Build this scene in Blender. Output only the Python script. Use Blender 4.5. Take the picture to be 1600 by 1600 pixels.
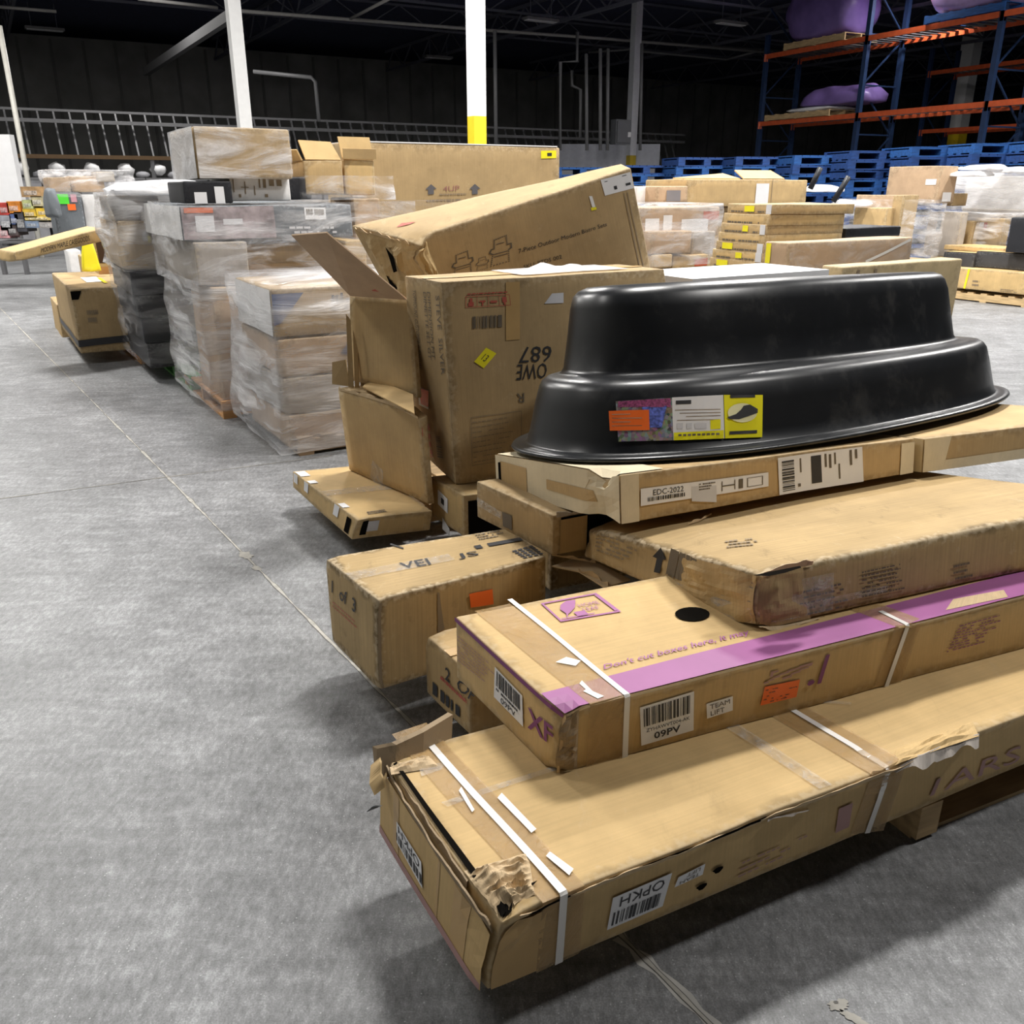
import bpy, bmesh, math, random
from mathutils import Vector as V, noise, Matrix

for o in list(bpy.data.objects):
    bpy.data.objects.remove(o, do_unlink=True)
SC = bpy.context.scene
COL = SC.collection
random.seed(7)

# ------------------------------------------------------------------ camera
FOC, EYE, HORIZON = 1350.0, 1.5, 290.0          # focal length in photo pixels, eye height, eye-level row
PITCH = math.atan((800 - HORIZON) / FOC)
cam = bpy.data.cameras.new('camera')
cam.sensor_width = 36.0
cam.lens = 36.0 * FOC / 1600.0
cam.clip_end = 200
camo = bpy.data.objects.new('camera', cam)
camo.location = (0, 0, EYE)
camo.rotation_euler = (math.pi / 2 - PITCH, 0, 0)
COL.objects.link(camo)
SC.camera = camo

# ------------------------------------------------------------------ world, exposure, lamps
w = bpy.data.worlds.new('world')
SC.world = w
w.use_nodes = True
w.node_tree.nodes['Background'].inputs[0].default_value = (0.75, 0.85, 1.0, 1)
w.node_tree.nodes['Background'].inputs[1].default_value = 0.02
SC.view_settings.view_transform = 'Standard'
SC.view_settings.look = 'None'
SC.view_settings.gamma = 1.0
SC.view_settings.use_curve_mapping = False
SC.view_settings.exposure = 0.2
AREA_LAMPS = [  # x, y, watts : high bay fittings plus added far fill lamps, hung at 6.6 m
    (1.0, 5.2, 430), (5.2, 2.4, 260), (-4.8, 3.4, 105), (-6.2, 9.0, 500), (3.8, 9.8, 520),
    (-1.5, 13.0, 500), (9.5, 11.0, 560), (-10.5, 15.0, 440), (5.0, 16.0, 460), (13.5, 18.0, 520), (11.0, 26.0, 200), (-9.0, 24.5, 240)]  # last pair is added fill for the racks and the far wall
for i, (x, y, e) in enumerate(AREA_LAMPS):
    l = bpy.data.lights.new('high_bay_or_fill_lamp', 'AREA')
    l.shape = 'RECTANGLE'
    l.size, l.size_y = 1.3, 0.55
    l.energy = e
    l.color = (1.0, 0.975, 0.94)
    o = bpy.data.objects.new('high_bay_or_fill_lamp', l)
    o.location = (x, y, 6.6)
    o.rotation_euler = (0, 0, math.radians(32))
    COL.objects.link(o)

# ------------------------------------------------------------------ survey helpers: a photo pixel and a known plane give a point
cF = V((0, math.cos(PITCH), -math.sin(PITCH)))
cU = V((0, math.sin(PITCH), math.cos(PITCH)))
EYEP = V((0, 0, EYE))
def ray(px, py):
    return cF + V((1, 0, 0)) * ((px - 800) / FOC) + cU * ((800 - py) / FOC)
def P(px, py, z):
    d = ray(px, py)
    return EYEP + d * ((z - EYE) / d.z)
def PY(px, py, y):
    d = ray(px, py)
    return EYEP + d * (y / d.y)
def PP(px, py, n, a):
    d = ray(px, py)
    return EYEP + d * (n.dot(a - EYEP) / n.dot(d))
def project(q):
    q = q - EYEP
    d = q.dot(cF)
    return 800 + FOC * q.x / d, 800 - FOC * q.dot(cU) / d
def z_at(q, py):
    d = ray(800, py)
    return EYE + q.y * d.z / d.y
def plane_n(a, b, c):
    n = (b - a).cross(c - a).normalized()
    return n if n.z > 0 else -n
AISLE = math.radians(31)
dA = V((-math.sin(AISLE), math.cos(AISLE), 0))     # along the rows, away from the camera
dC = V((math.cos(AISLE), math.sin(AISLE), 0))      # across the rows, to the right
def reach(q, d, px):
    """distance along d from q at which the photo column px is met"""
    k = (px - 800) / FOC
    a = q - EYEP
    den = d.x - k * d.dot(cF)
    return (k * a.dot(cF) - a.x) / den

# ------------------------------------------------------------------ materials
MATS = {}
def _new(name):
    m = bpy.data.materials.new(name)
    m.use_nodes = True
    nt = m.node_tree
    return m, nt, nt.nodes['Principled BSDF']
def _n(nt, t, **kw):
    n = nt.nodes.new(t)
    for k, v in kw.items():
        setattr(n, k, v)
    return n
def plain(name, col, rough=0.6, metal=0.0, spec=0.5, var=0.06, scale=9.0):
    if name in MATS:
        return MATS[name]
    m, nt, b = _new(name)
    tc = _n(nt, 'ShaderNodeTexCoord')
    nz = _n(nt, 'ShaderNodeTexNoise')
    nz.inputs['Scale'].default_value = scale
    nz.inputs['Detail'].default_value = 4
    nt.links.new(tc.outputs['Object'], nz.inputs['Vector'])
    r = _n(nt, 'ShaderNodeValToRGB')
    r.color_ramp.elements[0].position = 0.3
    r.color_ramp.elements[1].position = 0.7
    r.color_ramp.elements[0].color = [c * (1 - var) for c in col] + [1]
    r.color_ramp.elements[1].color = [min(1, c * (1 + var)) for c in col] + [1]
    nt.links.new(nz.outputs['Fac'], r.inputs['Fac'])
    nt.links.new(r.outputs['Color'], b.inputs['Base Color'])
    b.inputs['Roughness'].default_value = rough
    b.inputs['Metallic'].default_value = metal
    b.inputs['Specular IOR Level'].default_value = spec
    MATS[name] = m
    return m
def card(name, col, wear=0.35, scuff=(0.62, 0.5, 0.33), dirt=0.2, grain=1.0, rough=0.72, rub=0.45):
    """corrugated cardboard: flute lines, mottling, pale scuffs and dark rubs"""
    if name in MATS:
        return MATS[name]
    m, nt, b = _new(name)
    L = nt.links.new
    uv = _n(nt, 'ShaderNodeUVMap')
    tc = _n(nt, 'ShaderNodeTexCoord')
    mp = _n(nt, 'ShaderNodeMapping')
    mp.inputs['Scale'].default_value = (150, 3, 1)
    L(uv.outputs['UV'], mp.inputs['Vector'])
    fl = _n(nt, 'ShaderNodeTexNoise')
    fl.inputs['Scale'].default_value = 1.0
    fl.inputs['Detail'].default_value = 2
    L(mp.outputs['Vector'], fl.inputs['Vector'])
    mo = _n(nt, 'ShaderNodeTexNoise')
    mo.inputs['Scale'].default_value = 5.0
    mo.inputs['Detail'].default_value = 6
    mo.inputs['Roughness'].default_value = 0.65
    L(tc.outputs['Object'], mo.inputs['Vector'])
    r1 = _n(nt, 'ShaderNodeValToRGB')
    r1.color_ramp.elements[0].position = 0.28
    r1.color_ramp.elements[1].position = 0.72
    r1.color_ramp.elements[0].color = [c * 0.86 for c in col] + [1]
    r1.color_ramp.elements[1].color = [min(1, c * 1.12) for c in col] + [1]
    L(mo.outputs['Fac'], r1.inputs['Fac'])
    mx = _n(nt, 'ShaderNodeMix', data_type='RGBA', blend_type='MULTIPLY')
    mx.inputs['Factor'].default_value = 0.25 * grain
    L(r1.outputs['Color'], mx.inputs['A'])
    L(fl.outputs['Color'], mx.inputs['B'])
    rf = _n(nt, 'ShaderNodeValToRGB')
    rf.color_ramp.elements[0].position = 0.35
    rf.color_ramp.elements[1].position = 0.62
    rf.color_ramp.elements[0].color = (0.72, 0.72, 0.72, 1)
    rf.color_ramp.elements[1].color = (1, 1, 1, 1)
    L(fl.outputs['Fac'], rf.inputs['Fac'])
    L(rf.outputs['Color'], mx.inputs['B'])
    # scuffs
    mp2 = _n(nt, 'ShaderNodeMapping')
    mp2.inputs['Scale'].default_value = (9, 3.2, 6)
    mp2.inputs['Rotation'].default_value = (0.3, 0.2, 0.9)
    L(tc.outputs['Object'], mp2.inputs['Vector'])
    sc = _n(nt, 'ShaderNodeTexNoise')
    sc.inputs['Scale'].default_value = 1.6
    sc.inputs['Detail'].default_value = 9
    sc.inputs['Roughness'].default_value = 0.75
    L(mp2.outputs['Vector'], sc.inputs['Vector'])
    rs = _n(nt, 'ShaderNodeValToRGB')
    rs.color_ramp.elements[0].position = 0.60
    rs.color_ramp.elements[1].position = 0.72
    rs.color_ramp.elements[0].color = (0, 0, 0, 1)
    rs.color_ramp.elements[1].color = (wear, wear, wear, 1)
    L(sc.outputs['Fac'], rs.inputs['Fac'])
    m2 = _n(nt, 'ShaderNodeMix', data_type='RGBA')
    m2.inputs['B'].default_value = list(scuff) + [1]
    L(rs.outputs['Color'], m2.inputs['Factor'])
    L(mx.outputs['Result'], m2.inputs['A'])
    rd = _n(nt, 'ShaderNodeValToRGB')
    rd.color_ramp.elements[0].position = 0.28
    rd.color_ramp.elements[1].position = 0.42
    rd.color_ramp.elements[0].color = (dirt, dirt, dirt, 1)
    rd.color_ramp.elements[1].color = (0, 0, 0, 1)
    L(sc.outputs['Fac'], rd.inputs['Fac'])
    m3 = _n(nt, 'ShaderNodeMix', data_type='RGBA')
    m3.inputs['B'].default_value = [c * 0.42 for c in col] + [1]
    L(rd.outputs['Color'], m3.inputs['Factor'])
    L(m2.outputs['Result'], m3.inputs['A'])
    # rubbed, grimy and frayed edges ('edge' is 1 on a box edge and falls to 0 a few centimetres in)
    at = _n(nt, 'ShaderNodeAttribute', attribute_name='edge')
    prev = m3.outputs['Result']
    for nscale, wgt, lo_, hi_, tint, amt in ((13, 0.62, 0.80, 1.06, [c * 0.36 for c in col], rub), (55, 0.50, 0.80, 0.98, list(scuff), rub * 0.75)):
        en = _n(nt, 'ShaderNodeTexNoise')
        en.inputs['Scale'].default_value = nscale
        en.inputs['Detail'].default_value = 6
        L(tc.outputs['Object'], en.inputs['Vector'])
        ma = _n(nt, 'ShaderNodeMath', operation='MULTIPLY_ADD')
        ma.inputs[1].default_value = wgt
        L(at.outputs['Fac'], ma.inputs[0])
        L(en.outputs['Fac'], ma.inputs[2])
        mr = _n(nt, 'ShaderNodeMapRange')
        mr.inputs['From Min'].default_value = lo_
        mr.inputs['From Max'].default_value = hi_
        mr.inputs['To Max'].default_value = amt
        L(ma.outputs[0], mr.inputs['Value'])
        me_ = _n(nt, 'ShaderNodeMix', data_type='RGBA')
        me_.inputs['B'].default_value = list(tint) + [1]
        L(mr.outputs['Result'], me_.inputs['Factor'])
        L(prev, me_.inputs['A'])
        prev = me_.outputs['Result']
    L(prev, b.inputs['Base Color'])
    b.inputs['Roughness'].default_value = rough
    b.inputs['Specular IOR Level'].default_value = 0.25
    bp = _n(nt, 'ShaderNodeBump')
    bp.inputs['Strength'].default_value = 0.25
    bp.inputs['Distance'].default_value = 0.002
    L(sc.outputs['Fac'], bp.inputs['Height'])
    L(bp.outputs['Normal'], b.inputs['Normal'])
    MATS[name] = m
    return m
def film(name, lo=0.12, hi=0.75, col=(0.86, 0.86, 0.88), scale=2.2, stretch=(1, 1, 3.2), rough=0.22):
    """thin cling film: see-through, with white streaks where it is bunched up"""
    if name in MATS:
        return MATS[name]
    m, nt, b = _new(name)
    L = nt.links.new
    tc = _n(nt, 'ShaderNodeTexCoord')
    mp = _n(nt, 'ShaderNodeMapping')
    mp.inputs['Scale'].default_value = stretch
    mp.inputs['Rotation'].default_value = (0.28, -0.22, 0.3)
    L(tc.outputs['Object'], mp.inputs['Vector'])
    nz = _n(nt, 'ShaderNodeTexNoise')
    nz.inputs['Scale'].default_value = scale
    nz.inputs['Detail'].default_value = 8
    nz.inputs['Roughness'].default_value = 0.62
    nz.inputs['Distortion'].default_value = 0.7
    L(mp.outputs['Vector'], nz.inputs['Vector'])
    r = _n(nt, 'ShaderNodeValToRGB')
    r.color_ramp.elements[0].position = 0.44
    r.color_ramp.elements[1].position = 0.66
    r.color_ramp.elements[0].color = (lo, lo, lo, 1)
    r.color_ramp.elements[1].color = (hi, hi, hi, 1)
    L(nz.outputs['Fac'], r.inputs['Fac'])
    b.inputs['Base Color'].default_value = list(col) + [1]
    b.inputs['Roughness'].default_value = rough
    b.inputs['Specular IOR Level'].default_value = 0.7
    bp = _n(nt, 'ShaderNodeBump')
    bp.inputs['Strength'].default_value = 0.8
    bp.inputs['Distance'].default_value = 0.03
    L(nz.outputs['Fac'], bp.inputs['Height'])
    L(bp.outputs['Normal'], b.inputs['Normal'])
    L(r.outputs['Color'], b.inputs['Alpha'])
    MATS[name] = m
    return m
def wood(name, col, dirt=0.35):
    if name in MATS:
        return MATS[name]
    m, nt, b = _new(name)
    L = nt.links.new
    tc = _n(nt, 'ShaderNodeTexCoord')
    mp = _n(nt, 'ShaderNodeMapping')
    mp.inputs['Scale'].default_value = (5, 28, 40)
    L(tc.outputs['Object'], mp.inputs['Vector'])
    nz = _n(nt, 'ShaderNodeTexNoise')
    nz.inputs['Scale'].default_value = 1.0
    nz.inputs['Detail'].default_value = 5
    L(mp.outputs['Vector'], nz.inputs['Vector'])
    r = _n(nt, 'ShaderNodeValToRGB')
    r.color_ramp.elements[0].position = 0.3
    r.color_ramp.elements[1].position = 0.7
    r.color_ramp.elements[0].color = [c * (1 - dirt) for c in col] + [1]
    r.color_ramp.elements[1].color = [min(1, c * 1.1) for c in col] + [1]
    L(nz.outputs['Fac'], r.inputs['Fac'])
    L(r.outputs['Color'], b.inputs['Base Color'])
    b.inputs['Roughness'].default_value = 0.75
    MATS[name] = m
    return m

TAN = card('cardboard_tan', (0.53, 0.37, 0.18))
TAN2 = card('cardboard_ochre', (0.60, 0.42, 0.195), wear=0.3)
TAND = card('cardboard_brown', (0.43, 0.305, 0.155), wear=0.45, dirt=0.35)
TANW = card('cardboard_worn', (0.48, 0.34, 0.165), wear=0.6, dirt=0.65, grain=1.8, rub=0.85)
TANP = card('cardboard_pinkish', (0.48, 0.34, 0.22), wear=0.2, dirt=0.1, grain=0.5)
CREAM = card('cream_carton', (0.72, 0.62, 0.43), wear=0.3, dirt=0.15, grain=0.5, rub=0.3)
TORN = card('torn_grimy_cardboard', (0.33, 0.245, 0.15), wear=0.8, dirt=0.8, grain=2.0)
KRAFTIN = card('torn_cardboard', (0.60, 0.45, 0.27), wear=0.7, dirt=0.7, grain=2.0)
GREYC = card('greyed_carton', (0.42, 0.38, 0.34), wear=0.3, dirt=0.3)
WHITEC = card('white_carton', (0.74, 0.73, 0.72), wear=0.2, scuff=(0.5, 0.5, 0.5), dirt=0.1, grain=0.3, rub=0.15)
BLACKC = card('black_carton', (0.022, 0.023, 0.027), wear=0.12, scuff=(0.2, 0.2, 0.22), dirt=0.0, grain=0.3, rough=0.45, rub=0.1)
GREYB = card('charcoal_carton', (0.055, 0.055, 0.058), wear=0.1, scuff=(0.2, 0.2, 0.2), dirt=0.0, grain=0.3)
SLATE = card('slate_carton', (0.14, 0.155, 0.17), wear=0.4, scuff=(0.4, 0.42, 0.45), dirt=0.3)
INK = plain('black_ink', (0.025, 0.025, 0.028), 0.6)
INKG = plain('faded_ink', (0.13, 0.105, 0.075), 0.7)
INKW = plain('warm_grey_ink', (0.25, 0.19, 0.12), 0.7)
PURP = plain('purple_ink', (0.34, 0.105, 0.28), 0.55, var=0.12, scale=5)
PURPD = plain('deep_purple_ink', (0.20, 0.045, 0.17), 0.55)
PURPF = plain('faded_purple_ink', (0.40, 0.235, 0.22), 0.65)
REDI = plain('red_ink', (0.45, 0.09, 0.06), 0.6)
PAPER = plain('label_paper', (0.80, 0.80, 0.81), 0.5, var=0.03)
PAPERG = plain('grey_label_paper', (0.62, 0.62, 0.64), 0.5, var=0.08)
ORANGE = plain('orange_sticker', (0.88, 0.155, 0.02), 0.45, var=0.05)
YELLOW = plain('yellow_sticker', (0.85, 0.76, 0.02), 0.45, var=0.05)
GREENST = plain('green_sticker', (0.10, 0.75, 0.05), 0.45)
STRAP = plain('white_strap', (0.78, 0.76, 0.72), 0.35, var=0.05)
TAPE = plain('packing_tape', (0.50, 0.325, 0.135), 0.38, var=0.08, spec=0.35)
TAPEC = film('clear_tape', 0.16, 0.45, (0.85, 0.82, 0.76), 30, (1, 1, 1), 0.12)
TAPET = film('brown_see_through_tape', 0.42, 0.55, (0.52, 0.33, 0.13), 8, (1, 1, 1), 0.3)
DARK = plain('painted_hole_shade', (0.008, 0.007, 0.006), 1.0, spec=0.0)  # flat black painted for the shade inside holes, slits and tears
STRAPB = plain('black_strap', (0.03, 0.03, 0.033), 0.5)

# ------------------------------------------------------------------ object helpers
def link(name, me, parent=None, loc=None):
    o = bpy.data.objects.new(name, me)
    COL.objects.link(o)
    if parent:
        o.parent = parent
    if loc is not None:
        o.location = loc
    return o
def tag(o, label=None, cat=None, group=None, kind=None):
    if label: o['label'] = label
    if cat: o['category'] = cat
    if group: o['group'] = group
    if kind: o['kind'] = kind
    return o
def mesh(name, verts, faces, mat, uvs=None, smooth=False):
    me = bpy.data.meshes.new(name)
    me.from_pydata([tuple(v) for v in verts], [], faces)
    if mat:
        me.materials.append(mat)
    if uvs:
        ul = me.uv_layers.new(name='UVMap')
        k = 0
        for f in uvs:
            for c in f:
                ul.data[k].uv = c
                k += 1
    if smooth:
        for p in me.polygons:
            p.use_smooth = True
    me.update()
    return me
def thing(name, label, cat, loc, group=None, rz=0.0):
    o = link(name, None, None, loc)
    o.empty_display_size = 0.1
    o.rotation_euler.z = rz
    return tag(o, label, cat, group)

class MB:
    """collects boxes and tubes for one mesh"""
    def __init__(s):
        s.v, s.f = [], []
    def hexa(s, c):
        b = len(s.v)
        s.v += [V(x) for x in c]
        s.f += [tuple(b + i for i in q) for q in ((0, 3, 2, 1), (4, 5, 6, 7), (0, 1, 5, 4), (1, 2, 6, 5), (2, 3, 7, 6), (3, 0, 4, 7))]
        return s
    def box(s, x0, y0, z0, x1, y1, z1):
        return s.hexa([(x0, y0, z0), (x1, y0, z0), (x1, y1, z0), (x0, y1, z0), (x0, y0, z1), (x1, y0, z1), (x1, y1, z1), (x0, y1, z1)])
    def bar(s, a, b, w, h=None, up=V((0, 0, 1))):
        a, b = V(a), V(b)
        h = h or w
        d = (b - a).normalized()
        x = d.cross(up)
        if x.length < 1e-4:
            x = V((1, 0, 0))
        x.normalize()
        y = x.cross(d)
        x, y = x * w / 2, y * h / 2
        return s.hexa([a - x - y, a + x - y, a + x + y, a - x + y, b - x - y, b + x - y, b + x + y, b - x + y])
    def tube(s, pts, r, n=10, cap=True):
        pts = [V(p) for p in pts]
        base = len(s.v)
        for i, p in enumerate(pts):
            d = (pts[min(i + 1, len(pts) - 1)] - pts[max(i - 1, 0)]).normalized()
            x = d.cross(V((0.01, 0.02, 1)))
            if x.length < 0.05:
                x = V((1, 0, 0))
            x.normalize()
            y = d.cross(x)
            for k in range(n):
                t = 2 * math.pi * k / n
                s.v.append(p + x * math.cos(t) * r + y * math.sin(t) * r)
        for i in range(len(pts) - 1):
            for k in range(n):
                s.f.append((base + i * n + k, base + i * n + (k + 1) % n, base + (i + 1) * n + (k + 1) % n, base + (i + 1) * n + k))
        if cap:
            s.f.append(tuple(base + k for k in range(n))[::-1])
            s.f.append(tuple(base + (len(pts) - 1) * n + k for k in range(n)))
        return s
    def build(s, name, mat, parent=None, smooth=False):
        off = V((0, 0, 0))
        return link(name, mesh(name, [v - off for v in s.v], s.f, mat, smooth=smooth), parent)

def sm(t):
    t = max(0.0, min(1.0, t))
    return t * t * (3 - 2 * t)

class Box:
    """a carton given by its eight corners c[u][v][w] (u along the front, v into the depth, w up)"""
    def __init__(s, label, c, mat=TAN, res=(8, 6, 4), r=0.006, amp=0.0025, dents=(), name='cardboard_box', cat='box',
                 group=None, skip=(), body='carton', freq=3.0, parent=None):
        s.c = c
        s.amp, s.freq, s.dents = amp, freq, dents
        pts = [c[i][j][k] for i in (0, 1) for j in (0, 1) for k in (0, 1)]
        s.ctr = sum(pts, V()) / 8
        s.org = sum([c[i][j][0] for i in (0, 1) for j in (0, 1)], V()) / 4
        s.len = ((c[1][0][0] - c[0][0][0]).length, (c[0][1][0] - c[0][0][0]).length, (c[0][0][1] - c[0][0][0]).length)
        s.root = thing(name, label, cat, s.org, group) if parent is None else parent
        s.off = s.org
        s.body = s._body(body, mat, res, r, skip)
    def tri(s, u, v, w):
        c = s.c
        def l(a, b, t): return a + (b - a) * t
        return l(l(l(c[0][0][0], c[1][0][0], u), l(c[0][1][0], c[1][1][0], u), v),
                 l(l(c[0][0][1], c[1][0][1], u), l(c[0][1][1], c[1][1][1], u), v), w)
    def pt(s, u, v, w):
        p = s.tri(u, v, w)
        if s.amp:
            p = p + noise.noise_vector(p * s.freq + V((3.1, 7.7, 1.3))) * s.amp
        for (du, dv, dw, rad, vec, rough) in s.dents:
            q = s.tri(du, dv, dw)
            d = (p - q).length
            if d < rad:
                k = sm(1 - d / rad)
                p = p + V(vec) * k + noise.noise_vector(p * 38) * rough * k + noise.noise_vector(p * 95) * rough * 0.5 * k
        return p
    def _body(s, name, mat, res, r, skip):
        ax = []
        for L, n in zip(s.len, res):
            e = min(r / L, 0.2)
            ax.append([0, e * 0.35] + [e + (1 - 2 * e) * i / n for i in range(n + 1)] + [1 - e * 0.35, 1])
        idx, verts, faces, uvs, edge = {}, [], [], [], []
        nu, nv, nw = [len(a) - 1 for a in ax]
        def vid(i, j, k):
            key = (i, j, k)
            if key not in idx:
                t = [ax[0][i], ax[1][j], ax[2][k]]
                p = [t[m] * s.len[m] for m in range(3)]
                rr = [min(r, 0.2 * s.len[m]) for m in range(3)]
                q = [min(max(p[m], rr[m]), s.len[m] - rr[m]) for m in range(3)]
                d = V([p[m] - q[m] for m in range(3)])
                if d.length > 1e-9:
                    d = d.normalized() * min(rr)
                u, v, w_ = [(q[m] + d[m]) / s.len[m] for m in range(3)]
                ed = sorted(min(p[m], s.len[m] - p[m]) for m in range(3))[1]
                edge.append(max(0.0, 1 - ed / 0.045))
                idx[key] = len(verts)
                verts.append(s.pt(u, v, w_) - s.off)
            return idx[key]
        def quad(a, b, c, d, fu):
            faces.append((vid(*a), vid(*b), vid(*c), vid(*d)))
            uvs.append([fu(x) for x in (a, b, c, d)])
        LU, LV, LW = s.len
        fF = lambda x: (ax[0][x[0]] * LU, ax[2][x[2]] * LW)
        fE = lambda x: (ax[1][x[1]] * LV + 7.3, ax[2][x[2]] * LW)
        fT = lambda x: (ax[1][x[1]] * LV + 3.7, ax[0][x[0]] * LU)
        for i in range(nu):
            for k in range(nw):
                if 'F' not in skip: quad((i, 0, k), (i + 1, 0, k), (i + 1, 0, k + 1), (i, 0, k + 1), fF)
                if 'K' not in skip: quad((i + 1, nv, k), (i, nv, k), (i, nv, k + 1), (i + 1, nv, k + 1), fF)
        for j in range(nv):
            for k in range(nw):
                if 'E' not in skip: quad((0, j + 1, k), (0, j, k), (0, j, k + 1), (0, j + 1, k + 1), fE)
                if 'R' not in skip: quad((nu, j, k), (nu, j + 1, k), (nu, j + 1, k + 1), (nu, j, k + 1), fE)
        for i in range(nu):
            for j in range(nv):
                if 'T' not in skip: quad((i, j, nw), (i + 1, j, nw), (i + 1, j + 1, nw), (i, j + 1, nw), fT)
                if 'B' not in skip: quad((i, j + 1, 0), (i + 1, j + 1, 0), (i + 1, j, 0), (i, j, 0), fT)
        me = mesh(name, verts, faces, mat, uvs, smooth=True)
        at = me.attributes.new('edge', 'FLOAT', 'POINT')
        at.data.foreach_set('value', edge)
        return link(name, me, s.root)
    # ---- faces: F front, E left end (a runs from the far to the near edge), T top, R right end
    def uvw(s, face, a, b):
        return {'F': (a, 0, b), 'E': (0, 1 - a, b), 'T': (a, b, 1), 'R': (1, a, b), 'K': (1 - a, 1, b)}[face]
    def size(s, face):
        return {'F': (s.len[0], s.len[2]), 'E': (s.len[1], s.len[2]), 'T': (s.len[0], s.len[1]), 'R': (s.len[1], s.len[2]), 'K': (s.len[0], s.len[2])}[face]
    def on(s, face, a, b, off=0.0):
        e = 0.01
        p = s.pt(*s.uvw(face, a, b))
        q = s.tri(*s.uvw(face, a, b))
        n = (s.tri(*s.uvw(face, a + e, b)) - q).cross(s.tri(*s.uvw(face, a, b + e)) - q).normalized()
        if n.dot(q - s.ctr) < 0:
            n = -n
        return p + n * off
    def ab(s, face, px, py):
        """face coordinates of a photo pixel"""
        a, b = 0.5, 0.5
        for _ in range(12):
            x, y = project(s.tri(*s.uvw(face, a, b)))
            e = 1e-3
            xa, ya = project(s.tri(*s.uvw(face, a + e, b)))
            xb, yb = project(s.tri(*s.uvw(face, a, b + e)))
            j = ((xa - x) / e, (xb - x) / e, (ya - y) / e, (yb - y) / e)
            det = j[0] * j[3] - j[1] * j[2]
            dx, dy = px - x, py - y
            a += (j[3] * dx - j[1] * dy) / det
            b += (j[0] * dy - j[2] * dx) / det
        return a, b
    def quadpx(s, face, pts):
        return [s.ab(face, *p) for p in pts]
    def patch(s, name, face, q, mat, off=0.002, n=(6, 4), parent=None, label=None, inset=0.0):
        """a thin sheet stuck on a face; q = four (a,b) corners, bottom-left first, anticlockwise"""
        if len(q) == 2:
            (a0, b0), (a1, b1) = q
            q = [(a0, b0), (a1, b0), (a1, b1), (a0, b1)]
        verts, faces, uvs = [], [], []
        nx, ny = n
        for j in range(ny + 1):
            for i in range(nx + 1):
                t, k = i / nx, j / ny
                a = (q[0][0] * (1 - t) + q[1][0] * t) * (1 - k) + (q[3][0] * (1 - t) + q[2][0] * t) * k
                b = (q[0][1] * (1 - t) + q[1][1] * t) * (1 - k) + (q[3][1] * (1 - t) + q[2][1] * t) * k
                verts.append(s.on(face, a, b, off) - s.off)
        for j in range(ny):
            for i in range(nx):
                f = j * (nx + 1) + i
                faces.append((f, f + 1, f + nx + 2, f + nx + 1))
                uvs.append([((i + di) / nx * 0.3, (j + dj) / ny * 0.2) for di, dj in ((0, 0), (1, 0), (1, 1), (0, 1))])
        o = link(name, mesh(name, verts, faces, mat, uvs), parent or s.root)
        if label: o['label'] = label
        return o
    def bars(s, name, face, q, mat, items, off=0.003, parent=None):
        """many small flat marks inside the quad q; items are (x0,y0,x1,y1) in 0..1"""
        if len(q) == 2:
            (a0, b0), (a1, b1) = q
            q = [(a0, b0), (a1, b0), (a1, b1), (a0, b1)]
        verts, faces = [], []
        for (x0, y0, x1, y1) in items:
            f = len(verts)
            for (t, k) in ((x0, y0), (x1, y0), (x1, y1), (x0, y1)):
                a = (q[0][0] * (1 - t) + q[1][0] * t) * (1 - k) + (q[3][0] * (1 - t) + q[2][0] * t) * k
                b = (q[0][1] * (1 - t) + q[1][1] * t) * (1 - k) + (q[3][1] * (1 - t) + q[2][1] * t) * k
                verts.append(s.on(face, a, b, off) - s.off)
            faces.append((f, f + 1, f + 2, f + 3))
        o = link(name, mesh(name, verts, faces, mat), parent or s.root)
        if len(items) > 1: o['kind'] = 'stuff'
        return o
    def text(s, string, face, q, mat, off=0.003, parent=None, name='printed_text', bold=0.0, flip=False):
        """lettering stretched to fill the quad q (bottom-left first in reading order)"""
        vs, fs = glyphs(string, bold)
        if len(q) == 2:
            (a0, b0), (a1, b1) = q
            q = [(a0, b0), (a1, b0), (a1, b1), (a0, b1)]
        verts = []
        for (t, k) in vs:
            if flip:
                t = 1 - t
            a = (q[0][0] * (1 - t) + q[1][0] * t) * (1 - k) + (q[3][0] * (1 - t) + q[2][0] * t) * k
            b = (q[0][1] * (1 - t) + q[1][1] * t) * (1 - k) + (q[3][1] * (1 - t) + q[2][1] * t) * k
            verts.append(s.on(face, a, b, off) - s.off)
        return link(name, mesh(name, verts, fs, mat), parent or s.root)
    def strap(s, path, width, mat=STRAP, off=0.003, name='strap', n=10, label=None):
        """band over faces; path = list of (face, (a,b) start, (a,b) end), width in metres"""
        verts, faces = [], []
        prev = None
        for face, p0, p1 in path:
            W, Hh = s.size(face)
            d = V(((p1[0] - p0[0]) * W, (p1[1] - p0[1]) * Hh))
            nrm = V((-d.y, d.x)).normalized() * width / 2
            da, db = nrm.x / W, nrm.y / Hh
            for i in range(n + 1):
                t = i / n
                a, b = p0[0] + (p1[0] - p0[0]) * t, p0[1] + (p1[1] - p0[1]) * t
                f = len(verts)
                verts.append(s.on(face, a + da, b + db, off) - s.off)
                verts.append(s.on(face, a - da, b - db, off) - s.off)
                if prev is not None:
                    faces.append((prev, prev + 1, f + 1, f))
                prev = f
        o = link(name, mesh(name, verts, faces, mat), s.root)
        if label: o['label'] = label
        return o

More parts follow.
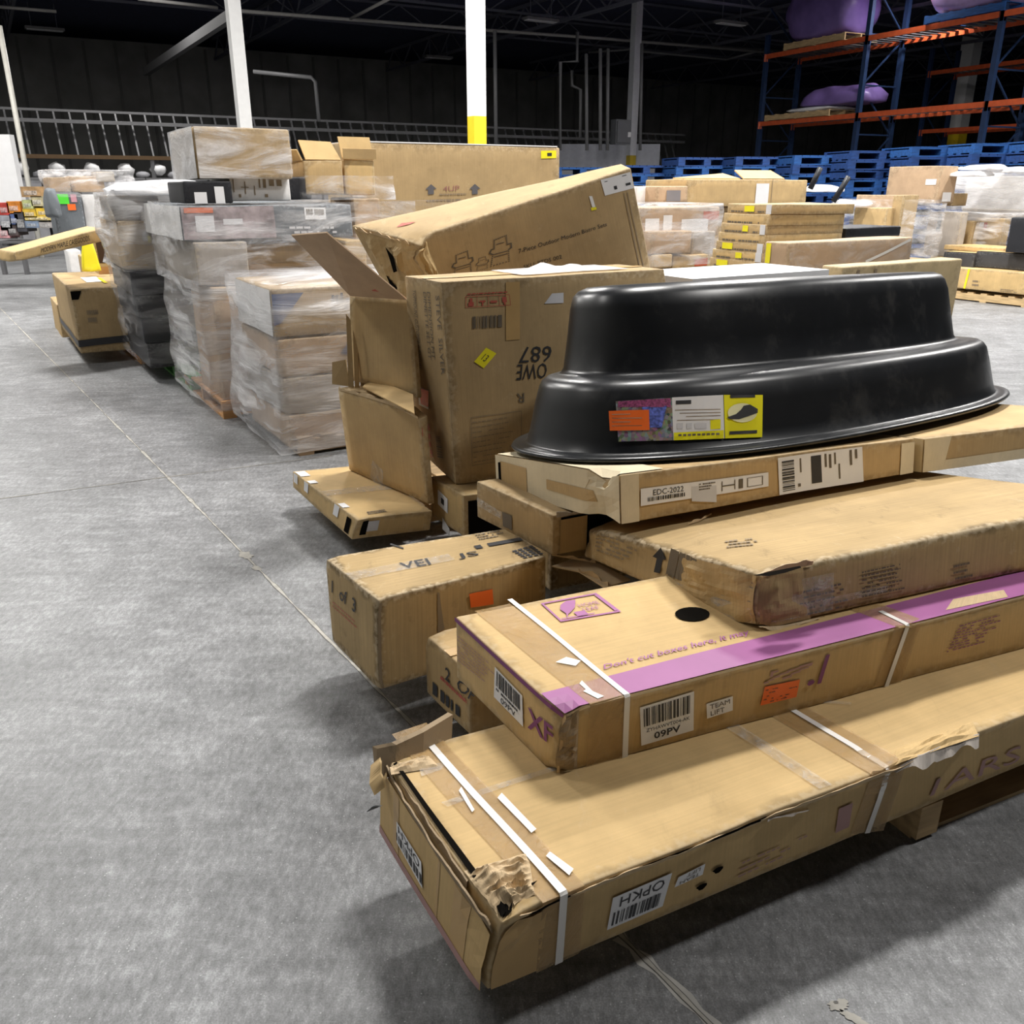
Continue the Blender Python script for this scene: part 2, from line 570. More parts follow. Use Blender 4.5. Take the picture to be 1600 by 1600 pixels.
_GL = {}
def glyphs(string, bold=0.0):
    """outline lettering as a flat mesh normalised to 0..1 in both directions"""
    key = (string, bold)
    if key in _GL:
        return _GL[key]
    cu = bpy.data.curves.new('lettering', 'FONT')
    cu.body = string
    cu.resolution_u = 2
    cu.offset = bold
    o = bpy.data.objects.new('lettering', cu)
    COL.objects.link(o)
    bpy.context.view_layer.update()
    me = o.evaluated_get(bpy.context.evaluated_depsgraph_get()).to_mesh()
    vs = [(v.co.x, v.co.y) for v in me.vertices]
    fs = [tuple(p.vertices) for p in me.polygons]
    o.evaluated_get(bpy.context.evaluated_depsgraph_get()).to_mesh_clear()
    bpy.data.objects.remove(o)
    bpy.data.curves.remove(cu)
    x0, x1 = min(v[0] for v in vs), max(v[0] for v in vs)
    y0, y1 = min(v[1] for v in vs), max(v[1] for v in vs)
    vs = [((x - x0) / (x1 - x0), (y - y0) / (y1 - y0)) for x, y in vs]
    _GL[key] = (vs, fs)
    return _GL[key]
def barcode_items(n=22, y0=0.0, y1=1.0, seed=1):
    rg = random.Random(seed)
    out, x = [], 0.0
    while x < 1:
        wd = rg.choice((0.012, 0.02, 0.03, 0.045)) * 26 / n
        if x + wd > 1: break
        out.append((x, y0, x + wd, y1))
        x += wd + rg.choice((0.012, 0.02, 0.032)) * 26 / n
    return out
def print_items(rows, seed=1, fill=0.8, h=0.5, ragged=0.35):
    """rows of small word-like marks for print too small to read"""
    rg = random.Random(seed)
    out = []
    for r in range(rows):
        y = 1 - (r + 1) / rows + 0.25 / rows
        end = 1 - rg.random() * ragged
        x = 0.0
        while x < end:
            wd = 0.03 + rg.random() * 0.09
            if rg.random() < fill:
                out.append((x, y, min(x + wd, end), y + h / rows))
            x += wd + 0.02
    return out

def hexa8(bN, bL, bR, tN, tL, tR, bQ=None, tQ=None):
    bQ = bQ or bL + bR - bN
    tQ = tQ or tL + tR - tN
    return [[[bN, tN], [bL, tL]], [[bR, tR], [bQ, tQ]]]
def up8(N, L, R, h, n=None):
    n = n or V((0, 0, 1))
    return hexa8(N, L, R, N + n * h, L + n * h, R + n * h)
def dirbox(N, du, lu, dv, lv, h, n=None):
    return up8(N, N + dv * lv, N + du * lu, h, n)

# ================================================================== the hall: floor
def concrete():
    m, nt, b = _new('polished_concrete')
    L = nt.links.new
    tc = _n(nt, 'ShaderNodeTexCoord')
    big = _n(nt, 'ShaderNodeTexNoise'); big.inputs['Scale'].default_value = 0.9; big.inputs['Detail'].default_value = 7; big.inputs['Roughness'].default_value = 0.6
    L(tc.outputs['Object'], big.inputs['Vector'])
    mid = _n(nt, 'ShaderNodeTexNoise'); mid.inputs['Scale'].default_value = 7.0; mid.inputs['Detail'].default_value = 9; mid.inputs['Roughness'].default_value = 0.72
    L(tc.outputs['Object'], mid.inputs['Vector'])
    mpf = _n(nt, 'ShaderNodeMapping'); mpf.inputs['Rotation'].default_value = (0, 0, 0.6); mpf.inputs['Scale'].default_value = (1, 0.42, 1)
    L(tc.outputs['Object'], mpf.inputs['Vector'])
    fine = _n(nt, 'ShaderNodeTexNoise'); fine.inputs['Scale'].default_value = 60.0; fine.inputs['Detail'].default_value = 5; fine.inputs['Roughness'].default_value = 0.75
    L(mpf.outputs['Vector'], fine.inputs['Vector'])
    a1 = _n(nt, 'ShaderNodeMath', operation='MULTIPLY_ADD'); a1.inputs[1].default_value = 0.5; L(big.outputs['Fac'], a1.inputs[0]); 
    a2 = _n(nt, 'ShaderNodeMath', operation='MULTIPLY_ADD'); a2.inputs[1].default_value = 0.6; L(mid.outputs['Fac'], a2.inputs[0]); 
    a3 = _n(nt, 'ShaderNodeMath', operation='MULTIPLY'); a3.inputs[1].default_value = 0.75; L(fine.outputs['Fac'], a3.inputs[0])
    grit = _n(nt, 'ShaderNodeTexNoise'); grit.inputs['Scale'].default_value = 260.0; grit.inputs['Detail'].default_value = 3
    L(tc.outputs['Object'], grit.inputs['Vector'])
    a4 = _n(nt, 'ShaderNodeMath', operation='MULTIPLY_ADD'); a4.inputs[1].default_value = 0.45; L(grit.outputs['Fac'], a4.inputs[0]); a4.inputs[2].default_value = -0.225
    mps = _n(nt, 'ShaderNodeMapping'); mps.inputs['Rotation'].default_value = (0, 0, -0.75); mps.inputs['Scale'].default_value = (3, 22, 1)
    L(tc.outputs['Object'], mps.inputs['Vector'])
    smear = _n(nt, 'ShaderNodeTexNoise'); smear.inputs['Scale'].default_value = 1.0; smear.inputs['Detail'].default_value = 7; smear.inputs['Roughness'].default_value = 0.7
    L(mps.outputs['Vector'], smear.inputs['Vector'])
    a6 = _n(nt, 'ShaderNodeMath', operation='MULTIPLY_ADD'); a6.inputs[1].default_value = 0.4; L(smear.outputs['Fac'], a6.inputs[0]); a6.inputs[2].default_value = -0.2
    a7 = _n(nt, 'ShaderNodeMath', operation='ADD'); L(a4.outputs[0], a7.inputs[0]); L(a6.outputs[0], a7.inputs[1])
    a5 = _n(nt, 'ShaderNodeMath', operation='ADD'); L(a3.outputs[0], a5.inputs[0]); L(a7.outputs[0], a5.inputs[1])
    L(a5.outputs[0], a2.inputs[2]); L(a2.outputs[0], a1.inputs[2])
    r = _n(nt, 'ShaderNodeValToRGB')
    e = r.color_ramp.elements
    e[0].position = 0.55; e[0].color = (0.105, 0.108, 0.11, 1)
    e[1].position = 1.14; e[1].color = (0.42, 0.43, 0.44, 1)
    mid_e = r.color_ramp.elements.new(0.90); mid_e.color = (0.215, 0.219, 0.224, 1)
    sca = _n(nt, 'ShaderNodeMath', operation='MULTIPLY'); sca.inputs[1].default_value = 0.6
    r.color_ramp.elements[0].position, r.color_ramp.elements[1].position, r.color_ramp.elements[2].position = 0.43, 0.575, 0.73
    L(a1.outputs[0], sca.inputs[0]); L(sca.outputs[0], r.inputs['Fac'])
    # thin scratches: two sets of stretched noise
    prev = r.outputs['Color']
    for rot, sc, th, amt in ((0.55, (7, 150, 1), 0.74, 0.35), (1.25, (9, 170, 1), 0.75, 0.35), (2.3, (12, 150, 1), 0.745, 0.3)):
        mp = _n(nt, 'ShaderNodeMapping'); mp.inputs['Rotation'].default_value = (0, 0, rot); mp.inputs['Scale'].default_value = sc
        L(tc.outputs['Object'], mp.inputs['Vector'])
        s = _n(nt, 'ShaderNodeTexNoise'); s.inputs['Scale'].default_value = 1; s.inputs['Detail'].default_value = 3
        L(mp.outputs['Vector'], s.inputs['Vector'])
        rr = _n(nt, 'ShaderNodeValToRGB'); rr.color_ramp.elements[0].position = th - 0.04; rr.color_ramp.elements[1].position = th + 0.03
        rr.color_ramp.elements[0].color = (0, 0, 0, 1); rr.color_ramp.elements[1].color = (amt, amt, amt, 1)
        L(s.outputs['Fac'], rr.inputs['Fac'])
        mx = _n(nt, 'ShaderNodeMix', data_type='RGBA'); mx.inputs['B'].default_value = (0.52, 0.53, 0.54, 1)
        L(rr.outputs['Color'], mx.inputs['Factor']); L(prev, mx.inputs['A']); prev = mx.outputs['Result']
    # white specks
    vo = _n(nt, 'ShaderNodeTexVoronoi'); vo.inputs['Scale'].default_value = 55
    L(tc.outputs['Object'], vo.inputs['Vector'])
    rv = _n(nt, 'ShaderNodeValToRGB'); rv.color_ramp.elements[0].position = 0.04; rv.color_ramp.elements[1].position = 0.12
    rv.color_ramp.elements[0].color = (0.55, 0.55, 0.55, 1); rv.color_ramp.elements[1].color = (0, 0, 0, 1)
    L(vo.outputs['Distance'], rv.inputs['Fac'])
    mx = _n(nt, 'ShaderNodeMix', data_type='RGBA'); mx.inputs['B'].default_value = (0.7, 0.71, 0.72, 1)
    L(rv.outputs['Color'], mx.inputs['Factor']); L(prev, mx.inputs['A']); prev = mx.outputs['Result']
    L(prev, b.inputs['Base Color'])
    rr = _n(nt, 'ShaderNodeValToRGB'); rr.color_ramp.elements[0].color = (0.38, 0.38, 0.38, 1); rr.color_ramp.elements[1].color = (0.62, 0.62, 0.62, 1)
    L(mid.outputs['Fac'], rr.inputs['Fac']); L(rr.outputs['Color'], b.inputs['Roughness'])
    b.inputs['Specular IOR Level'].default_value = 0.5
    bp = _n(nt, 'ShaderNodeBump'); bp.inputs['Strength'].default_value = 0.12; bp.inputs['Distance'].default_value = 0.004
    L(fine.outputs['Fac'], bp.inputs['Height']); L(bp.outputs['Normal'], b.inputs['Normal'])
    return m
floor = MB()
floor.v = [V((-60, -8, 0)), V((60, -8, 0)), V((60, 90, 0)), V((-60, 90, 0)), V((-60, -8, -0.3)), V((60, -8, -0.3)), V((60, 90, -0.3)), V((-60, 90, -0.3))]
floor.f = [(0, 1, 2, 3), (7, 6, 5, 4), (0, 4, 5, 1), (1, 5, 6, 2), (2, 6, 7, 3), (3, 7, 4, 0)]
fl = floor.build('floor', concrete())
tag(fl, 'grey polished concrete slab, scuffed and scratched', kind='structure')
# saw-cut joints with crumbling filler, strips of their own let into the slab
FILL = plain('joint_filler', (0.40, 0.385, 0.345), 0.85, var=0.25, scale=25)
FILLD = plain('dark_joint_edge', (0.13, 0.125, 0.115), 0.9, var=0.3, scale=20)  # dark edges along the joint filler
STAIN = plain('pale_floor_patch', (0.47, 0.46, 0.43), 0.8, var=0.2, scale=14)
def joint(a, b, w, mat, z, seed, wob=0.5, name='joint_filler', gaps=False):
    rg = random.Random(seed)
    d = (b - a).normalized(); n = V((-d.y, d.x, 0)); L = (b - a).length
    k = int(L / 0.035); vs, fs = [], []
    for i in range(k + 1):
        p = a + d * (L * i / k)
        h = w * (0.6 + wob * (noise.noise(p * 4) + noise.noise(p * 17))) 
        if gaps and noise.noise(p * 3.1 + V((5, 1, 2))) < -0.1: h *= 0.15
        h = max(h, w * 0.12)
        c = n * noise.noise(p * 9) * w * 0.25
        vs += [V((p.x, p.y, z)) + n * h + c, V((p.x, p.y, z)) - n * h + c]
        if i: fs.append((2 * i - 2, 2 * i - 1, 2 * i + 1, 2 * i))
    return link(name, mesh(name, vs, fs, mat), fl)
ja, jb = P(-40, 441, 0), P(1130, 1622, 0)
joint(ja, jb, 0.011, FILLD, 0.0008, 1)
joint(ja, jb, 0.0075, FILL, 0.0014, 2, wob=0.7)
jc, jd = P(-20, 782, 0), P(520, 712, 0)
joint(jc, jd, 0.010, FILLD, 0.0008, 3)
joint(jc, jd, 0.004, FILL, 0.0014, 4, gaps=True)
def blot(px, py, rx, ry, seed, mat=STAIN, z=0.0018, ang=0.0):
    rg = random.Random(seed); c = P(px, py, 0); vs, n = [V((c.x, c.y, z))], 26
    for i in range(n):
        t = 2 * math.pi * i / n; k = 0.65 + 0.5 * rg.random()
        x, y = math.cos(t) * rx * k, math.sin(t) * ry * k
        vs.append(V((c.x + x * math.cos(ang) - y * math.sin(ang), c.y + x * math.sin(ang) + y * math.cos(ang), z)))
    return link('worn_patch', mesh('worn_patch', vs, [(0, 1 + i, 1 + (i + 1) % n) for i in range(n)], mat), fl)
blot(384, 868, 0.05, 0.028, 1, FILL, ang=2.2); blot(401, 888, 0.03, 0.018, 2, FILL, ang=2.2)
joint(P(968, 1462, 0), P(1140, 1628, 0), 0.026, STAIN, 0.0005, 9, wob=0.9, name='worn_patch')
blot(1310, 1572, 0.024, 0.013, 5, FILL, ang=0.3); blot(1335, 1592, 0.03, 0.01, 6, FILL, ang=-0.6); blot(1306, 1567, 0.006, 0.004, 7, FILLD, 0.0024)

# ================================================================== pallets
PINE = wood('pallet_pine', (0.56, 0.39, 0.20))
PINEO = wood('orange_pallet_pine', (0.62, 0.33, 0.13))
GREENP = wood('green_pallet_paint', (0.13, 0.36, 0.10))
BLUEP = wood('blue_pallet_paint', (0.006, 0.045, 0.19), dirt=0.55)
BLUEP2 = wood('bright_blue_pallet_paint', (0.008, 0.075, 0.27), dirt=0.5)
def pallet(label, c, rz, lx=1.2, ly=1.0, h=0.12, mat=PINE, group=None, boards=7):
    """c = centre on the ground; lx runs along the stringers"""
    t = thing('pallet', label, 'pallet', V((c[0], c[1], c[2] if len(c) > 2 else 0)), group, rz)
    b = 0.017
    me_b = mesh('deck_board', MB().box(-0.045, -ly / 2, 0, 0.045, ly / 2, b).v, MB().box(0, 0, 0, 1, 1, 1).f, mat)
    me_s = mesh('stringer', MB().box(-lx / 2, -0.022, 0, lx / 2, 0.022, h - 2 * b).v, MB().box(0, 0, 0, 1, 1, 1).f, mat)
    for i in range(boards):
        link('deck_board', me_b, t, (-lx / 2 + 0.045 + (lx - 0.09) * i / (boards - 1), 0, h - b))
    for i in (0, 2, 4):
        link('bottom_board', me_b, t, (-lx / 2 + 0.045 + (lx - 0.09) * i / 4, 0, 0))
    for y in (-ly / 2 + 0.022, 0, ly / 2 - 0.022):
        link('stringer', me_s, t, (0, y, b))
    return t

# ================================================================== the front pile
UP = V((0, 0, 1))
# the pallet under the three long cartons: its nearest block end shows below the bottom carton
pc = P(1432, 1318, 0)
e1 = V((math.cos(0.43), math.sin(0.43), 0)); e2 = V((-math.sin(0.43), math.cos(0.43), 0))
c0 = pc + e1 * 0.62 + e2 * 0.52
pf = thing('pallet', 'plain pine pallet under the long cartons at lower right', 'pallet', c0, None, 0.43)
def pbar(name, x0, y0, z0, x1, y1, z1):
    return MB().box(x0, y0, z0, x1, y1, z1).build(name, PINE, pf)
for y in (-0.5, 0.0, 0.5):
    pbar('stringer', -0.60, y - 0.022, 0.012, 0.60, y + 0.022, 0.108) if y > -0.4 else None
for x in (-0.60, 0.0, 0.60):
    pbar('block', x - 0.025, -0.52, 0.012, x + 0.045, -0.36, 0.108)
for i in range(6):
    pbar('deck_board', -0.62 + i * 0.235, -0.50, 0.108, -0.53 + i * 0.235, 0.52, 0.126)
for y in (-0.5, 0.0, 0.45):
    pbar('bottom_board', -0.62, y, 0.0, 0.66, y + 0.09, 0.012)

# --- bottom long carton
zb, zt = 0.13, 0.317
N, Lf, R0 = P(773, 1437, zt), P(603, 1181, zt), P(1597, 1119, zt)
bN, bL, bR0 = P(755, 1551, zb), P(602, 1298, zb), P(1597, 1197, zb)
k = 1.45
b1 = Box('longest carton at the bottom front, split open at its near end', hexa8(bN, bL, bN + (bR0 - bN) * k, N, Lf, N + (R0 - N) * k),
         TAN2, res=(46, 16, 8), r=0.006, amp=0.004,
         dents=[(0, 0, 1, 0.13, (0.01, 0.012, -0.020), 0.010), (0, 1, 1, 0.08, (0.012, -0.008, -0.012), 0.008), (0, 0, 0, 0.05, (0.006, 0.004, 0.0), 0.004),
                (0.30, 0, 1, 0.10, (0, 0.006, -0.004), 0.003), (0.46, 0, 1, 0.10, (0, 0.004, -0.006), 0.006)])
q = b1.quadpx
# the split end: raised edges of the end flap, standing proud of the lid, with a dark slit between
def ribbon(box, name, pts, w, mat, wob=0.004, label=None):
    """ragged torn strip along 3d points; w = offset vector from lower to upper edge"""
    vs, fs = [], []
    m = []
    for a, b in zip(pts[:-1], pts[1:]):
        for i in range(10):
            m.append(a + (b - a) * i / 10)
    m.append(pts[-1])
    th = V((0.0025, 0.0035, 0))
    for i, p in enumerate(m):
        j = noise.noise(p * 40) * wob
        jv = noise.noise_vector(p * 30) * wob * 0.6
        top = p + w * (1 + noise.noise(p * 24) * 0.5) + jv + V((0, 0, j))
        vs += [p - box.off, top - box.off, top + th - box.off, p + th - box.off]
        if i:
            f = 4 * i
            for s0 in range(4):
                fs.append((f - 4 + s0, f - 4 + (s0 + 1) % 4, f + (s0 + 1) % 4, f + s0))
    fs += [(0, 1, 2, 3), tuple(4 * (len(m) - 1) + x for x in (3, 2, 1, 0))]
    o = link(name, mesh(name, vs, fs, mat), box.root)
    if label: o['label'] = label
    return o
E0 = lambda a, b, off: b1.on('E', a, b, off)
ribbon(b1, 'torn_flap', [E0(0.02, 0.86, 0.012), E0(0.3, 0.9, 0.014), E0(0.6, 0.88, 0.016), E0(0.86, 0.86, 0.014), E0(0.985, 0.84, 0.006)], V((-0.003, -0.002, 0.018)), TORN, 0.005, 'frayed edge of the split end flap')
ribbon(b1, 'torn_flap', [E0(0.03, 0.9, 0.004), E0(0.4, 0.93, 0.005), E0(0.8, 0.9, 0.005)], V((0, 0, 0.016)), TORN, 0.005)
b1.patch('end_slit_shade', 'T', [(0.004, 0.02), (0.011, 0.02), (0.006, 0.98), (0.002, 0.98)], DARK, 0.0045, n=(1, 30))
# end panel a little proud, faded purple printing along its foot
b1.patch('end_panel', 'E', ((0.0, 0.0), (0.99, 0.86)), TAN2, 0.012, n=(14, 5))
b1.patch('printed_band', 'E', ((0.0, 0.0), (0.985, 0.10)), PURPF, 0.0135, n=(14, 1))
lb = b1.patch('shipping_label', 'E', q('E', [(630, 1312), (669, 1383), (668, 1342), (630, 1280)]), PAPER, 0.015, n=(3, 2))
lq = q('E', [(630, 1312), (669, 1383), (668, 1342), (630, 1280)])
b1.bars('barcode', 'E', lq, INK, barcode_items(16, 0.12, 0.5, 3), 0.0158, lb)
b1.text('OPKH', 'E', [lq[2], lq[3], lq[0], lq[1]], INK, 0.0158, lb) if False else b1.text('OPKH', 'E', [(lq[2][0] - .02, lq[2][1] - .02), (lq[3][0] + .02, lq[3][1] - .02), (lq[3][0] * .6 + lq[0][0] * .4 + .02, lq[3][1] * .6 + lq[0][1] * .4), (lq[2][0] * .6 + lq[1][0] * .4 - .02, lq[2][1] * .6 + lq[1][1] * .4)], INK, 0.0158, lb)
for a0, a1 in ((0.16, 0.22), (0.60, 0.62), (0.74, 0.86)):
    b1.patch('packing_tape', 'E', ((a0, 0.02), (a1, 0.84)), TAPE, 0.0128, n=(2, 4))
# lifted back flap with a torn rim, behind the far left corner
fa, fb = b1.on('T', 0.01, 1.0, 0.0), b1.on('T', 0.11, 1.0, 0.0)
g = [P(582, 1166, 0.315), P(612, 1160, 0.34), P(655, 1140, 0.355), P(700, 1113, 0.36)]
hgt = V((0.004, 0.004, -0.055))
vs, fs = [], []
for i, p in enumerate(g):
    vs += [p - b1.off, p + hgt - b1.off, p + hgt + V((0.006, -0.05, 0)) - b1.off, p + V((0.012, -0.012, 0.002)) - b1.off]
    if i:
        f = 4 * i
        for s0 in range(4):
            fs.append((f - 4 + s0, f - 4 + (s0 + 1) % 4, f + (s0 + 1) % 4, f + s0))
fs += [(0, 1, 2, 3), (15, 14, 13, 12)]
o = link('side_flap', mesh('side_flap', vs, fs, TORN), b1.root); o['label'] = 'lifted torn flap behind the lid'
o = ribbon(b1, 'torn_scrap', [P(579, 1196, 0.30), P(577, 1225, 0.285), P(585, 1243, 0.27)], V((0.02, 0.01, 0.012)), TANW, 0.01)
o = ribbon(b1, 'torn_scrap', [P(572, 1269, 0.25), P(590, 1262, 0.25)], V((0.01, 0.005, 0.006)), SLATE, 0.006)
# crushed corner: layers of torn board
def crumple(box, face, qd, h, mat, name='crushed_board', n=(30, 36), freq=26, label=None):
    """crushed, folded-up board over part of a face"""
    vs, fs, uvs = [], [], []
    nx, ny = n
    for j in range(ny + 1):
        for i in range(nx + 1):
            t, k = i / nx, j / ny
            a, b = sub(qd, t, k, t, k)[0]
            p = box.on(face, a, b, 0.0)
            env = min(1, 5 * min(t, 1 - t, k, 1 - k))
            rd = 1 - abs(noise.noise(V((t * 1.8 + k * 0.6, k * freq * 0.24 + 0.5 * noise.noise(V((t * 4, k * 3, 1.0))), freq)))) * 1.6
            rd = 0.15 + max(0.0, rd) ** 2 * 0.9 + 0.22 * noise.noise(p * freq * 3.6)
            vs.append(box.on(face, a, b, 0.002 + env * h * max(0.0, rd)) + noise.noise_vector(p * freq) * 0.006 * env - box.off)
    for j in range(ny):
        for i in range(nx):
            f = j * (nx + 1) + i
            fs.append((f, f + 1, f + nx + 2, f + nx + 1))
            uvs.append([((i + d) / nx * .2, (j + e) / ny * .2) for d, e in ((0, 0), (1, 0), (1, 1), (0, 1))])
    o = link(name, mesh(name, vs, fs, mat, uvs), box.root)
    if label: o['label'] = label
    return o
def sub(qd, x0, y0, x1, y1, turn=False):
    """sub-rectangle of a face quad; turned round when the lettering stands on its head"""
    def at(t, k):
        return tuple((qd[0][i] * (1 - t) + qd[1][i] * t) * (1 - k) + (qd[3][i] * (1 - t) + qd[2][i] * t) * k for i in (0, 1))
    r = [at(x0, y0), at(x1, y0), at(x1, y1), at(x0, y1)]
    return [r[2], r[3], r[0], r[1]] if turn else r
crumple(b1, 'T', q('T', [(766, 1424), (834, 1399), (824, 1334), (724, 1362)]), 0.018, KRAFTIN, label='crushed, peeled board at the near corner')
crumple(b1, 'T', q('T', [(612, 1212), (690, 1200), (672, 1182), (604, 1192)]), 0.010, KRAFTIN, n=(14, 8))
crumple(b1, 'T', q('T', [(1395, 1196), (1530, 1152), (1520, 1130), (1400, 1172)]), 0.008, TAN2, n=(20, 8), freq=18)
for pts in ([(764, 1382), (775, 1400), (778, 1420), (774, 1436), (766, 1420)], [(803, 1390), (838, 1380), (832, 1386), (806, 1396)], [(783, 1418), (790, 1410), (792, 1424), (786, 1428)]):
    qq = [b1.ab('T', *p) for p in pts]
    link('tear_hole_shade', mesh('tear_hole_shade', [b1.on('T', a, b, 0.006) - b1.off for a, b in qq], [tuple(range(len(qq)))], DARK), b1.root)
# lid edge along the front: a double torn board line
ribbon(b1, 'torn_edge', [b1.on('F', a, 0.93, 0.004) for a in (0.02, 0.1, 0.2, 0.3, 0.42, 0.56)], V((-0.002, -0.003, 0.009)), KRAFTIN, 0.004, 'frayed front edge of the lid')
b1.patch('edge_slit_shade', 'F', ((0.10, 0.945), (0.30, 0.985)), DARK, 0.0035, n=(20, 1))
b1.patch('edge_slit_shade', 'F', ((0.03, 0.93), (0.08, 0.96)), DARK, 0.0035, n=(8, 1))
ribbon(b1, 'torn_edge', [b1.on('T', *b1.ab('T', *p), 0.003) for p in ((1388, 1192), (1440, 1182), (1490, 1160), (1530, 1150))], V((-0.008, -0.022, -0.018)), GREYC, 0.012)
ribbon(b1, 'torn_edge', [b1.on('F', *b1.ab('F', *p), 0.003) for p in ((1200, 1280), (1235, 1272), (1262, 1266))], V((-0.004, -0.008, 0.006)), GREYC, 0.01)
# straps and tape
def topfront(box, t0, t1, f1, w, name='strap', mat=STRAP, off=0.0045):
    A, B = box.ab('T', *t0), box.ab('T', *t1)
    B = (B[0], 0.0); C = box.ab('F', *f1)
    return box.strap([('T', A, B), ('F', (B[0], 1.0), (C[0], 0.0))], w, mat, off, name, n=24)
b1.strap([('T', b1.ab('T', 640, 1140), (b1.ab('T', 880, 1400)[0], 0.0)), ('F', (b1.ab('T', 880, 1400)[0], 1.0), (b1.ab('F', 870, 1500)[0], 0.0))], 0.095, TAPET, 0.003, 'packing_tape', 24)
topfront(b1, (666, 1157), (878, 1396), (870, 1502), 0.017)
b1.strap([('T', b1.ab('T', 1205, 1095), (b1.ab('T', 1388, 1200)[0], 0.0)), ('F', (b1.ab('T', 1388, 1200)[0], 1.0), (b1.ab('F', 1354, 1288)[0], 0.0))], 0.11, TAPET, 0.003, 'packing_tape', 24)
topfront(b1, (1230, 1105), (1386, 1199), (1354, 1288), 0.017)
for pts in (((1120, 1130), (1280, 1235), (1300, 1228), (1140, 1125)), ((655, 1200), (700, 1192), (690, 1205), (660, 1215)), ((1180, 1085), (1330, 1098), (1330, 1102), (1180, 1090)), ((690, 1255), (880, 1195), (882, 1202), (700, 1262))):
    b1.patch('tape_glare', 'T', q('T', list(pts)), TAPEC, 0.0036, n=(8, 2))
for pts in (((785, 1242), (838, 1300), (830, 1306), (778, 1250)), ((858, 1335), (895, 1362), (888, 1372), (852, 1342)), ((722, 1232), (742, 1268), (738, 1272), (718, 1238))):
    b1.patch('peeled_tape', 'T', q('T', list(pts)), STRAP, 0.0052, n=(6, 2))
b1.patch('packing_tape', 'F', ((0.003, 0.02), (0.05, 0.9)), TAPE, 0.003, n=(3, 5))
# front labels and faded printing
fq = q('F', [(946, 1451), (1034, 1413), (1048, 1361), (955, 1401)])
lb = b1.patch('shipping_label', 'F', fq, PAPER, 0.0042, n=(6, 3))
b1.bars('barcode', 'F', fq, INK, [(0.06 + x0 * .86, y0, 0.06 + x1 * .86, y1) for x0, y0, x1, y1 in barcode_items(20, 0.1, 0.5, 5)], 0.0052, lb)
b1.text('OPKH', 'F', sub(fq, 0.14, 0.62, 0.9, 0.92, True), INK, 0.0052, lb)
fq2 = q('F', [(1052, 1384), (1096, 1364), (1100, 1347), (1058, 1368)])
lb = b1.patch('small_label', 'F', fq2, PAPER, 0.0042, n=(3, 2))
b1.text('TEAM\nLIFT', 'F', sub(fq2, 0.15, 0.1, 0.85, 0.9, True), INKG, 0.0052, lb)
b1.text('1', 'F', q('F', [(1303, 1300), (1325, 1290), (1331, 1252), (1309, 1262)]), PURPF, 0.004, bold=0.02)
b1.text('FRAGILE', 'F', q('F', [(1445, 1246), (1600, 1186), (1608, 1166), (1450, 1228)]), PURPF, 0.004) if False else None
b1.text('1ARS', 'F', q('F', [(1450, 1243), (1592, 1188), (1596, 1162), (1462, 1216)]), PURPF, 0.004, flip=False)
b1.bars('fine_print', 'F', q('F', [(1150, 1372), (1260, 1322), (1270, 1295), (1160, 1340)]), PURPF, print_items(3, 4, h=0.25), 0.004)
for px, py in ((1120, 1357), (1095, 1383)):
    a, b = b1.ab('F', px, py)
    link('puncture_shade', mesh('puncture_shade', [b1.on('F', a + 0.006 * math.cos(t) * (1 + .3 * math.sin(3 * t)), b + 0.05 * math.sin(t), 0.0045) - b1.off for t in [i * 0.7 for i in range(9)]], [tuple(range(9))], DARK), b1.root)

# --- second long carton with the purple band
zb, zt = 0.317, 0.483
N, Lf, R0 = P(877, 1113, zt), P(712, 963, zt), P(1600, 931, zt)
bN, bL, bR0 = P(866, 1212, zb), P(713, 1058, zb), P(1590, 1016, zb)
k = 1.4
b2 = Box('carton with a purple band along its lid, second from the bottom', hexa8(bN, bL, bN + (bR0 - bN) * k, N, Lf, N + (R0 - N) * k),
         TAN2, res=(40, 14, 8), r=0.005, amp=0.003,
         dents=[(0, 0, 1, 0.045, (0.012, 0.010, -0.012), 0.006), (0, 0, 0, 0.04, (0.010, 0.010, 0.006), 0.006), (0, 0, 0.5, 0.03, (0.004, 0.004, 0), 0.006)])
q = b2.quadpx
b2.patch('purple_band', 'T', q('T', [(875, 1112), (1600, 931), (1600, 893), (846, 1084)]), PURP, 0.0025, n=(60, 3))
b2.patch('purple_band', 'E', ((0.0, 0.93), (0.99, 0.995)), PURPD, 0.0025, n=(16, 1))
tq = q('T', [(945, 1049), (1172, 995), (1168, 984), (944, 1039)])
b2.text("Don't cut boxes here, it may", 'T', tq, PURP, 0.0028, bold=0.012)
# feather emblem in a double frame, drawn with the carton's own purple ink
lq = q('T', [(876, 973), (971, 958), (932, 928), (845, 944)])
fr = []
for (x0, y0, x1, y1) in ((0, 0, 1, 0.06), (0, 0.94, 1, 1), (0, 0, 0.035, 1), (0.965, 0, 1, 1), (0.93, 0.08, 0.98, 0.92), (0.05, 0.1, 0.6, 0.14)):
    fr.append((x0, y0, x1, y1))
b2.bars('emblem_frame', 'T', lq, PURP, fr, 0.0028)
def outline(box, face, qd, pts, mat, name, off=0.003):
    vs = []
    for t, k_ in pts:
        a, b = sub(qd, t, k_, t, k_)[0]
        vs.append(box.on(face, a, b, off) - box.off)
    return link(name, mesh(name, vs, [tuple(range(len(vs)))], mat), box.root)
outline(b2, 'T', lq, [(0.14, 0.10), (0.20, 0.32), (0.18, 0.55), (0.26, 0.75), (0.40, 0.88), (0.56, 0.86), (0.50, 0.70), (0.42, 0.52), (0.30, 0.36), (0.22, 0.28)], PURP, 'feather_emblem')
b2.text('HOME\nLEAF', 'T', sub(lq, 0.50, 0.28, 0.86, 0.64), PURP, 0.003)
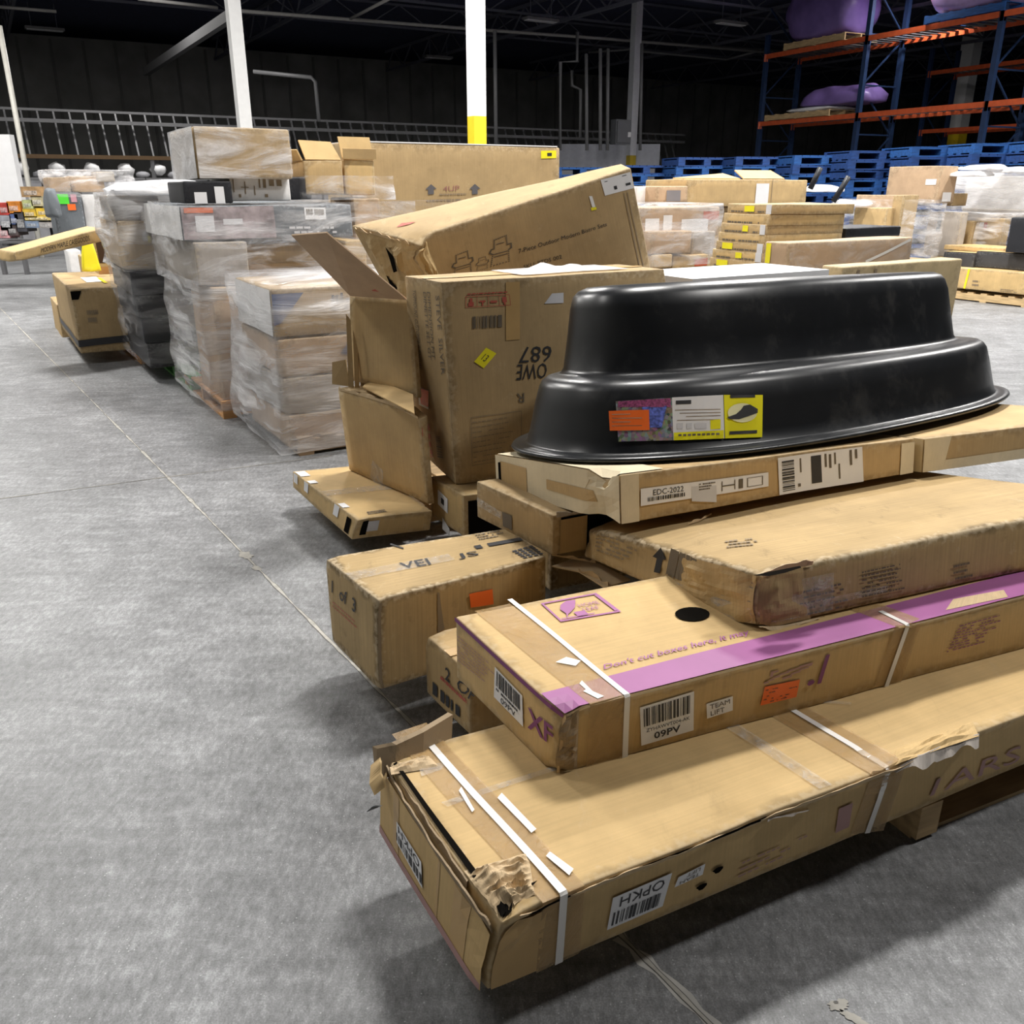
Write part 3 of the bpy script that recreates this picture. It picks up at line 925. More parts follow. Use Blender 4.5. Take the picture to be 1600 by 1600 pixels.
b2.bars('emblem_text', 'T', sub(lq, 0.32, 0.12, 0.50, 0.34), PURP, [(0, 0, 1, .9)], 0.003)
b2.strap([('T', b2.ab('T', 770, 950), (b2.ab('T', 950, 1090)[0], 0.0)), ('F', (b2.ab('T', 950, 1090)[0], 1.0), (b2.ab('F', 948, 1185)[0], 0.0))], 0.10, TAPET, 0.0029, 'packing_tape', 20)
topfront(b2, (797, 938), (980, 1087), (976, 1184), 0.014)
b2.strap([('T', b2.ab('T', 1340, 945), (b2.ab('T', 1420, 975)[0], 0.0)), ('F', (b2.ab('T', 1418, 977)[0], 1.0), (b2.ab('F', 1386, 1065)[0], 0.0))], 0.09, TAPET, 0.0029, 'packing_tape', 20)
topfront(b2, (1375, 957), (1418, 978), (1384, 1066), 0.014)
for pts in (((885, 1028), (908, 1034), (900, 1042), (868, 1036)), ((918, 1078), (945, 1090), (935, 1094), (912, 1082)), ((910, 1065), (930, 1085), (926, 1088), (906, 1070))):
    b2.patch('tape_glare', 'T', q('T', list(pts)), STRAP, 0.0042, n=(4, 2))
b2.patch('worn_print', 'T', q('T', [(1478, 955), (1575, 935), (1568, 924), (1490, 938)]), KRAFTIN, 0.0034, n=(8, 2))
hq = [b2.ab('T', 1082 + 27 * math.cos(t), 961 + 11 * math.sin(t)) for t in [i * 2 * math.pi / 18 for i in range(18)]]
link('hand_hole_shade', mesh('hand_hole_shade', [b2.on('T', a, b, 0.0032) - b2.off for a, b in hq], [tuple(range(18))], DARK), b2.root)
fq = q('F', [(1002, 1164), (1083, 1140), (1084, 1079), (1000, 1104)])
lb = b2.patch('shipping_label', 'F', fq, PAPER, 0.0032, n=(6, 3))
b2.bars('barcode', 'F', fq, INK, [(0.06 + a * .88, b, 0.06 + c * .88, d) for a, b, c, d in barcode_items(24, 0.48, 0.94, 8)], 0.0042, lb)
b2.text('09PV', 'F', sub(fq, 0.24, 0.08, 0.74, 0.26), INK, 0.0042, lb, bold=0.02)
b2.text('ZYHAWVT004-AK', 'F', sub(fq, 0.1, 0.32, 0.92, 0.41), INK, 0.0042, lb)
fq = q('F', [(1104, 1122), (1144, 1109), (1144, 1087), (1103, 1099)])
lb = b2.patch('small_label', 'F', fq, PAPER, 0.0032, n=(3, 2))
b2.text('TEAM\nLIFT', 'F', sub(fq, 0.12, 0.12, 0.88, 0.88), INKG, 0.0042, lb)
st = b2.patch('orange_sticker', 'F', q('F', [(1187, 1101), (1243, 1087), (1249, 1060), (1194, 1072)]), ORANGE, 0.0036, n=(4, 2))
b2.bars('fine_print', 'F', q('F', [(1190, 1099), (1241, 1086), (1247, 1063), (1196, 1074)]), INKG, print_items(5, 3, 0.5, 0.25), 0.0045, st)
b2.text('AF', 'F', q('F', [(1190, 1070), (1235, 1050), (1262, 1030), (1200, 1048)]), PURPD, 0.003) if False else None
wing = q('F', [(1188, 1090), (1262, 1060), (1272, 1030), (1196, 1050)])
b2.bars('wing_emblem', 'F', wing, PURPF, [(0.0, 0.55, 0.10, 0.62), (0.10, 0.6, 0.2, 0.68), (0.18, 0.66, 0.32, 0.74), (0.3, 0.72, 0.5, 0.79), (0.45, 0.76, 0.75, 0.84), (0.7, 0.8, 0.98, 0.9), (0.9, 0.74, 0.98, 0.82), (0.72, 0.66, 0.92, 0.74), (0.55, 0.58, 0.75, 0.66), (0.38, 0.48, 0.58, 0.57), (0.1, 0.75, 0.16, 0.98), (0.16, 0.9, 0.26, 0.97)], 0.003)
jq = q('F', [(1258, 1075), (1294, 1064), (1296, 1020), (1260, 1030)])
outline(b2, 'F', jq, [(.48, .05), (.66, .05), (1.0, .98), (.82, .98)], PURPD, 'printed_stroke')
outline(b2, 'F', jq, [(.05, .14), (.14, .08), (.3, .10), (.38, .17), (.3, .25), (.12, .25)], PURPD, 'printed_dot')
b2.patch('board_edge', 'F', ((0.008, 0.975), (1.0, 1.0)), CREAM, 0.0022, n=(40, 1))
b2.bars('fine_print', 'F', q('F', [(1478, 1020), (1545, 1002), (1575, 955), (1500, 975)]), PURPD, print_items(9, 12, 0.85, 0.35), 0.003)
eq = q('E', [(773, 1087), (819, 1134), (818, 1085), (775, 1040)])
lb = b2.patch('shipping_label', 'E', eq, PAPER, 0.0032, n=(4, 3))
b2.bars('barcode', 'E', sub(eq, 0.08, 0.45, 0.94, 0.94), INK, barcode_items(20, 0, 1, 4), 0.0042, lb)
b2.bars('fine_print', 'E', sub(eq, 0.08, 0.28, 0.9, 0.42), INK, print_items(1, 4, 0.9), 0.0042, lb)
b2.text('09PV', 'E', sub(eq, 0.25, 0.05, 0.75, 0.24), INK, 0.0042, lb)
b2.text('XF', 'E', q('E', [(826, 1135), (866, 1166), (866, 1135), (826, 1102)]), PURPD, 0.0028, bold=0.02)
b2.bars('fine_print', 'E', q('E', [(716, 1032), (775, 1078), (775, 1040), (716, 990)]), PURPF, print_items(8, 9, 0.9, 0.3), 0.0026)
for pts in (((0.0, 0.0, 0.03), (0.0, 0.5, 0.03), (0.0, 1.0, 0.0)),):
    crumple(b2, 'F', [(0.0, 0.02), (0.028, 0.02), (0.022, 0.97), (0.0, 0.97)], 0.008, TORN, n=(6, 26))
ribbon(b2, 'crushed_edge', [b2.tri(0.004, 0.0, w_) + V((-0.003, -0.004, 0)) for w_ in (0.05, 0.3, 0.6, 0.9)], V((0.006, 0.003, 0)), KRAFTIN, 0.008)

# --- worn carton, third of the long ones, sagging towards the back
N, R0, Lf = P(1180, 987, 0.485), P(1600, 895, 0.485), P(905, 868, 0.385)
n3 = plane_n(N, Lf, R0)
k = 1.5
Rr = N + (R0 - N) * k
b3 = Box('scuffed brown carton with a torn lid corner, on top of the purple banded carton', hexa8(N, Lf, Rr, N + n3 * 0.153, Lf + n3 * 0.105, Rr + n3 * 0.158, tQ=Lf + Rr - N + n3 * 0.13),
         TANW, res=(34, 16, 8), r=0.018, amp=0.006,
         dents=[(0, 0, 1, 0.09, (0.012, 0.008, -0.012), 0.006), (0, 0, 0, 0.07, (0.01, 0.01, 0.008), 0.006), (0, 0.5, 1, 0.22, (0.03, 0.0, -0.012), 0.004), (0, 1, 1, 0.16, (0.03, -0.02, -0.01), 0.006)])
q = b3.quadpx
eq = q('E', [(1030, 893), (1083, 913), (1088, 872), (1036, 850)])
b3.bars('barcode', 'E', eq, INKG, [(0, .05, .3, 1), (.36, .0, .5, .98), (.62, .02, .75, 1), (.8, .0, 1, .98)] + barcode_items(14, 0, 1, 6), 0.003)
b3.text('\u2191', 'E', q('E', [(1009, 886), (1024, 890), (1026, 850), (1011, 846)]), INK, 0.003, bold=0.02) if False else None
aq = q('E', [(1007, 887), (1026, 892), (1028, 853), (1009, 847)])
outline(b3, 'E', aq, [(0.3, 0), (0.7, 0), (0.7, 0.55), (1, 0.55), (0.5, 1), (0, 0.55), (0.3, 0.55)], INK, 'up_arrow')
b3.bars('fine_print', 'E', q('E', [(925, 858), (1005, 888), (1005, 850), (925, 828)]), INKW, print_items(5, 2, 0.9, 0.35), 0.003)
b3.bars('fine_print', 'E', q('E', [(1095, 940), (1180, 960), (1180, 905), (1095, 880)]), INKW, print_items(7, 8, 0.8, 0.3), 0.003)
for x0, x1, y0, y1, s_, rws in ((1248, 1330, 920, 965, 5, 5), (1345, 1412, 890, 935, 7, 7), (1490, 1520, 880, 910, 9, 3)):
    sl = -0.21
    b3.bars('fine_print', 'F', q('F', [(x0, y1), (x1, y1 + sl * (x1 - x0)), (x1, y0 + sl * (x1 - x0)), (x0, y0)]), INKG, print_items(rws, s_, 0.9, 0.35), 0.003)
crumple(b3, 'F', [(0.002, 0.03), (0.12, 0.03), (0.10, 0.93), (0.002, 0.93)], 0.006, TANW, n=(18, 14), freq=14)
crumple(b3, 'E', [(0.62, 0.05), (0.99, 0.05), (0.99, 0.95), (0.6, 0.95)], 0.008, TANW, n=(24, 14), freq=12)
tq = [b3.ab('T', *p) for p in ((1175, 900), (1200, 893), (1250, 886), (1252, 889), (1225, 897), (1198, 902))]
link('tear_hole_shade', mesh('tear_hole_shade', [b3.on('T', a, b, 0.004) - b3.off for a, b in tq], [tuple(range(6))], DARK), b3.root)
ribbon(b3, 'torn_edge', [b3.on('F', a, 0.95, 0.003) for a in (0.005, 0.06, 0.12)], V((0, -0.002, 0.016)), KRAFTIN, 0.006)
ribbon(b3, 'torn_edge', [b3.on('F', a, 0.01, 0.003) for a in (0.0, 0.06, 0.14)], V((0, -0.008, -0.006)), KRAFTIN, 0.008)
b3.patch('clear_tape', 'F', ((0.03, 0.1), (0.17, 0.75)), TAPEC, 0.0034, n=(6, 3))
b3.patch('clear_tape', 'E', ((0.55, 0.05), (0.98, 0.35)), TAPEC, 0.0034, n=(6, 3))
b3.patch('clear_tape', 'F', ((0.0, 0.2), (0.30, 0.32)), TAPEC, 0.003, n=(8, 2))
b3.bars('fine_print', 'T', q('T', [(1135, 858), (1200, 852), (1185, 840), (1130, 846)]), INKW, print_items(3, 5, 0.9, 0.5), 0.003)
ribbon(b3, 'torn_scrap', [b3.on('T', *b3.ab('T', *p), 0.004) for p in ((1075, 822), (1095, 815), (1112, 806))], V((0, 0, 0.006)), KRAFTIN, 0.006)

# --- carton with cream end caps under the tub
a3 = N + n3 * 0.157
N4, L4, R4 = PP(970, 820, n3, a3), PP(778, 765, n3, a3), PP(1425, 738, n3, a3)
b4 = Box('flat carton with cream paper end cap, directly under the black tub', hexa8(N4, L4, R4, N4 + n3 * 0.147, L4 + n3 * 0.128, R4 + n3 * 0.122),
         TAN, res=(24, 14, 5), r=0.005, amp=0.003, dents=[(0, 0.12, 1, 0.06, (0.02, 0.0, -0.03), 0.004), (0, 0.12, 0, 0.10, (0.01, 0.01, 0.012), 0.004)])
q = b4.quadpx
CAPM = CREAM
b4.patch('end_cap', 'E', ((0.0, 0.005), (0.999, 0.995)), CAPM, 0.003, n=(18, 6), label='cream paper end cap')
b4.patch('end_cap', 'T', [(0.002, 0.01), (0.13, 0.01), (0.20, 0.99), (0.002, 0.99)], CAPM, 0.003, n=(4, 14))
b4.patch('end_cap', 'F', ((0.0, 0.005), (0.052, 0.995)), CAPM, 0.003, n=(3, 6))
b4.patch('end_cap', 'F', ((0.945, 0.005), (0.998, 0.9)), CAPM, 0.003, n=(3, 6))
b4.patch('kraft_window', 'E', [(0.05, 0.05), (0.29, 0.10), (0.29, 0.78), (0.05, 0.85)], TAN, 0.0045, n=(3, 2))
b4.patch('kraft_window', 'E', [(0.46, 0.36), (0.84, 0.30), (0.82, 0.58), (0.46, 0.60)], TAN, 0.0045, n=(5, 2))
b4.patch('edge_slit_shade', 'E', [(0.03, 0.05), (0.055, 0.05), (0.055, 0.82), (0.03, 0.80)], DARK, 0.005, n=(1, 3))
ribbon(b4, 'torn_edge', [b4.on('E', *b4.ab('E', *p), 0.004) for p in ((905, 772), (916, 762), (922, 750))], V((0.012, 0.002, 0.012)), TAND, 0.006)
fq = q('F', [(1000, 791), (1199, 760), (1199, 738), (1000, 764)])
lb = b4.patch('shipping_label', 'F', fq, PAPER, 0.003, n=(10, 2))
b4.text('EDC-2022', 'F', sub(fq, 0.09, 0.52, 0.32, 0.86), INK, 0.004, lb)
b4.bars('barcode', 'F', sub(fq, 0.05, 0.2, 0.34, 0.44), INK, barcode_items(30, 0, 1, 2), 0.004, lb)
b4.bars('fine_print', 'F', sub(fq, 0.44, 0.4, 0.58, 0.9), INKG, print_items(3, 4, 0.9), 0.004, lb)
b4.bars('line_drawing', 'F', sub(fq, 0.62, 0.1, 0.96, 0.9), INKG, [(0, .1, .02, .9), (.3, .1, .32, .9), (.02, .45, .3, .55), (.4, .1, .5, .9), (.6, .1, .98, .14), (.6, .86, .98, .9), (.6, .1, .62, .9), (.96, .1, .98, .9)], 0.004, lb)
fq1 = q('F', [(1080, 783), (1119, 784), (1119, 758), (1080, 760)])
b4.patch('torn_label', 'F', fq1, PAPERG, 0.0036, n=(3, 2))
fq = q('F', [(1216, 774), (1348, 752), (1346, 698), (1214, 716)])
lb = b4.patch('shipping_label', 'F', fq, PAPER, 0.003, n=(6, 3))
its = [(0.04, y0, 0.18, y1) for (y0, _, y1, _) in [(a, 0, c, 0) for a, b, c, d in barcode_items(22, 0, 1, 3)]]
b4.bars('barcode', 'F', sub(fq, 0, 0.08, 1, 0.92), INK, its + [(0.38, 0.1, 0.5, 1.0)], 0.004, lb)
b4.bars('fine_print', 'F', sub(fq, 0.52, 0.1, 0.98, 0.95), INKG, [(0.05, .55, .1, .98), (.16, .5, .22, .95), (.3, .6, .34, .98), (.4, .1, .44, .6), (.7, .5, .76, 1), (.84, .7, .9, 1)], 0.004, lb)
b4.bars('fine_print', 'F', sub(fq, 0.2, 0.1, 0.36, 0.95), INKG, [(.3, .5, .4, .95), (.1, .05, .3, .15)], 0.004, lb)

# --- similar carton to its right
N5, L5d = PP(1440, 738, n3, a3), (L4 - N4)
R5 = PP(1600, 716, n3, a3)
R5 = N5 + (R5 - N5).normalized() * 1.0
b5 = Box('flat carton with cream corner at the right edge, beside the carton under the tub', up8(N5, N5 + L5d * 1.05, R5, 0.118, n3), TAN, res=(10, 8, 4), r=0.005, amp=0.002)
b5.patch('end_cap', 'E', ((0.0, 0.005), (0.999, 0.995)), CAPM, 0.003, n=(6, 3))
b5.patch('end_cap', 'F', [(0.0, 0.005), (0.09, 0.005), (0.12, 0.99), (0.0, 0.99)], CAPM, 0.003, n=(3, 3), label='cream paper end cap')
b5.patch('end_cap', 'F', [(0.09, 0.005), (1.0, 0.005), (1.0, 0.34), (0.10, 0.30)], CAPM, 0.003, n=(8, 2))

# --- the black tub, upside down
def tub():
    o0 = N4 + n3 * 0.1485
    ex = (R4 - N4).normalized(); ey = n3.cross(ex)
    rot = 0.15
    root = thing('plastic_tub', 'large black oval plastic pond tub lying upside down on the flat carton', 'tub', o0 + ex * 1.18 + ey * 0.6)
    prof = [  # centre x, y, semi axes, height, roundness
        (1.184, 0.605, 1.225, 0.512, 0.004, 2.4), (1.184, 0.605, 1.258, 0.545, 0.0, 2.4), (1.184, 0.605, 1.263, 0.549, 0.006, 2.4), (1.184, 0.605, 1.258, 0.545, 0.014, 2.4), (1.184, 0.605, 1.23, 0.518, 0.015, 2.4),
        (1.185, 0.61, 1.212, 0.500, 0.016, 2.4), (1.185, 0.61, 1.205, 0.494, 0.022, 2.4), (1.19, 0.615, 1.195, 0.485, 0.06, 2.4), (1.195, 0.62, 1.175, 0.468, 0.15, 2.4), (1.20, 0.625, 1.16, 0.455, 0.205, 2.4),
        (1.20, 0.628, 1.148, 0.444, 0.224, 2.4), (1.20, 0.63, 1.128, 0.426, 0.236, 2.4), (1.20, 0.64, 1.10, 0.40, 0.240, 2.4), (1.205, 0.665, 1.075, 0.385, 0.240, 2.4),
        (1.21, 0.68, 1.060, 0.372, 0.244, 2.4), (1.21, 0.68, 1.05, 0.364, 0.258, 2.4), (1.215, 0.69, 1.03, 0.352, 0.35, 2.45), (1.215, 0.695, 1.01, 0.34, 0.46, 2.45), (1.215, 0.70, 0.996, 0.330, 0.500, 2.45),
        (1.215, 0.70, 0.975, 0.314, 0.520, 2.45), (1.215, 0.70, 0.94, 0.284, 0.532, 2.45), (1.215, 0.70, 0.86, 0.21, 0.536, 2.4), (1.215, 0.70, 0.4, 0.1, 0.537, 2.2)]
    n = 120
    vs, fs = [], []
    for (cx, cy, a, b, h, m) in prof:
        for k_ in range(n):
            t = 2 * math.pi * k_ / n
            c, s_ = math.cos(t), math.sin(t)
            x = a * math.copysign(abs(c) ** (2 / m), c)
            y = b * math.copysign(abs(s_) ** (2 / m), s_)
            X = cx + x * math.cos(rot) - y * math.sin(rot)
            Y = cy + x * math.sin(rot) + y * math.cos(rot)
            p = o0 + ex * X + ey * Y + n3 * h
            vs.append(p - root.location)
    for r_ in range(len(prof) - 1):
        for k_ in range(n):
            fs.append((r_ * n + k_, r_ * n + (k_ + 1) % n, (r_ + 1) * n + (k_ + 1) % n, (r_ + 1) * n + k_))
    fs.append(tuple((len(prof) - 1) * n + k_ for k_ in range(n)))
    m, nt, b = _new('black_moulded_plastic')
    L = nt.links.new
    tc = _n(nt, 'ShaderNodeTexCoord')
    nz = _n(nt, 'ShaderNodeTexNoise'); nz.inputs['Scale'].default_value = 6; nz.inputs['Detail'].default_value = 8; nz.inputs['Roughness'].default_value = 0.7
    L(tc.outputs['Object'], nz.inputs['Vector'])
    r = _n(nt, 'ShaderNodeValToRGB'); r.color_ramp.elements[0].position = 0.52; r.color_ramp.elements[1].position = 0.85
    r.color_ramp.elements[0].color = (0.010, 0.011, 0.0125, 1); r.color_ramp.elements[1].color = (0.050, 0.050, 0.048, 1)
    L(nz.outputs['Fac'], r.inputs['Fac']); L(r.outputs['Color'], b.inputs['Base Color'])
    rr = _n(nt, 'ShaderNodeValToRGB'); rr.color_ramp.elements[0].color = (0.24, 0.24, 0.24, 1); rr.color_ramp.elements[1].color = (0.40, 0.40, 0.40, 1)
    L(nz.outputs['Fac'], rr.inputs['Fac']); L(rr.outputs['Color'], b.inputs['Roughness'])
    b.inputs['Specular IOR Level'].default_value = 0.5
    me = mesh('tub_shell', vs, fs, m, smooth=True)
    sh = link('tub_shell', me, root)
    # label wrapped on the lower wall
    def wall(px, py):
        """point on the lower wall under a photo pixel, by marching the ray against the wall profile"""
        d = ray(px, py).normalized()
        t = 1.2
        while t < 6:
            p = EYEP + d * t
            rel = p - o0
            X, Y, h = rel.dot(ex), rel.dot(ey), rel.dot(n3)
            if 0.02 < h < 0.23:
                f = (h - 0.022) / (0.205 - 0.022)
                cx, cy, a, b_ = 1.185 + .015 * f, .61 + .015 * f, 1.205 - .045 * f, .494 - .039 * f
                u, v_ = X - cx, Y - cy
                x, y = u * math.cos(rot) + v_ * math.sin(rot), -u * math.sin(rot) + v_ * math.cos(rot)
                if abs(x / a) ** 2.4 + abs(y / b_) ** 2.4 <= 1.0:
                    break
            t += 0.0008
        return EYEP + d * (t - 0.004)
    def sheet(name, quad, mat, parent, lift=0.0, n_=(8, 2)):
        vs, fs = [], []
        for j in range(n_[1] + 1):
            for i in range(n_[0] + 1):
                s_, k_ = i / n_[0], j / n_[1]
                px = (quad[0][0] * (1 - s_) + quad[1][0] * s_) * (1 - k_) + (quad[3][0] * (1 - s_) + quad[2][0] * s_) * k_
                py = (quad[0][1] * (1 - s_) + quad[1][1] * s_) * (1 - k_) + (quad[3][1] * (1 - s_) + quad[2][1] * s_) * k_
                p = wall(px, py)
                vs.append(p + (EYEP - p).normalized() * lift - root.location)
        for j in range(n_[1]):
            for i in range(n_[0]):
                f = j * (n_[0] + 1) + i
                fs.append((f, f + 1, f + n_[0] + 2, f + n_[0] + 1))
        return link(name, mesh(name, vs, fs, mat), parent)
    YL = plain('label_yellow', (0.86, 0.80, 0.01), 0.4, var=0.03)
    # photograph panel: mottled flower bed, made by a noise colour ramp
    m, nt, b = _new('flower_photo_print')
    L = nt.links.new
    tc = _n(nt, 'ShaderNodeTexCoord')
    vo = _n(nt, 'ShaderNodeTexVoronoi'); vo.inputs['Scale'].default_value = 95
    L(tc.outputs['Object'], vo.inputs['Vector'])
    hs = _n(nt, 'ShaderNodeHueSaturation'); hs.inputs['Saturation'].default_value = 0.55; hs.inputs['Value'].default_value = 0.35
    L(vo.outputs['Color'], hs.inputs['Color']); L(hs.outputs['Color'], b.inputs['Base Color'])
    b.inputs['Roughness'].default_value = 0.4
    pl = sheet('product_label', [(966, 690), (1051, 688), (1051, 621), (962, 627)], m, root, 0.001); pl['label'] = 'printed product label with a flower photo'
    PKF = plain('pink_flowers', (0.28, 0.06, 0.16), 0.5, var=0.6, scale=160)
    BLF = plain('blue_water', (0.10, 0.14, 0.50), 0.5, var=0.7, scale=110)
    sheet('pink_blossom', [(966, 636), (1048, 636), (1048, 622), (966, 627)], PKF, pl, 0.002, (6, 1))
    sheet('blue_fountain', [(1005, 668), (1034, 668), (1042, 634), (1003, 636)], BLF, pl, 0.002, (4, 2))
    wp = sheet('text_panel', [(1052, 688), (1132, 685), (1130, 617), (1050, 621)], PAPER, pl, 0.001)
    sheet('yellow_strip', [(1053, 688), (1131, 685), (1131, 672), (1053, 676)], YL, pl, 0.002)
    sheet('qr_panel', [(1110, 671), (1126, 670), (1126, 655), (1110, 656)], YL, pl, 0.002, (2, 1))
    sheet('barcode', [(1056, 632), (1080, 631), (1080, 625), (1056, 626)], INK, pl, 0.002, (2, 1))
    for (x0, x1, y) in ((1055, 1126, 640), (1062, 1126, 645), (1072, 1126, 650), (1058, 1124, 656)):
        sheet('fine_print', [(x0, y + 1.4), (x1, y), (x1, y - 1.2), (x0, y + .2)], INKW, pl, 0.002, (4, 1))
    for (x0, x1) in ((1058, 1067), (1073, 1081), (1086, 1104)):
        sheet('size_drawing', [(x0, 670), (x1, 669.5), (x1, 661), (x0, 661.5)], PAPERG, pl, 0.002, (1, 1))
    for i in range(9):
        sheet('fine_print', [(1060 + i * 7.4, 681.5 - i * .25), (1065 + i * 7.4, 681.3 - i * .25), (1065 + i * 7.4, 678.3 - i * .25), (1060 + i * 7.4, 678.5 - i * .25)], INKG, pl, 0.003, (1, 1))
    yp = sheet('yellow_panel', [(1133, 685), (1191, 683), (1192, 617), (1131, 617)], YL, pl, 0.001)
    def disc(name, cx, cy, rx, ry, mat, lift, nn=20, pts=None):
        pts = pts or [(cx + rx * math.cos(i * 2 * math.pi / nn), cy + ry * math.sin(i * 2 * math.pi / nn)) for i in range(nn)]
        vs = []
        for p in pts:
            w_ = wall(*p)
            vs.append(w_ + (EYEP - w_).normalized() * lift - root.location)
        return link(name, mesh(name, vs, [tuple(range(len(vs)))], mat), pl)
    disc('pale_oval', 1160, 645, 23, 15, plain('pale_yellow', (0.85, 0.83, 0.5), 0.4), 0.003)
    disc('tub_picture', 0, 0, 0, 0, INK, 0.004, pts=[(1136, 652), (1150, 647), (1158, 640), (1162, 634), (1172, 632), (1184, 639), (1184, 645), (1170, 650), (1155, 655), (1140, 655)])
    sheet('hang_slot', [(1141, 622), (1180, 621), (1180, 617), (1141, 617)], INK, pl, 0.003, (3, 1))
    sheet('brand_text', [(1140, 679), (1183, 677), (1183, 672), (1140, 674)], INK, pl, 0.003, (3, 1))
    os_ = sheet('orange_sticker', [(953, 673), (1015, 672), (1014, 640), (951, 642)], ORANGE, root, 0.004)
    for i in range(4):
        sheet('fine_print', [(956, 648 + i * 6), (985 + (i % 2) * 18, 647.5 + i * 6), (985 + (i % 2) * 18, 646.5 + i * 6), (956, 647 + i * 6)], INKW, os_, 0.005, (3, 1))
    return root
tub()

# --- the two numbered cartons at the left of the pile
zt = 0.405
N, Lf, R0, Q0 = P(588, 938, zt), P(506, 871, zt), P(853, 869, zt), P(800, 824, zt)
zb = 0.115
bN, bL = P(592, 1081, zb), P(520, 1001, zb)
bR, bQ = V((R0.x, R0.y, zb)), V((Q0.x, Q0.y, zb))
c1 = Box('dirty brown carton numbered one of three, jutting out at the left', hexa8(bN, bL, bR, N, Lf, R0, bQ, Q0), TANW, res=(18, 10, 10), r=0.007, amp=0.004,
         dents=[(0, 1, 1, 0.04, (0.006, -0.004, -0.005), 0.004), (0, 0, 1, 0.05, (0.004, 0.004, -0.005), 0.004), (0, 0, 0, 0.05, (0.005, 0.005, 0.0), 0.004), (0.45, 0, 0.4, 0.2, (0.0, 0.01, 0), 0.002)])
q = c1.quadpx
c1.text('1  of  3', 'E', q('E', [(519, 925), (557, 960), (557, 938), (519, 906)]), INK, 0.003, bold=0.01)
c1.bars('fine_print', 'E', q('E', [(521, 948), (560, 985), (560, 972), (521, 936)]), REDI, print_items(2, 2, 1, 0.25, 0.1), 0.003)
st = c1.patch('orange_sticker', 'F', q('F', [(735, 950), (770, 943), (768, 919), (732, 927)]), ORANGE, 0.004, n=(3, 2))
c1.text('VEI', 'T', q('T', [(628, 890), (674, 882), (667, 873), (622, 881)]), INK, 0.003, bold=0.01)
c1.text('JS', 'T', q('T', [(718, 874), (751, 869), (745, 861), (712, 866)]), INK, 0.003, bold=0.01)
c1.bars('printed_band', 'T', q('T', [(745, 858), (818, 846), (812, 841), (740, 853)]), INK, [(0, 0, .14, .9), (.28, .1, 1, .95)], 0.003)
c1.bars('grid_stamp', 'T', q('T', [(818, 873), (851, 866), (832, 852), (798, 861)]), INK, [(i * .25, j * .2, i * .25 + .19, j * .2 + .14) for i in range(4) for j in range(5)], 0.003)
c1.bars('fine_print', 'T', q('T', [(750, 845), (792, 838), (782, 828), (742, 836)]), INKG, print_items(3, 3, 0.9, 0.4), 0.003)
c1.bars('pen_mark', 'T', q('T', [(608, 853), (635, 861), (637, 858), (612, 848)]), INK, [(0, 0, .8, .4)], 0.003)
c1.patch('packing_tape', 'T', [(0.0, 0.42), (0.55, 0.42), (0.55, 0.58), (0.0, 0.58)], TAPEC, 0.0025, n=(8, 2))
c1.patch('crease', 'F', q('F', [(684, 990), (694, 985), (686, 925), (683, 925)]), INKW, 0.002, n=(1, 6))
for (px, py, rr) in ((512, 871, 0.011), (573, 929, 0.009), (563, 925, 0.006)):
    a, b = c1.ab('T', px, py)
    link('corner_tear_shade', mesh('corner_tear_shade', [c1.on('T', min(1, max(0, a + rr * 1.3 * math.cos(t))), min(1, max(0, b + rr * math.sin(t * 1.3))), 0.0035) - c1.off for t in [i * 0.6 for i in range(10)]], [tuple(range(10))], DARK), c1.root)
c1.patch('dark_edge', 'F', ((0.004, 0.02), (0.02, 0.97)), INKW, 0.0028, n=(1, 8))

Lb, Nb = P(667, 1082, 0.105), P(735, 1150, 0.105)
h2 = z_at(Lb, 990) - 0.105
Rb = Nb + V((math.cos(0.45), math.sin(0.45), 0)) * 0.45
c2 = Box('brown carton numbered two, wedged between the dirty carton and the purple banded one', up8(Nb, Lb, Rb, h2), TAN, res=(8, 8, 6), r=0.008, amp=0.004,
         dents=[(0, 1, 1, 0.05, (0.006, 0, -0.01), 0.004), (0, 0, 1, 0.1, (0.02, 0.01, -0.02), 0.008)])
q = c2.quadpx
c2.text('2  OF', 'E', q('E', [(697, 1060), (738, 1095), (738, 1075), (697, 1040)]), INK, 0.003, bold=0.01)
c2.bars('fine_print', 'E', q('E', [(690, 1062), (735, 1105), (735, 1095), (690, 1052)]), REDI, print_items(1, 2, 1, 0.5, 0.1), 0.003)
c2.bars('barcode', 'E', q('E', [(678, 1083), (720, 1120), (720, 1104), (678, 1064)]), INK, [(0, 0, .18, 1), (.3, 0, .45, 1), (.5, 0, .62, 1), (.68, 0, .75, 1), (.85, 0, 1, 1)], 0.003)
c2.patch('packing_tape', 'T', [(0.0, 0.40), (0.9, 0.40), (0.9, 0.55), (0.0, 0.55)], TAPE, 0.0028, n=(6, 2))

# second pallet, mostly hidden, carrying the numbered cartons and what stands behind
pallet('pine pallet hidden under the numbered cartons', (-0.20, 2.70), 0.5, 0.30, 0.24, 0.106)

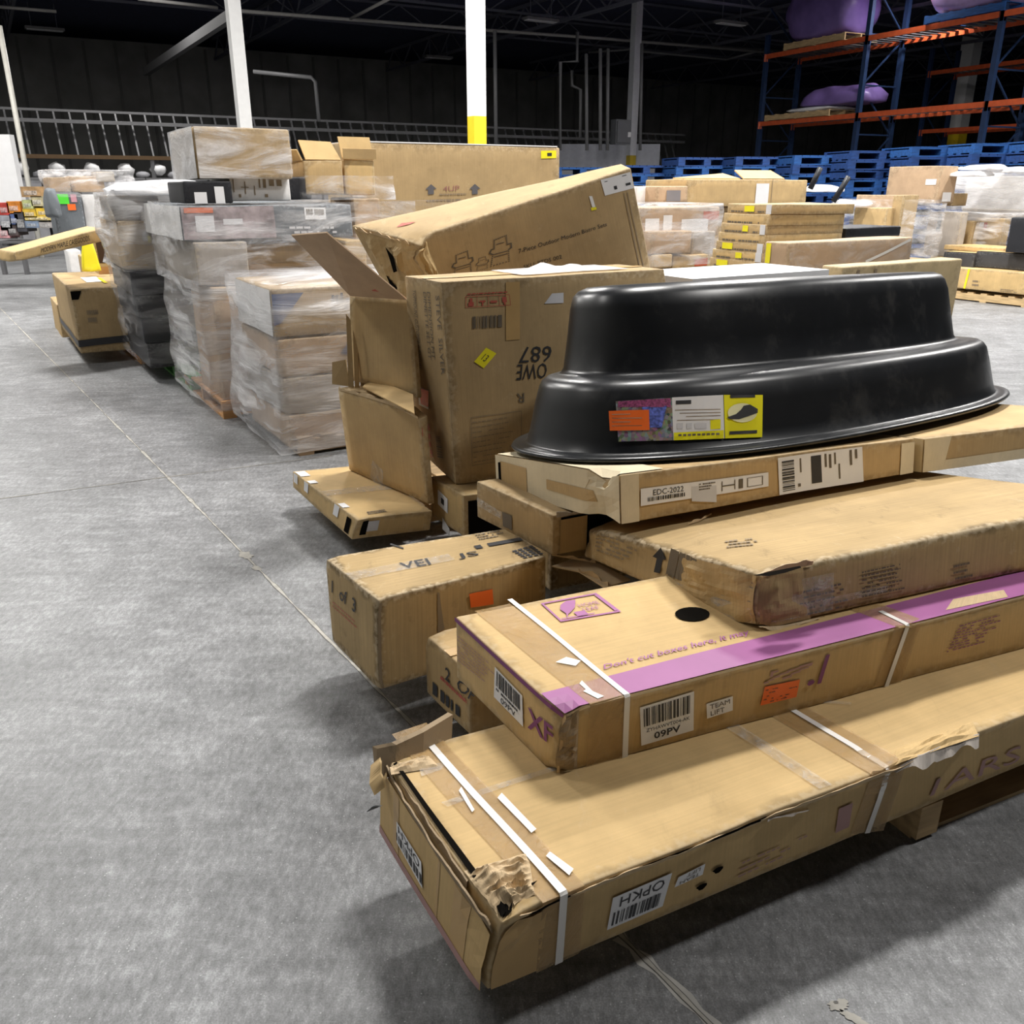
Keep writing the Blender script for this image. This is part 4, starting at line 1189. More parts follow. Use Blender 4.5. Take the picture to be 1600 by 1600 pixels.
# torn carton under the sagging one
c3 = Box('torn open carton crushed beneath the sagging brown carton', up8(P(858, 925, 0.115), P(800, 872, 0.115), P(858, 925, 0.115) + V((0.62, 0.30, 0)), 0.24), TANW, res=(10, 8, 6), r=0.008, amp=0.008,
         dents=[(0, 0, 1, 0.12, (0, 0, -0.01), 0.012)])
tp = [P(862, 884, 0.36), P(912, 868, 0.37), P(985, 905, 0.365), P(945, 918, 0.365), P(905, 893, 0.362)]
link('torn_flap', mesh('torn_flap', [p - c3.off for p in tp] + [p - V((0, 0, 0.004)) - c3.off for p in tp], [(0, 1, 2, 3, 4), (9, 8, 7, 6, 5)] + [(i, i + 5, (i + 1) % 5 + 5, (i + 1) % 5) for i in range(5)], KRAFTIN), c3.root)
ribbon(c3, 'torn_board', [P(905, 893, 0.365), P(935, 905, 0.365), P(950, 918, 0.36)], V((0.0, 0.0, 0.012)), KRAFTIN, 0.01)
ribbon(c3, 'torn_board', [P(862, 868, 0.375), P(885, 872, 0.375), P(930, 880, 0.37)], V((0.0, 0.0, 0.012)), KRAFTIN, 0.01)

# carton with a barcode patch, open at its near end
zb = 0.40
N, Lf = P(863, 868, zb), P(746, 808, zb)
hh = z_at(N, 806) - zb
c4 = Box('brown carton with a dark square stamp, wedged under the cream end cap', up8(N, Lf, N + V((0.42, 0.2, 0)), hh), TAND, res=(8, 10, 5), r=0.005, amp=0.003)
q = c4.quadpx
c4.patch('dark_stamp', 'E', q('E', [(787, 822), (801, 829), (801, 806), (786, 800)]), INKG, 0.003, n=(2, 2))
c4.patch('clear_tape', 'E', q('E', [(747, 790), (785, 812), (785, 800), (747, 776)]), TAPEC, 0.003, n=(4, 2))
c4.patch('open_end_shade', 'F', ((0.06, 0.05), (0.6, 0.92)), DARK, 0.002, n=(3, 2))
c4.patch('inner_flap', 'F', ((0.05, 0.03), (0.26, 0.88)), TAND, 0.008, n=(2, 3))
ribbon(c4, 'torn_board', [c4.on('F', a, 0.95, 0.005) for a in (0.02, 0.2, 0.4)], V((0, 0, 0.014)), GREYC, 0.01)

# --- big upright carton with the yellow sticker
zb = 0.30
N, Lf, R0 = P(712, 757, zb), P(651, 700, zb), P(872, 741, zb)
tz = 1.145
tN, tL, tR = P(690, 441, tz), P(632, 431, tz), P(1037, 420, tz)
Rl = (tR - tN).length
bR = N + (R0 - N).normalized() * Rl
s1 = Box('tall tan carton with a yellow sticker, standing behind the tub', hexa8(N, Lf, bR, tN, tL, tR), TAND, res=(18, 10, 14), r=0.005, amp=0.003)
q = s1.quadpx
s1.text('OWE\n0687', 'F', q('F', [(867, 542), (807, 545), (808, 593), (865, 590)]), INK, 0.003) if False else None
s1.text('687', 'F', [s1.ab('F', 862, 540), s1.ab('F', 812, 542), s1.ab('F', 810, 567), s1.ab('F', 860, 565)], INK, 0.003)
s1.text('OWE', 'F', [s1.ab('F', 855, 567), s1.ab('F', 808, 569), s1.ab('F', 806, 594), s1.ab('F', 853, 591)], INK, 0.003)
s1.text('R', 'F', [s1.ab('F', 819, 614), s1.ab('F', 807, 615), s1.ab('F', 807, 630), s1.ab('F', 819, 629)], INKG, 0.003)
yq = q('F', [(740, 565), (755, 575), (775, 552), (759, 543)])
st = s1.patch('yellow_sticker', 'F', yq, YELLOW, 0.003, n=(2, 2))
s1.text('13', 'F', sub(yq, 0.3, 0.3, 0.7, 0.7), INK, 0.004, st)
hqd = q('F', [(727, 481), (798, 477), (796, 460), (727, 463)])
s1.bars('handling_symbols', 'F', hqd, REDI, [(0, 0, 1, .05), (0, .95, 1, 1), (0, 0, .012, 1), (.25, 0, .26, 1), (.5, 0, .51, 1), (.75, 0, .76, 1), (.99, 0, 1, 1), (.06, .1, .18, .45), (.09, .45, .15, .8), (.31, .4, .44, .55), (.36, .1, .39, .4), (.55, .3, .7, .5), (.82, .3, .92, .8), (.85, .1, .89, .3)], 0.003)
s1.bars('fine_print', 'F', q('F', [(730, 462), (798, 458), (798, 454), (730, 458)]), REDI, print_items(1, 3, 1, 0.5), 0.003)
s1.bars('barcode', 'F', q('F', [(738, 514), (784, 511), (784, 492), (738, 495)]), INKG, barcode_items(22, 0, 1, 7) + [(0.86, 0, 1, 1)], 0.003)
s1.bars('fine_print', 'F', q('F', [(740, 725), (812, 712), (812, 645), (737, 655)]), INKW, print_items(9, 6, 0.9, 0.16), 0.003)
s1.bars('printed_frame', 'F', q('F', [(737, 728), (815, 715), (815, 642), (735, 652)]), INKW, [(0, 0, 1, .012), (0, .988, 1, 1), (0, 0, .012, 1), (.988, 0, 1, 1)], 0.003)
s1.patch('packing_tape', 'F', q('F', [(790, 532), (812, 530), (812, 440), (790, 441)]), TAPE, 0.0026, n=(2, 4))
st = s1.patch('small_label', 'F', q('F', [(850, 474), (880, 473), (880, 457), (862, 458)]), PAPERG, 0.003, n=(3, 2))
s1.text('STEVE SILVER', 'E', q('E', [(683, 462), (692, 587), (698, 587), (690, 462)]), INKG, 0.003) if False else None
s1.text('STEVE  SILVER', 'E', [s1.ab('E', 681, 462), s1.ab('E', 690, 586), s1.ab('E', 696, 586), s1.ab('E', 687, 462)], INKG, 0.003)
for x0, x1, ln, sd in ((662, 668, 'DINETTE SET GT', 3), (668, 674, 'DIMENSION MT', 4)):
    s1.text(ln, 'E', [s1.ab('E', x0, 456), s1.ab('E', x0 + 8, 560), s1.ab('E', x1 + 6.5, 562), s1.ab('E', x1 - 1.5, 457)], INKG, 0.003)
s1.text('TOPMOUNT CUSTOMER FURNITURE', 'E', [s1.ab('E', 645, 452), s1.ab('E', 655, 575), s1.ab('E', 660, 577), s1.ab('E', 650, 453)], INKG, 0.003)
st = s1.patch('orange_sticker', 'E', q('E', [(656, 632), (671, 639), (671, 610), (654, 603)]), PAPER, 0.003, n=(2, 2), label='orange sticker on white backing')
s1.patch('orange_print', 'E', q('E', [(659, 630), (671, 635), (671, 610), (657, 605)]), ORANGE, 0.004, n=(2, 2), parent=st)
s1.bars('fine_print', 'E', [s1.ab('E', 655, 662), s1.ab('E', 660, 710), s1.ab('E', 664, 712), s1.ab('E', 659, 664)], INKG, print_items(1, 4, 0.9, 0.6, 0), 0.003)
s1.bars('handling_symbols', 'E', [s1.ab('E', 667, 661), s1.ab('E', 672, 712), s1.ab('E', 678, 714), s1.ab('E', 673, 662)], REDI, [(0, 0, 1, .06), (0, .94, 1, 1), (0, 0, .02, 1), (.98, 0, 1, 1), (.05, .2, .2, .8), (.3, .3, .45, .7), (.55, .2, .7, .6), (.78, .3, .93, .8)], 0.003)
s1.bars('barcode', 'E', [s1.ab('E', 681, 680), s1.ab('E', 685, 717), s1.ab('E', 694, 719), s1.ab('E', 689, 682)], INKG, barcode_items(18, 0, 1, 2), 0.003)
s1.patch('packing_tape', 'T', ((0.0, 0.42), (1.0, 0.56)), TAPE, 0.003, n=(10, 1))
# crumpled film lying on its lid
vs, fs = [], []
nx, ny = 36, 8
for j in range(ny + 1):
    for i in range(nx + 1):
        a, b = 0.36 + 0.5 * i / nx, 0.15 + 0.8 * j / ny
        p = s1.on('T', a, b, 0.006)
        h = abs(noise.noise(p * 11)) * 0.05 * math.sin(math.pi * j / ny) * math.sin(math.pi * i / nx)
        vs.append(p + V((0, 0, h)))
for j in range(ny):
    for i in range(nx):
        f = j * (nx + 1) + i
        fs.append((f, f + 1, f + nx + 2, f + nx + 1))
WFILM = film('white_film', 0.55, 0.95, (0.88, 0.88, 0.9), 6, (1, 1, 1), 0.25)
o = link('plastic_film', mesh('plastic_film', [v - s1.off for v in vs], fs, WFILM, smooth=True)); o.location = s1.off
tag(o, 'crumpled white plastic film on the lid of the yellow stickered carton', 'plastic film')

# carton under it, with a white square label and a dark hole
zb, zt = 0.112, 0.298
tN, tL = P(724, 774, zt), P(672, 744, zt)
tR = tN + V((math.cos(0.35), math.sin(0.35), 0)) * 0.6
c5 = Box('small carton with a white square label and a gaping hole, under the tall tan carton', hexa8(V((tN.x, tN.y, zb)), V((tL.x, tL.y, zb)), V((tR.x, tR.y, zb)), tN, tL, tR), TAN2, res=(6, 6, 5), r=0.005, amp=0.003)
q = c5.quadpx
lb = c5.patch('white_label', 'E', q('E', [(685, 787), (700, 802), (700, 779), (685, 764)]), PAPER, 0.003, n=(2, 2))
c5.bars('stamp', 'E', sub(q('E', [(685, 787), (700, 802), (700, 779), (685, 764)]), .35, .3, .65, .7), INK, [(0, 0, 1, 1)], 0.004, lb)
c5.patch('white_label', 'E', q('E', [(692, 826), (704, 838), (703, 826), (692, 808)]), PAPER, 0.003, n=(2, 2))
c5.patch('hole', 'F', ((0.03, 0.02), (0.34, 0.86)), DARK, 0.003, n=(3, 3))  # flat dark patch painted as the shade in the hole

# --- open carton standing in front of the wrapped pallets
zb = 0.205
N, Lf = P(669, 789, zb), P(546, 735, zb)
tN, tL = P(656, 644, 0.615), P(526, 606, 0.625)
dR = V((math.cos(0.42), math.sin(0.42), 0)) * 0.30
dN, dQ = dR * 0.10, dR * 0.62
s2 = Box('plain carton with a bulging panel and torn rim, standing on the flat carton', hexa8(N, Lf, N + dN, tN, tL, tN + dN, Lf + dQ, tL + dQ), TAN, res=(6, 12, 10), r=0.006, amp=0.006, freq=2.0,
         dents=[(0, 0, 1, 0.10, (0, 0, -0.02), 0.012), (0, 1, 1, 0.05, (0, 0, 0.0), 0.004)])
ribbon(s2, 'torn_rim', [s2.on('E', a, 0.985, 0.003) for a in (0.02, 0.35, 0.7, 0.98)], V((0, 0, 0.012)), KRAFTIN, 0.010)
s2.patch('lid_slit_shade', 'T', [(0.005, 0.0), (0.05, 0.0), (0.03, 0.75), (0.005, 0.75)], DARK, 0.004, n=(1, 8))
s2.patch('clear_tape', 'E', s2.quadpx('E', [(580, 745), (600, 768), (600, 735), (583, 718)]), TAPEC, 0.003, n=(2, 3))
s2.patch('red_mark', 'F', ((0.02, 0.75), (0.12, 0.86)), REDI, 0.003, n=(1, 1))
zb = 0.642
N, Lf = P(652, 622, zb), P(546, 595, zb)
tN, tL = P(640, 466, 1.045), P(545, 461, 1.045)
dR = V((math.cos(0.42), math.sin(0.42), 0)) * 0.34
dN, dQ = dR * 0.06, dR * 0.5
s3 = Box('opened carton with a long lid flap raised to the left, above the bulging carton', hexa8(N, Lf, N + dN, tN, tL, tN + dN, Lf + dQ, tL + dQ), TAN, res=(6, 10, 10), r=0.005, amp=0.004, skip=('T',), freq=2.0)
def slab(box, name, q4, th, mat, label=None):
    n_ = (q4[1] - q4[0]).cross(q4[3] - q4[0]).normalized() * th
    c = [p - box.off for p in q4] + [p + n_ - box.off for p in q4]
    o = MB().hexa(c).build(name, mat, box.root)
    if label: o['label'] = label
    return o
yf = tL.y
fl1 = slab(s3, 'lid_flap', [PY(548, 461, tL.y - 0.01), PY(637, 467, tN.y - 0.01), PY(511, 362, tL.y - 0.42), PY(456, 366, tL.y - 0.26)], 0.006, TANP, 'raised lid flap with a red handling stamp')
fo = fl1
a_, b_, c_, d_ = [PY(548, 461, tL.y - 0.01), PY(637, 467, tN.y - 0.01), PY(511, 362, tL.y - 0.42), PY(456, 366, tL.y - 0.26)]
def fpt(t, k_): return (a_ * (1 - t) + b_ * t) * (1 - k_) + (d_ * (1 - t) + c_ * t) * k_
nf = (b_ - a_).cross(d_ - a_).normalized()
if nf.dot(EYEP - a_) < 0: nf = -nf
vs = [fpt(t, k_) + nf * 0.008 - s3.off for t, k_ in ((0.55, 0.13), (0.66, 0.12), (0.52, 0.34), (0.42, 0.35))]
link('red_stamp', mesh('red_stamp', vs, [(0, 1, 2, 3)], REDI), fl1)
for i, (x0, x1) in enumerate(((541, 549), (551, 558), (560, 568))):
    slab(s3, 'folded_flap', [PY(x0 + 4, 604 + i * 4, Lf.y - 0.12 + i * .05), PY(x1 + 4, 606 + i * 4, Lf.y - 0.12 + i * .05), PY(x1 - 1, 500 - i * 3, Lf.y - 0.10 + i * .05), PY(x0, 490, Lf.y - 0.10 + i * .05)], 0.008, TAND)
slab(s3, 'folded_flap', [P(567, 606, 0.64), P(648, 648, 0.64), P(646, 618, 0.66), P(582, 592, 0.66)], 0.006, TAN2)
slab(s3, 'folded_flap', [PY(520, 600, 4.0), PY(547, 604, 3.98), PY(541, 562, 4.0), PY(520, 566, 4.02)], 0.008, TAND)

# --- flat carton on the ground edge
zb, zt = 0.105, 0.205
tN, tL, tR = P(557, 812, zt), P(457, 737, zt), P(676, 798, zt)
bN, bL, bR = P(549, 844, zb), P(458, 762, zb), P(672, 828, zb)
tQ = tL + (tR - tN) * 1.1
s4 = Box('low flat carton with white corner tape, lying left of the upright cartons', hexa8(bN, bL, bR, tN, tL, tR, bL + (bR - bN) * 1.1, tQ), TAN2, res=(8, 14, 4), r=0.006, amp=0.003,
         dents=[(0, 0, 1, 0.05, (0.004, 0.004, -0.008), 0.004)])
q = s4.quadpx
for pts in (((0.01, 0.86), (0.14, 0.97)), ((0.01, 0.70), (0.12, 0.76)), ((0.01, 0.20), (0.10, 0.28))):
    s4.patch('white_tape', 'T', pts, PAPER, 0.003, n=(3, 2))
for a in (0.03, 0.22, 0.70):
    s4.patch('white_tape', 'E', ((a, 0.45), (a + 0.07, 1.0)), PAPER, 0.003, n=(2, 2))
s4.patch('hand_hole_shade', 'E', ((0.885, 0.12), (0.945, 0.85)), DARK, 0.003, n=(2, 2))
s4.patch('tear_hole_shade', 'F', ((0.08, 0.2), (0.16, 0.9)), DARK, 0.003, n=(2, 2))
s4.patch('white_scrap', 'F', ((0.16, 0.35), (0.30, 0.85)), PAPERG, 0.004, n=(2, 2))
s4.bars('fine_print', 'T', q('T', [(575, 806), (605, 801), (600, 797), (572, 801)]), INKG, print_items(2, 2, 1, 0.6, 0), 0.003)
s4.patch('packing_tape', 'T', ((0.02, 0.44), (0.98, 0.54)), TAPEC, 0.0026, n=(6, 2))
pallet('pine pallet hidden under the low flat carton', (-0.42, 4.15), AISLE, 0.75, 0.65, 0.104, group=None)

# --- tilted long carton on top
dF = V((math.cos(0.42), math.sin(0.42), 0)); nF = V((math.sin(0.42), -math.cos(0.42), 0))
A0 = PY(640, 374, 4.25)
TL, TR, BR, BL = PP(640, 374, nF, A0), PP(985, 262, nF, A0), PP(1018, 422, nF, A0), PP(672, 520, nF, A0)
bk = reach(TL, -nF, 512)
bk = 0.42
D = -nF * bk
TLb, TRb = PY(548, 352, TL.y + 0.36), PY(972, 256, TR.y + 0.36)
s5 = Box('long tan carton tipped up to the right, resting on the tall tan carton', hexa8(BL, BL + D, BR, TL, TLb, TR, BR + D, TRb), TAND, res=(20, 8, 10), r=0.010, amp=0.004,
         dents=[(0, 0, 1, 0.10, (0.05, 0.01, -0.03), 0.015), (0, 0, 0.6, 0.12, (0.04, 0.0, 0), 0.015), (0, 0.4, 0.9, 0.15, (0.02, 0.0, -0.01), 0.010)])
q = s5.quadpx
lq = q('F', [(945, 306), (990, 294), (984, 269), (938, 281)])
lb = s5.patch('shipping_label', 'F', lq, PAPER, 0.003, n=(3, 2))
s5.bars('stamp', 'F', lq, INK, [(.35, .2, .45, .42), (.75, .25, .92, .4), (.1, .8, .2, .84), (.7, .86, .85, .9)], 0.004, lb)
s5.patch('small_label', 'F', q('F', [(926, 326), (931, 326), (925, 306), (920, 306)]), PAPER, 0.003, n=(1, 1))
s5.patch('yellow_sticker', 'F', q('F', [(924, 329), (932, 327), (931, 323), (923, 324)]), YELLOW, 0.004, n=(1, 1))
s5.text('7-Piece Outdoor Modern Bistro Sets', 'F', q('F', [(810, 396), (948, 353), (947, 347), (809, 389)]), INK, 0.003)
s5.text('SKU: PTDS 002', 'F', q('F', [(818, 420), (878, 403), (877, 397), (817, 414)]), INK, 0.003)
def chair(qd, x, y, sx, sy):
    P_ = [(.1, .0), (.16, .42), (.02, .5), (.1, .62), (.22, .62), (.2, .95), (.72, 1), (.78, .66), (.95, .66), (.98, .5), (.86, .46), (.9, .02)]
    it = []
    for (a0, b0), (a1, b1) in zip(P_, P_[1:] + P_[:1]):
        for i in range(6):
            t = i / 6
            cx_, cy_ = a0 + (a1 - a0) * t, b0 + (b1 - b0) * t
            it.append((x + (cx_ - .03) * sx, y + (cy_ - .02) * sy, x + (cx_ + .03) * sx, y + (cy_ + .02) * sy))
    it += [(x + .3 * sx, y + .75 * sy, x + .65 * sx, y + .78 * sy), (x + .15 * sx, y + .4 * sy, x + .85 * sx, y + .43 * sy), (x + .2 * sx, y + .3 * sy, x + .82 * sx, y + .33 * sy)]
    return it
cq = q('F', [(706, 440), (798, 415), (800, 365), (706, 392)])
s5.bars('chair_drawing', 'F', cq, INKG, chair(cq, 0.0, 0.1, 0.36, 0.75) + chair(cq, 0.40, 0.12, 0.22, 0.4) + chair(cq, 0.62, 0.15, 0.38, 0.85), 0.003)
s5.bars('fold_lines', 'F', q('F', [(1000, 425), (1012, 422), (984, 300), (974, 302)]), INKW, [(0, 0, .12, 1), (.5, 0, .62, 1)], 0.003)
s5.patch('orange_mark', 'T', s5.quadpx('T', [(618, 356), (640, 352), (650, 348), (628, 350)]), REDI, 0.003, n=(2, 1))
for pts in (((606, 378), (622, 395), (630, 420), (624, 422), (612, 398)), ((612, 425), (630, 445), (632, 460), (620, 445))):
    qq = [s5.ab('E', *p) for p in pts]
    link('tear_hole_shade', mesh('tear_hole_shade', [s5.on('E', a, b, 0.035) - s5.off for a, b in qq], [tuple(range(len(qq)))], DARK), s5.root)
crumple(s5, 'E', [(0.05, 0.25), (0.97, 0.25), (0.97, 0.97), (0.05, 0.97)], 0.035, TANW, n=(20, 20), freq=7, label='battered end of the carton')
crumple(s5, 'F', [(0.0, 0.3), (0.10, 0.3), (0.06, 0.97), (0.0, 0.97)], 0.02, TANW, n=(8, 16), freq=9)
ribbon(s5, 'torn_edge', [s5.on('E', a, 0.96, 0.004) for a in (0.1, 0.4, 0.7, 0.9)], V((-0.01, -0.005, 0.012)), KRAFTIN, 0.014)

# ================================================================== the hall: walls, roof, steelwork
WALLM = plain('dark_wall_panel', (0.20, 0.20, 0.19), 0.8, var=0.25, scale=0.8)
RIBM = plain('dark_wall_rib', (0.14, 0.14, 0.135), 0.8)
ROOFM = plain('dark_roof_deck', (0.055, 0.062, 0.12), 0.85, var=0.2)
STEELD = plain('dark_roof_steel', (0.12, 0.125, 0.16), 0.6)
PIPEG = plain('grey_pipe', (0.16, 0.16, 0.165), 0.5)
PIPEL = plain('pale_pipe', (0.30, 0.29, 0.28), 0.5)
COLW = plain('white_column_paint', (0.80, 0.80, 0.79), 0.4, var=0.03)
COLG = plain('grey_column_paint', (0.52, 0.53, 0.56), 0.5, var=0.05)
COLY = plain('yellow_column_paint', (0.80, 0.56, 0.02), 0.45, var=0.05)
ROOFZ = 7.0
WL, WR = P(-40, 52, ROOFZ), P(1200, 140, ROOFZ)
wd = (WR - WL); wd.z = 0; wd.normalize(); wn = V((wd.y, -wd.x, 0))
WA, WB = WL - wd * 4, WL + wd * 75
def wallpanel(name, a, b, mat, label):
    n_ = V((-(b - a).y, (b - a).x, 0)).normalized() * 0.3
    a, b = V((a.x, a.y, 0)), V((b.x, b.y, 0))
    h = V((0, 0, ROOFZ + 0.1))
    o = MB().hexa([a, b, b + n_, a + n_, a + h, b + h, b + n_ + h, a + n_ + h]).build(name, mat)
    return tag(o, label, kind='structure')
wall = wallpanel('wall_back', WA, WB, WALLM, 'dark ribbed metal far wall')
CL, CR = WA - wn * -34 + V((0, 0, 0)), None
LB = WA + wn * 55; RB_ = WB + wn * 62
wallpanel('wall_left', LB, WA, WALLM, 'dark side wall out of view at the left')
wallpanel('wall_right', WB, RB_, WALLM, 'dark side wall out of view at the right')
wallpanel('wall_front', RB_, LB, WALLM, 'dark wall behind the viewer')
rib = MB().box(-0.05, -0.05, 0, 0.05, 0, ROOFZ)
rme = mesh('wall_rib', rib.v, rib.f, RIBM)
for i in range(60):
    p = WA + wd * (0.6 + i * 1.2)
    r_ = link('wall_rib', rme, wall); r_.location = (p.x, p.y, 0); r_.rotation_euler.z = math.atan2(wd.y, wd.x)
roof = MB().hexa([V((-60, -30, ROOFZ + 0.6)), V((70, -30, ROOFZ + 0.6)), V((70, 95, ROOFZ + 0.6)), V((-60, 95, ROOFZ + 0.6)), V((-60, -30, ROOFZ + 0.8)), V((70, -30, ROOFZ + 0.8)), V((70, 95, ROOFZ + 0.8)), V((-60, 95, ROOFZ + 0.8))]).build('ceiling', ROOFM)
tag(roof, 'near black corrugated roof deck', kind='structure')
# open web joists under the roof, running along the aisle direction
def joist(a, b, depth, step, mat, name, parent, r=0.035):
    top, bot, web = MB(), MB(), MB()
    d = (b - a).normalized(); L = (b - a).length
    up = V((0, 0, depth))
    o1 = MB().bar(a + up, b + up, r * 2, r * 2).build('top_chord', mat, parent)
    o2 = MB().bar(a, b, r * 2, r * 2).build('bottom_chord', mat, parent)
    n_ = int(L / step)
    for i in range(n_):
        p0, p1 = a + d * (i * step), a + d * ((i + 0.5) * step)
        web.bar(p0 + (up if i % 1 else V()), p1 + up, r, r)
        web.bar(p1 + up, a + d * ((i + 1) * step), r, r)
    w_ = web.build('web', mat, parent); w_['kind'] = 'stuff'
for i in range(9):
    q0 = V((0, 12, 0)) + wn * (-22 + i * 4.5) + wd * -34
    a, b = q0 + V((0, 0, ROOFZ - 0.2)), q0 + wd * 80 + V((0, 0, ROOFZ - 0.2))
    t = thing('roof_joist', ['first', 'second', 'third', 'fourth', 'fifth', 'sixth', 'seventh', 'eighth', 'ninth'][i] + ' dark open web roof joist counted from the far wall' if False else 'dark steel open web joist crossing under the roof', 'joist', (0, 0, 0), 'roof joists')
    joist(a, b, 0.7, 2.4, STEELD, 'roof_joist', t)
for i in range(8):
    q0 = WA + wd * (5 + i * 8.0) + V((0, 0, ROOFZ - 0.35 - WA.z))
    t = thing('roof_girder', 'dark steel girder running out from the far wall under the roof', 'girder', (0, 0, 0), 'roof girders')
    joist(q0, q0 + wn * 48, 0.8, 2.0, STEELD, 'roof_girder', t, 0.05)
def bars_thing(name, label, cat, segs, w, mat, part, group=None):
    t = thing(name, label, cat, segs[0][0], group)
    for i, (a, b) in enumerate(segs):
        MB().bar(a - segs[0][0], b - segs[0][0], w).build(part, mat, t)
    return t
def pipe(label, pts, r, mat, cat='pipe', name='ceiling_pipe', group=None):
    o = MB().tube([p - pts[0] for p in pts], r, 8).build(name, mat, smooth=True)
    o.location = pts[0]
    return tag(o, label, cat, group)
Zp = 6.2
pipe('long grey sprinkler pipe passing behind the tall white column', [P(375, 17, Zp), P(760, 47, Zp), P(940, 60, Zp), P(1230, 84, Zp)], 0.05, PIPEL)
pipe('branch pipe slanting up from the long sprinkler pipe', [P(548, 29, Zp), P(608, -2, Zp)], 0.045, PIPEL)
pipe('short pale pipe at the upper left corner', [P(-10, 10, Zp), P(88, 18, Zp)], 0.045, PIPEL)
pipe('pale pipe at the top left, right of the corner pipe', [P(215, -2, Zp), P(340, 12, Zp)], 0.045, PIPEL)
pipe('thin grey pipe meeting the distant column from the left', [P(920, 82, 6.3), P(985, 77, 6.3)], 0.04, PIPEG)
pipe('grey pipe running right from the distant column top', [P(1000, 65, 6.6), P(1230, 80, 6.6)], 0.045, PIPEG)
pipe('lower grey pipe right of the distant column', [P(1000, 80, 6.3), P(1135, 93, 6.3), P(1190, 78, 6.3)], 0.045, PIPEG)
dg = [PY(228, 112, 30), PY(370, 18, 22)]
o = MB().bar(V((0, 0, 0)), dg[1] - dg[0], 0.16, 0.22).build('diagonal_brace', plain('brace_grey', (0.06, 0.06, 0.062), 0.7)); o.location = dg[0]
tag(o, 'dark grey diagonal brace rising to the left column', 'brace')
for (pts, lab) in (([PY(875, 235, 30), PY(876, 97, 30), PY(902, 96, 30), PY(902, 50, 30)], 'grey conduit with an offset bend, left of the distant column'),
                   ([PY(917, 235, 30), PY(916, 84, 30)], 'plain grey conduit, second left of the distant column'),
                   ([PY(907, 215, 31), PY(907, 140, 31), PY(894, 134, 31), PY(894, 110, 31)], 'thin dark conduit with a kink between the grey conduits'),
                   ([PY(938, 235, 30), PY(938, 76, 30)], 'dim conduit nearest left of the electrical cabinet'),
                   ([PY(949, 235, 30.5), PY(950, 76, 30.5)], 'dim conduit ending at the electrical cabinet'),
                   ([PY(775, 225, 28), PY(773, 48, 28)], 'grey conduit just right of the tall white column'),
                   ([PY(1000, 235, 32), PY(1003, 68, 32)], 'dim conduit just right of the distant column'),
                   ([PY(396, 112, 27), PY(486, 121, 27), PY(493, 128, 27), PY(498, 190, 27)], 'grey pipe bending down the far wall beside the left column')):
    pipe(lab, pts, 0.055 if pts[0].y != 27 else 0.09, PIPEG, name='conduit')
def cabinet(label, c, sx, sy, sz, mat, name='electrical_cabinet'):
    t = thing(name, label, 'cabinet', c, None, AISLE)
    MB().box(-sx / 2, -sy / 2, 0, sx / 2, sy / 2, sz).build('cabinet_body', mat, t)
    MB().box(-sx / 2 + .04, -sy / 2 - .03, .05, sx / 2 - .04, -sy / 2, sz - .05).build('cabinet_door', mat, t)
    MB().box(sx / 4, -sy / 2 - .05, sz * .3, sx / 4 + .12, -sy / 2 - .03, sz * .5).build('notice', PAPERG, t)
e0 = PY(969, 226, 31)
cabinet('grey electrical cabinet beside the distant column', V((e0.x, e0.y, e0.z)), 0.62, 0.3, 0.75, plain('cabinet_grey', (0.11, 0.115, 0.125), 0.5))
# pale low wall panel behind the pallets
q0, q1 = PY(872, 264, 33), PY(1030, 258, 33.0)
c = q0; zt_ = z_at(q0, 225)
pw = MB().hexa([q0, q1, q1 + V((0, .3, 0)), q0 + V((0, .3, 0)), V((q0.x, q0.y, zt_)), V((q1.x, q1.y, zt_ + .0)), V((q1.x, q1.y + .3, zt_)), V((q0.x, q0.y + .3, zt_))])
for i in range(8):
    v_ = pw.v[i]
    if v_.z < zt_ - 0.1: pw.v[i] = V((v_.x, v_.y, 0))
pan = pw.build('trim_1', plain('pale_panel_paint', (0.32, 0.33, 0.37), 0.6)); tag(pan, 'pale grey panel wall behind the blue pallets', kind='structure')
# columns
def column(label, px0, px1, ptop, Y, ytop_yellow, w, mats=(COLW, COLY), flange=False):
    b0 = PY((px0 + px1) / 2, ytop_yellow, Y)
    t = thing('column', label, 'column', V((b0.x, b0.y, 0)), None, AISLE)
    zy = b0.z
    hw = w / 2
    for nm, z0, z1, m in (('yellow_base', 0, zy, mats[1]), ('shaft', zy, ROOFZ + 0.4, mats[0])):
        MB().box(-hw, -hw * 0.8, z0, hw, -hw * 0.8 + 0.035, z1).box(-hw, hw * 0.8 - 0.035, z0, hw, hw * 0.8, z1).box(-0.03, -hw * 0.8 + 0.035, z0, 0.03, hw * 0.8 - 0.035, z1).build(nm, m, t) if flange else MB().box(-hw, -hw, z0, hw, hw, z1).build(nm, m, t)
    return t
column('tall white steel column with a yellow painted foot, behind the large printed carton', 733, 757, 0, 15.3, 182, 0.225)
column('white column at the left behind the topmost wrapped box', 371, 399, 15, 18.7, 222, 0.24)
column('distant grey column with a mustard foot, right of the conduits', 980, 991, 65, 33, 243, 0.27, (COLG, plain('mustard_paint', (0.42, 0.30, 0.02), 0.5)))
column('white column with a yellow foot standing inside the racks', 1486, 1506, 50, 38, 205, 0.54)
pipe('pale upright pole at the left edge', [P(36, 262, 1.75), PY(33, 222, P(36, 262, 1.75).y), PY(1, 95, P(36, 262, 1.75).y)], 0.03, PAPERG, 'pole', 'pole') if False else None
pb = PY(31, 215, 20)
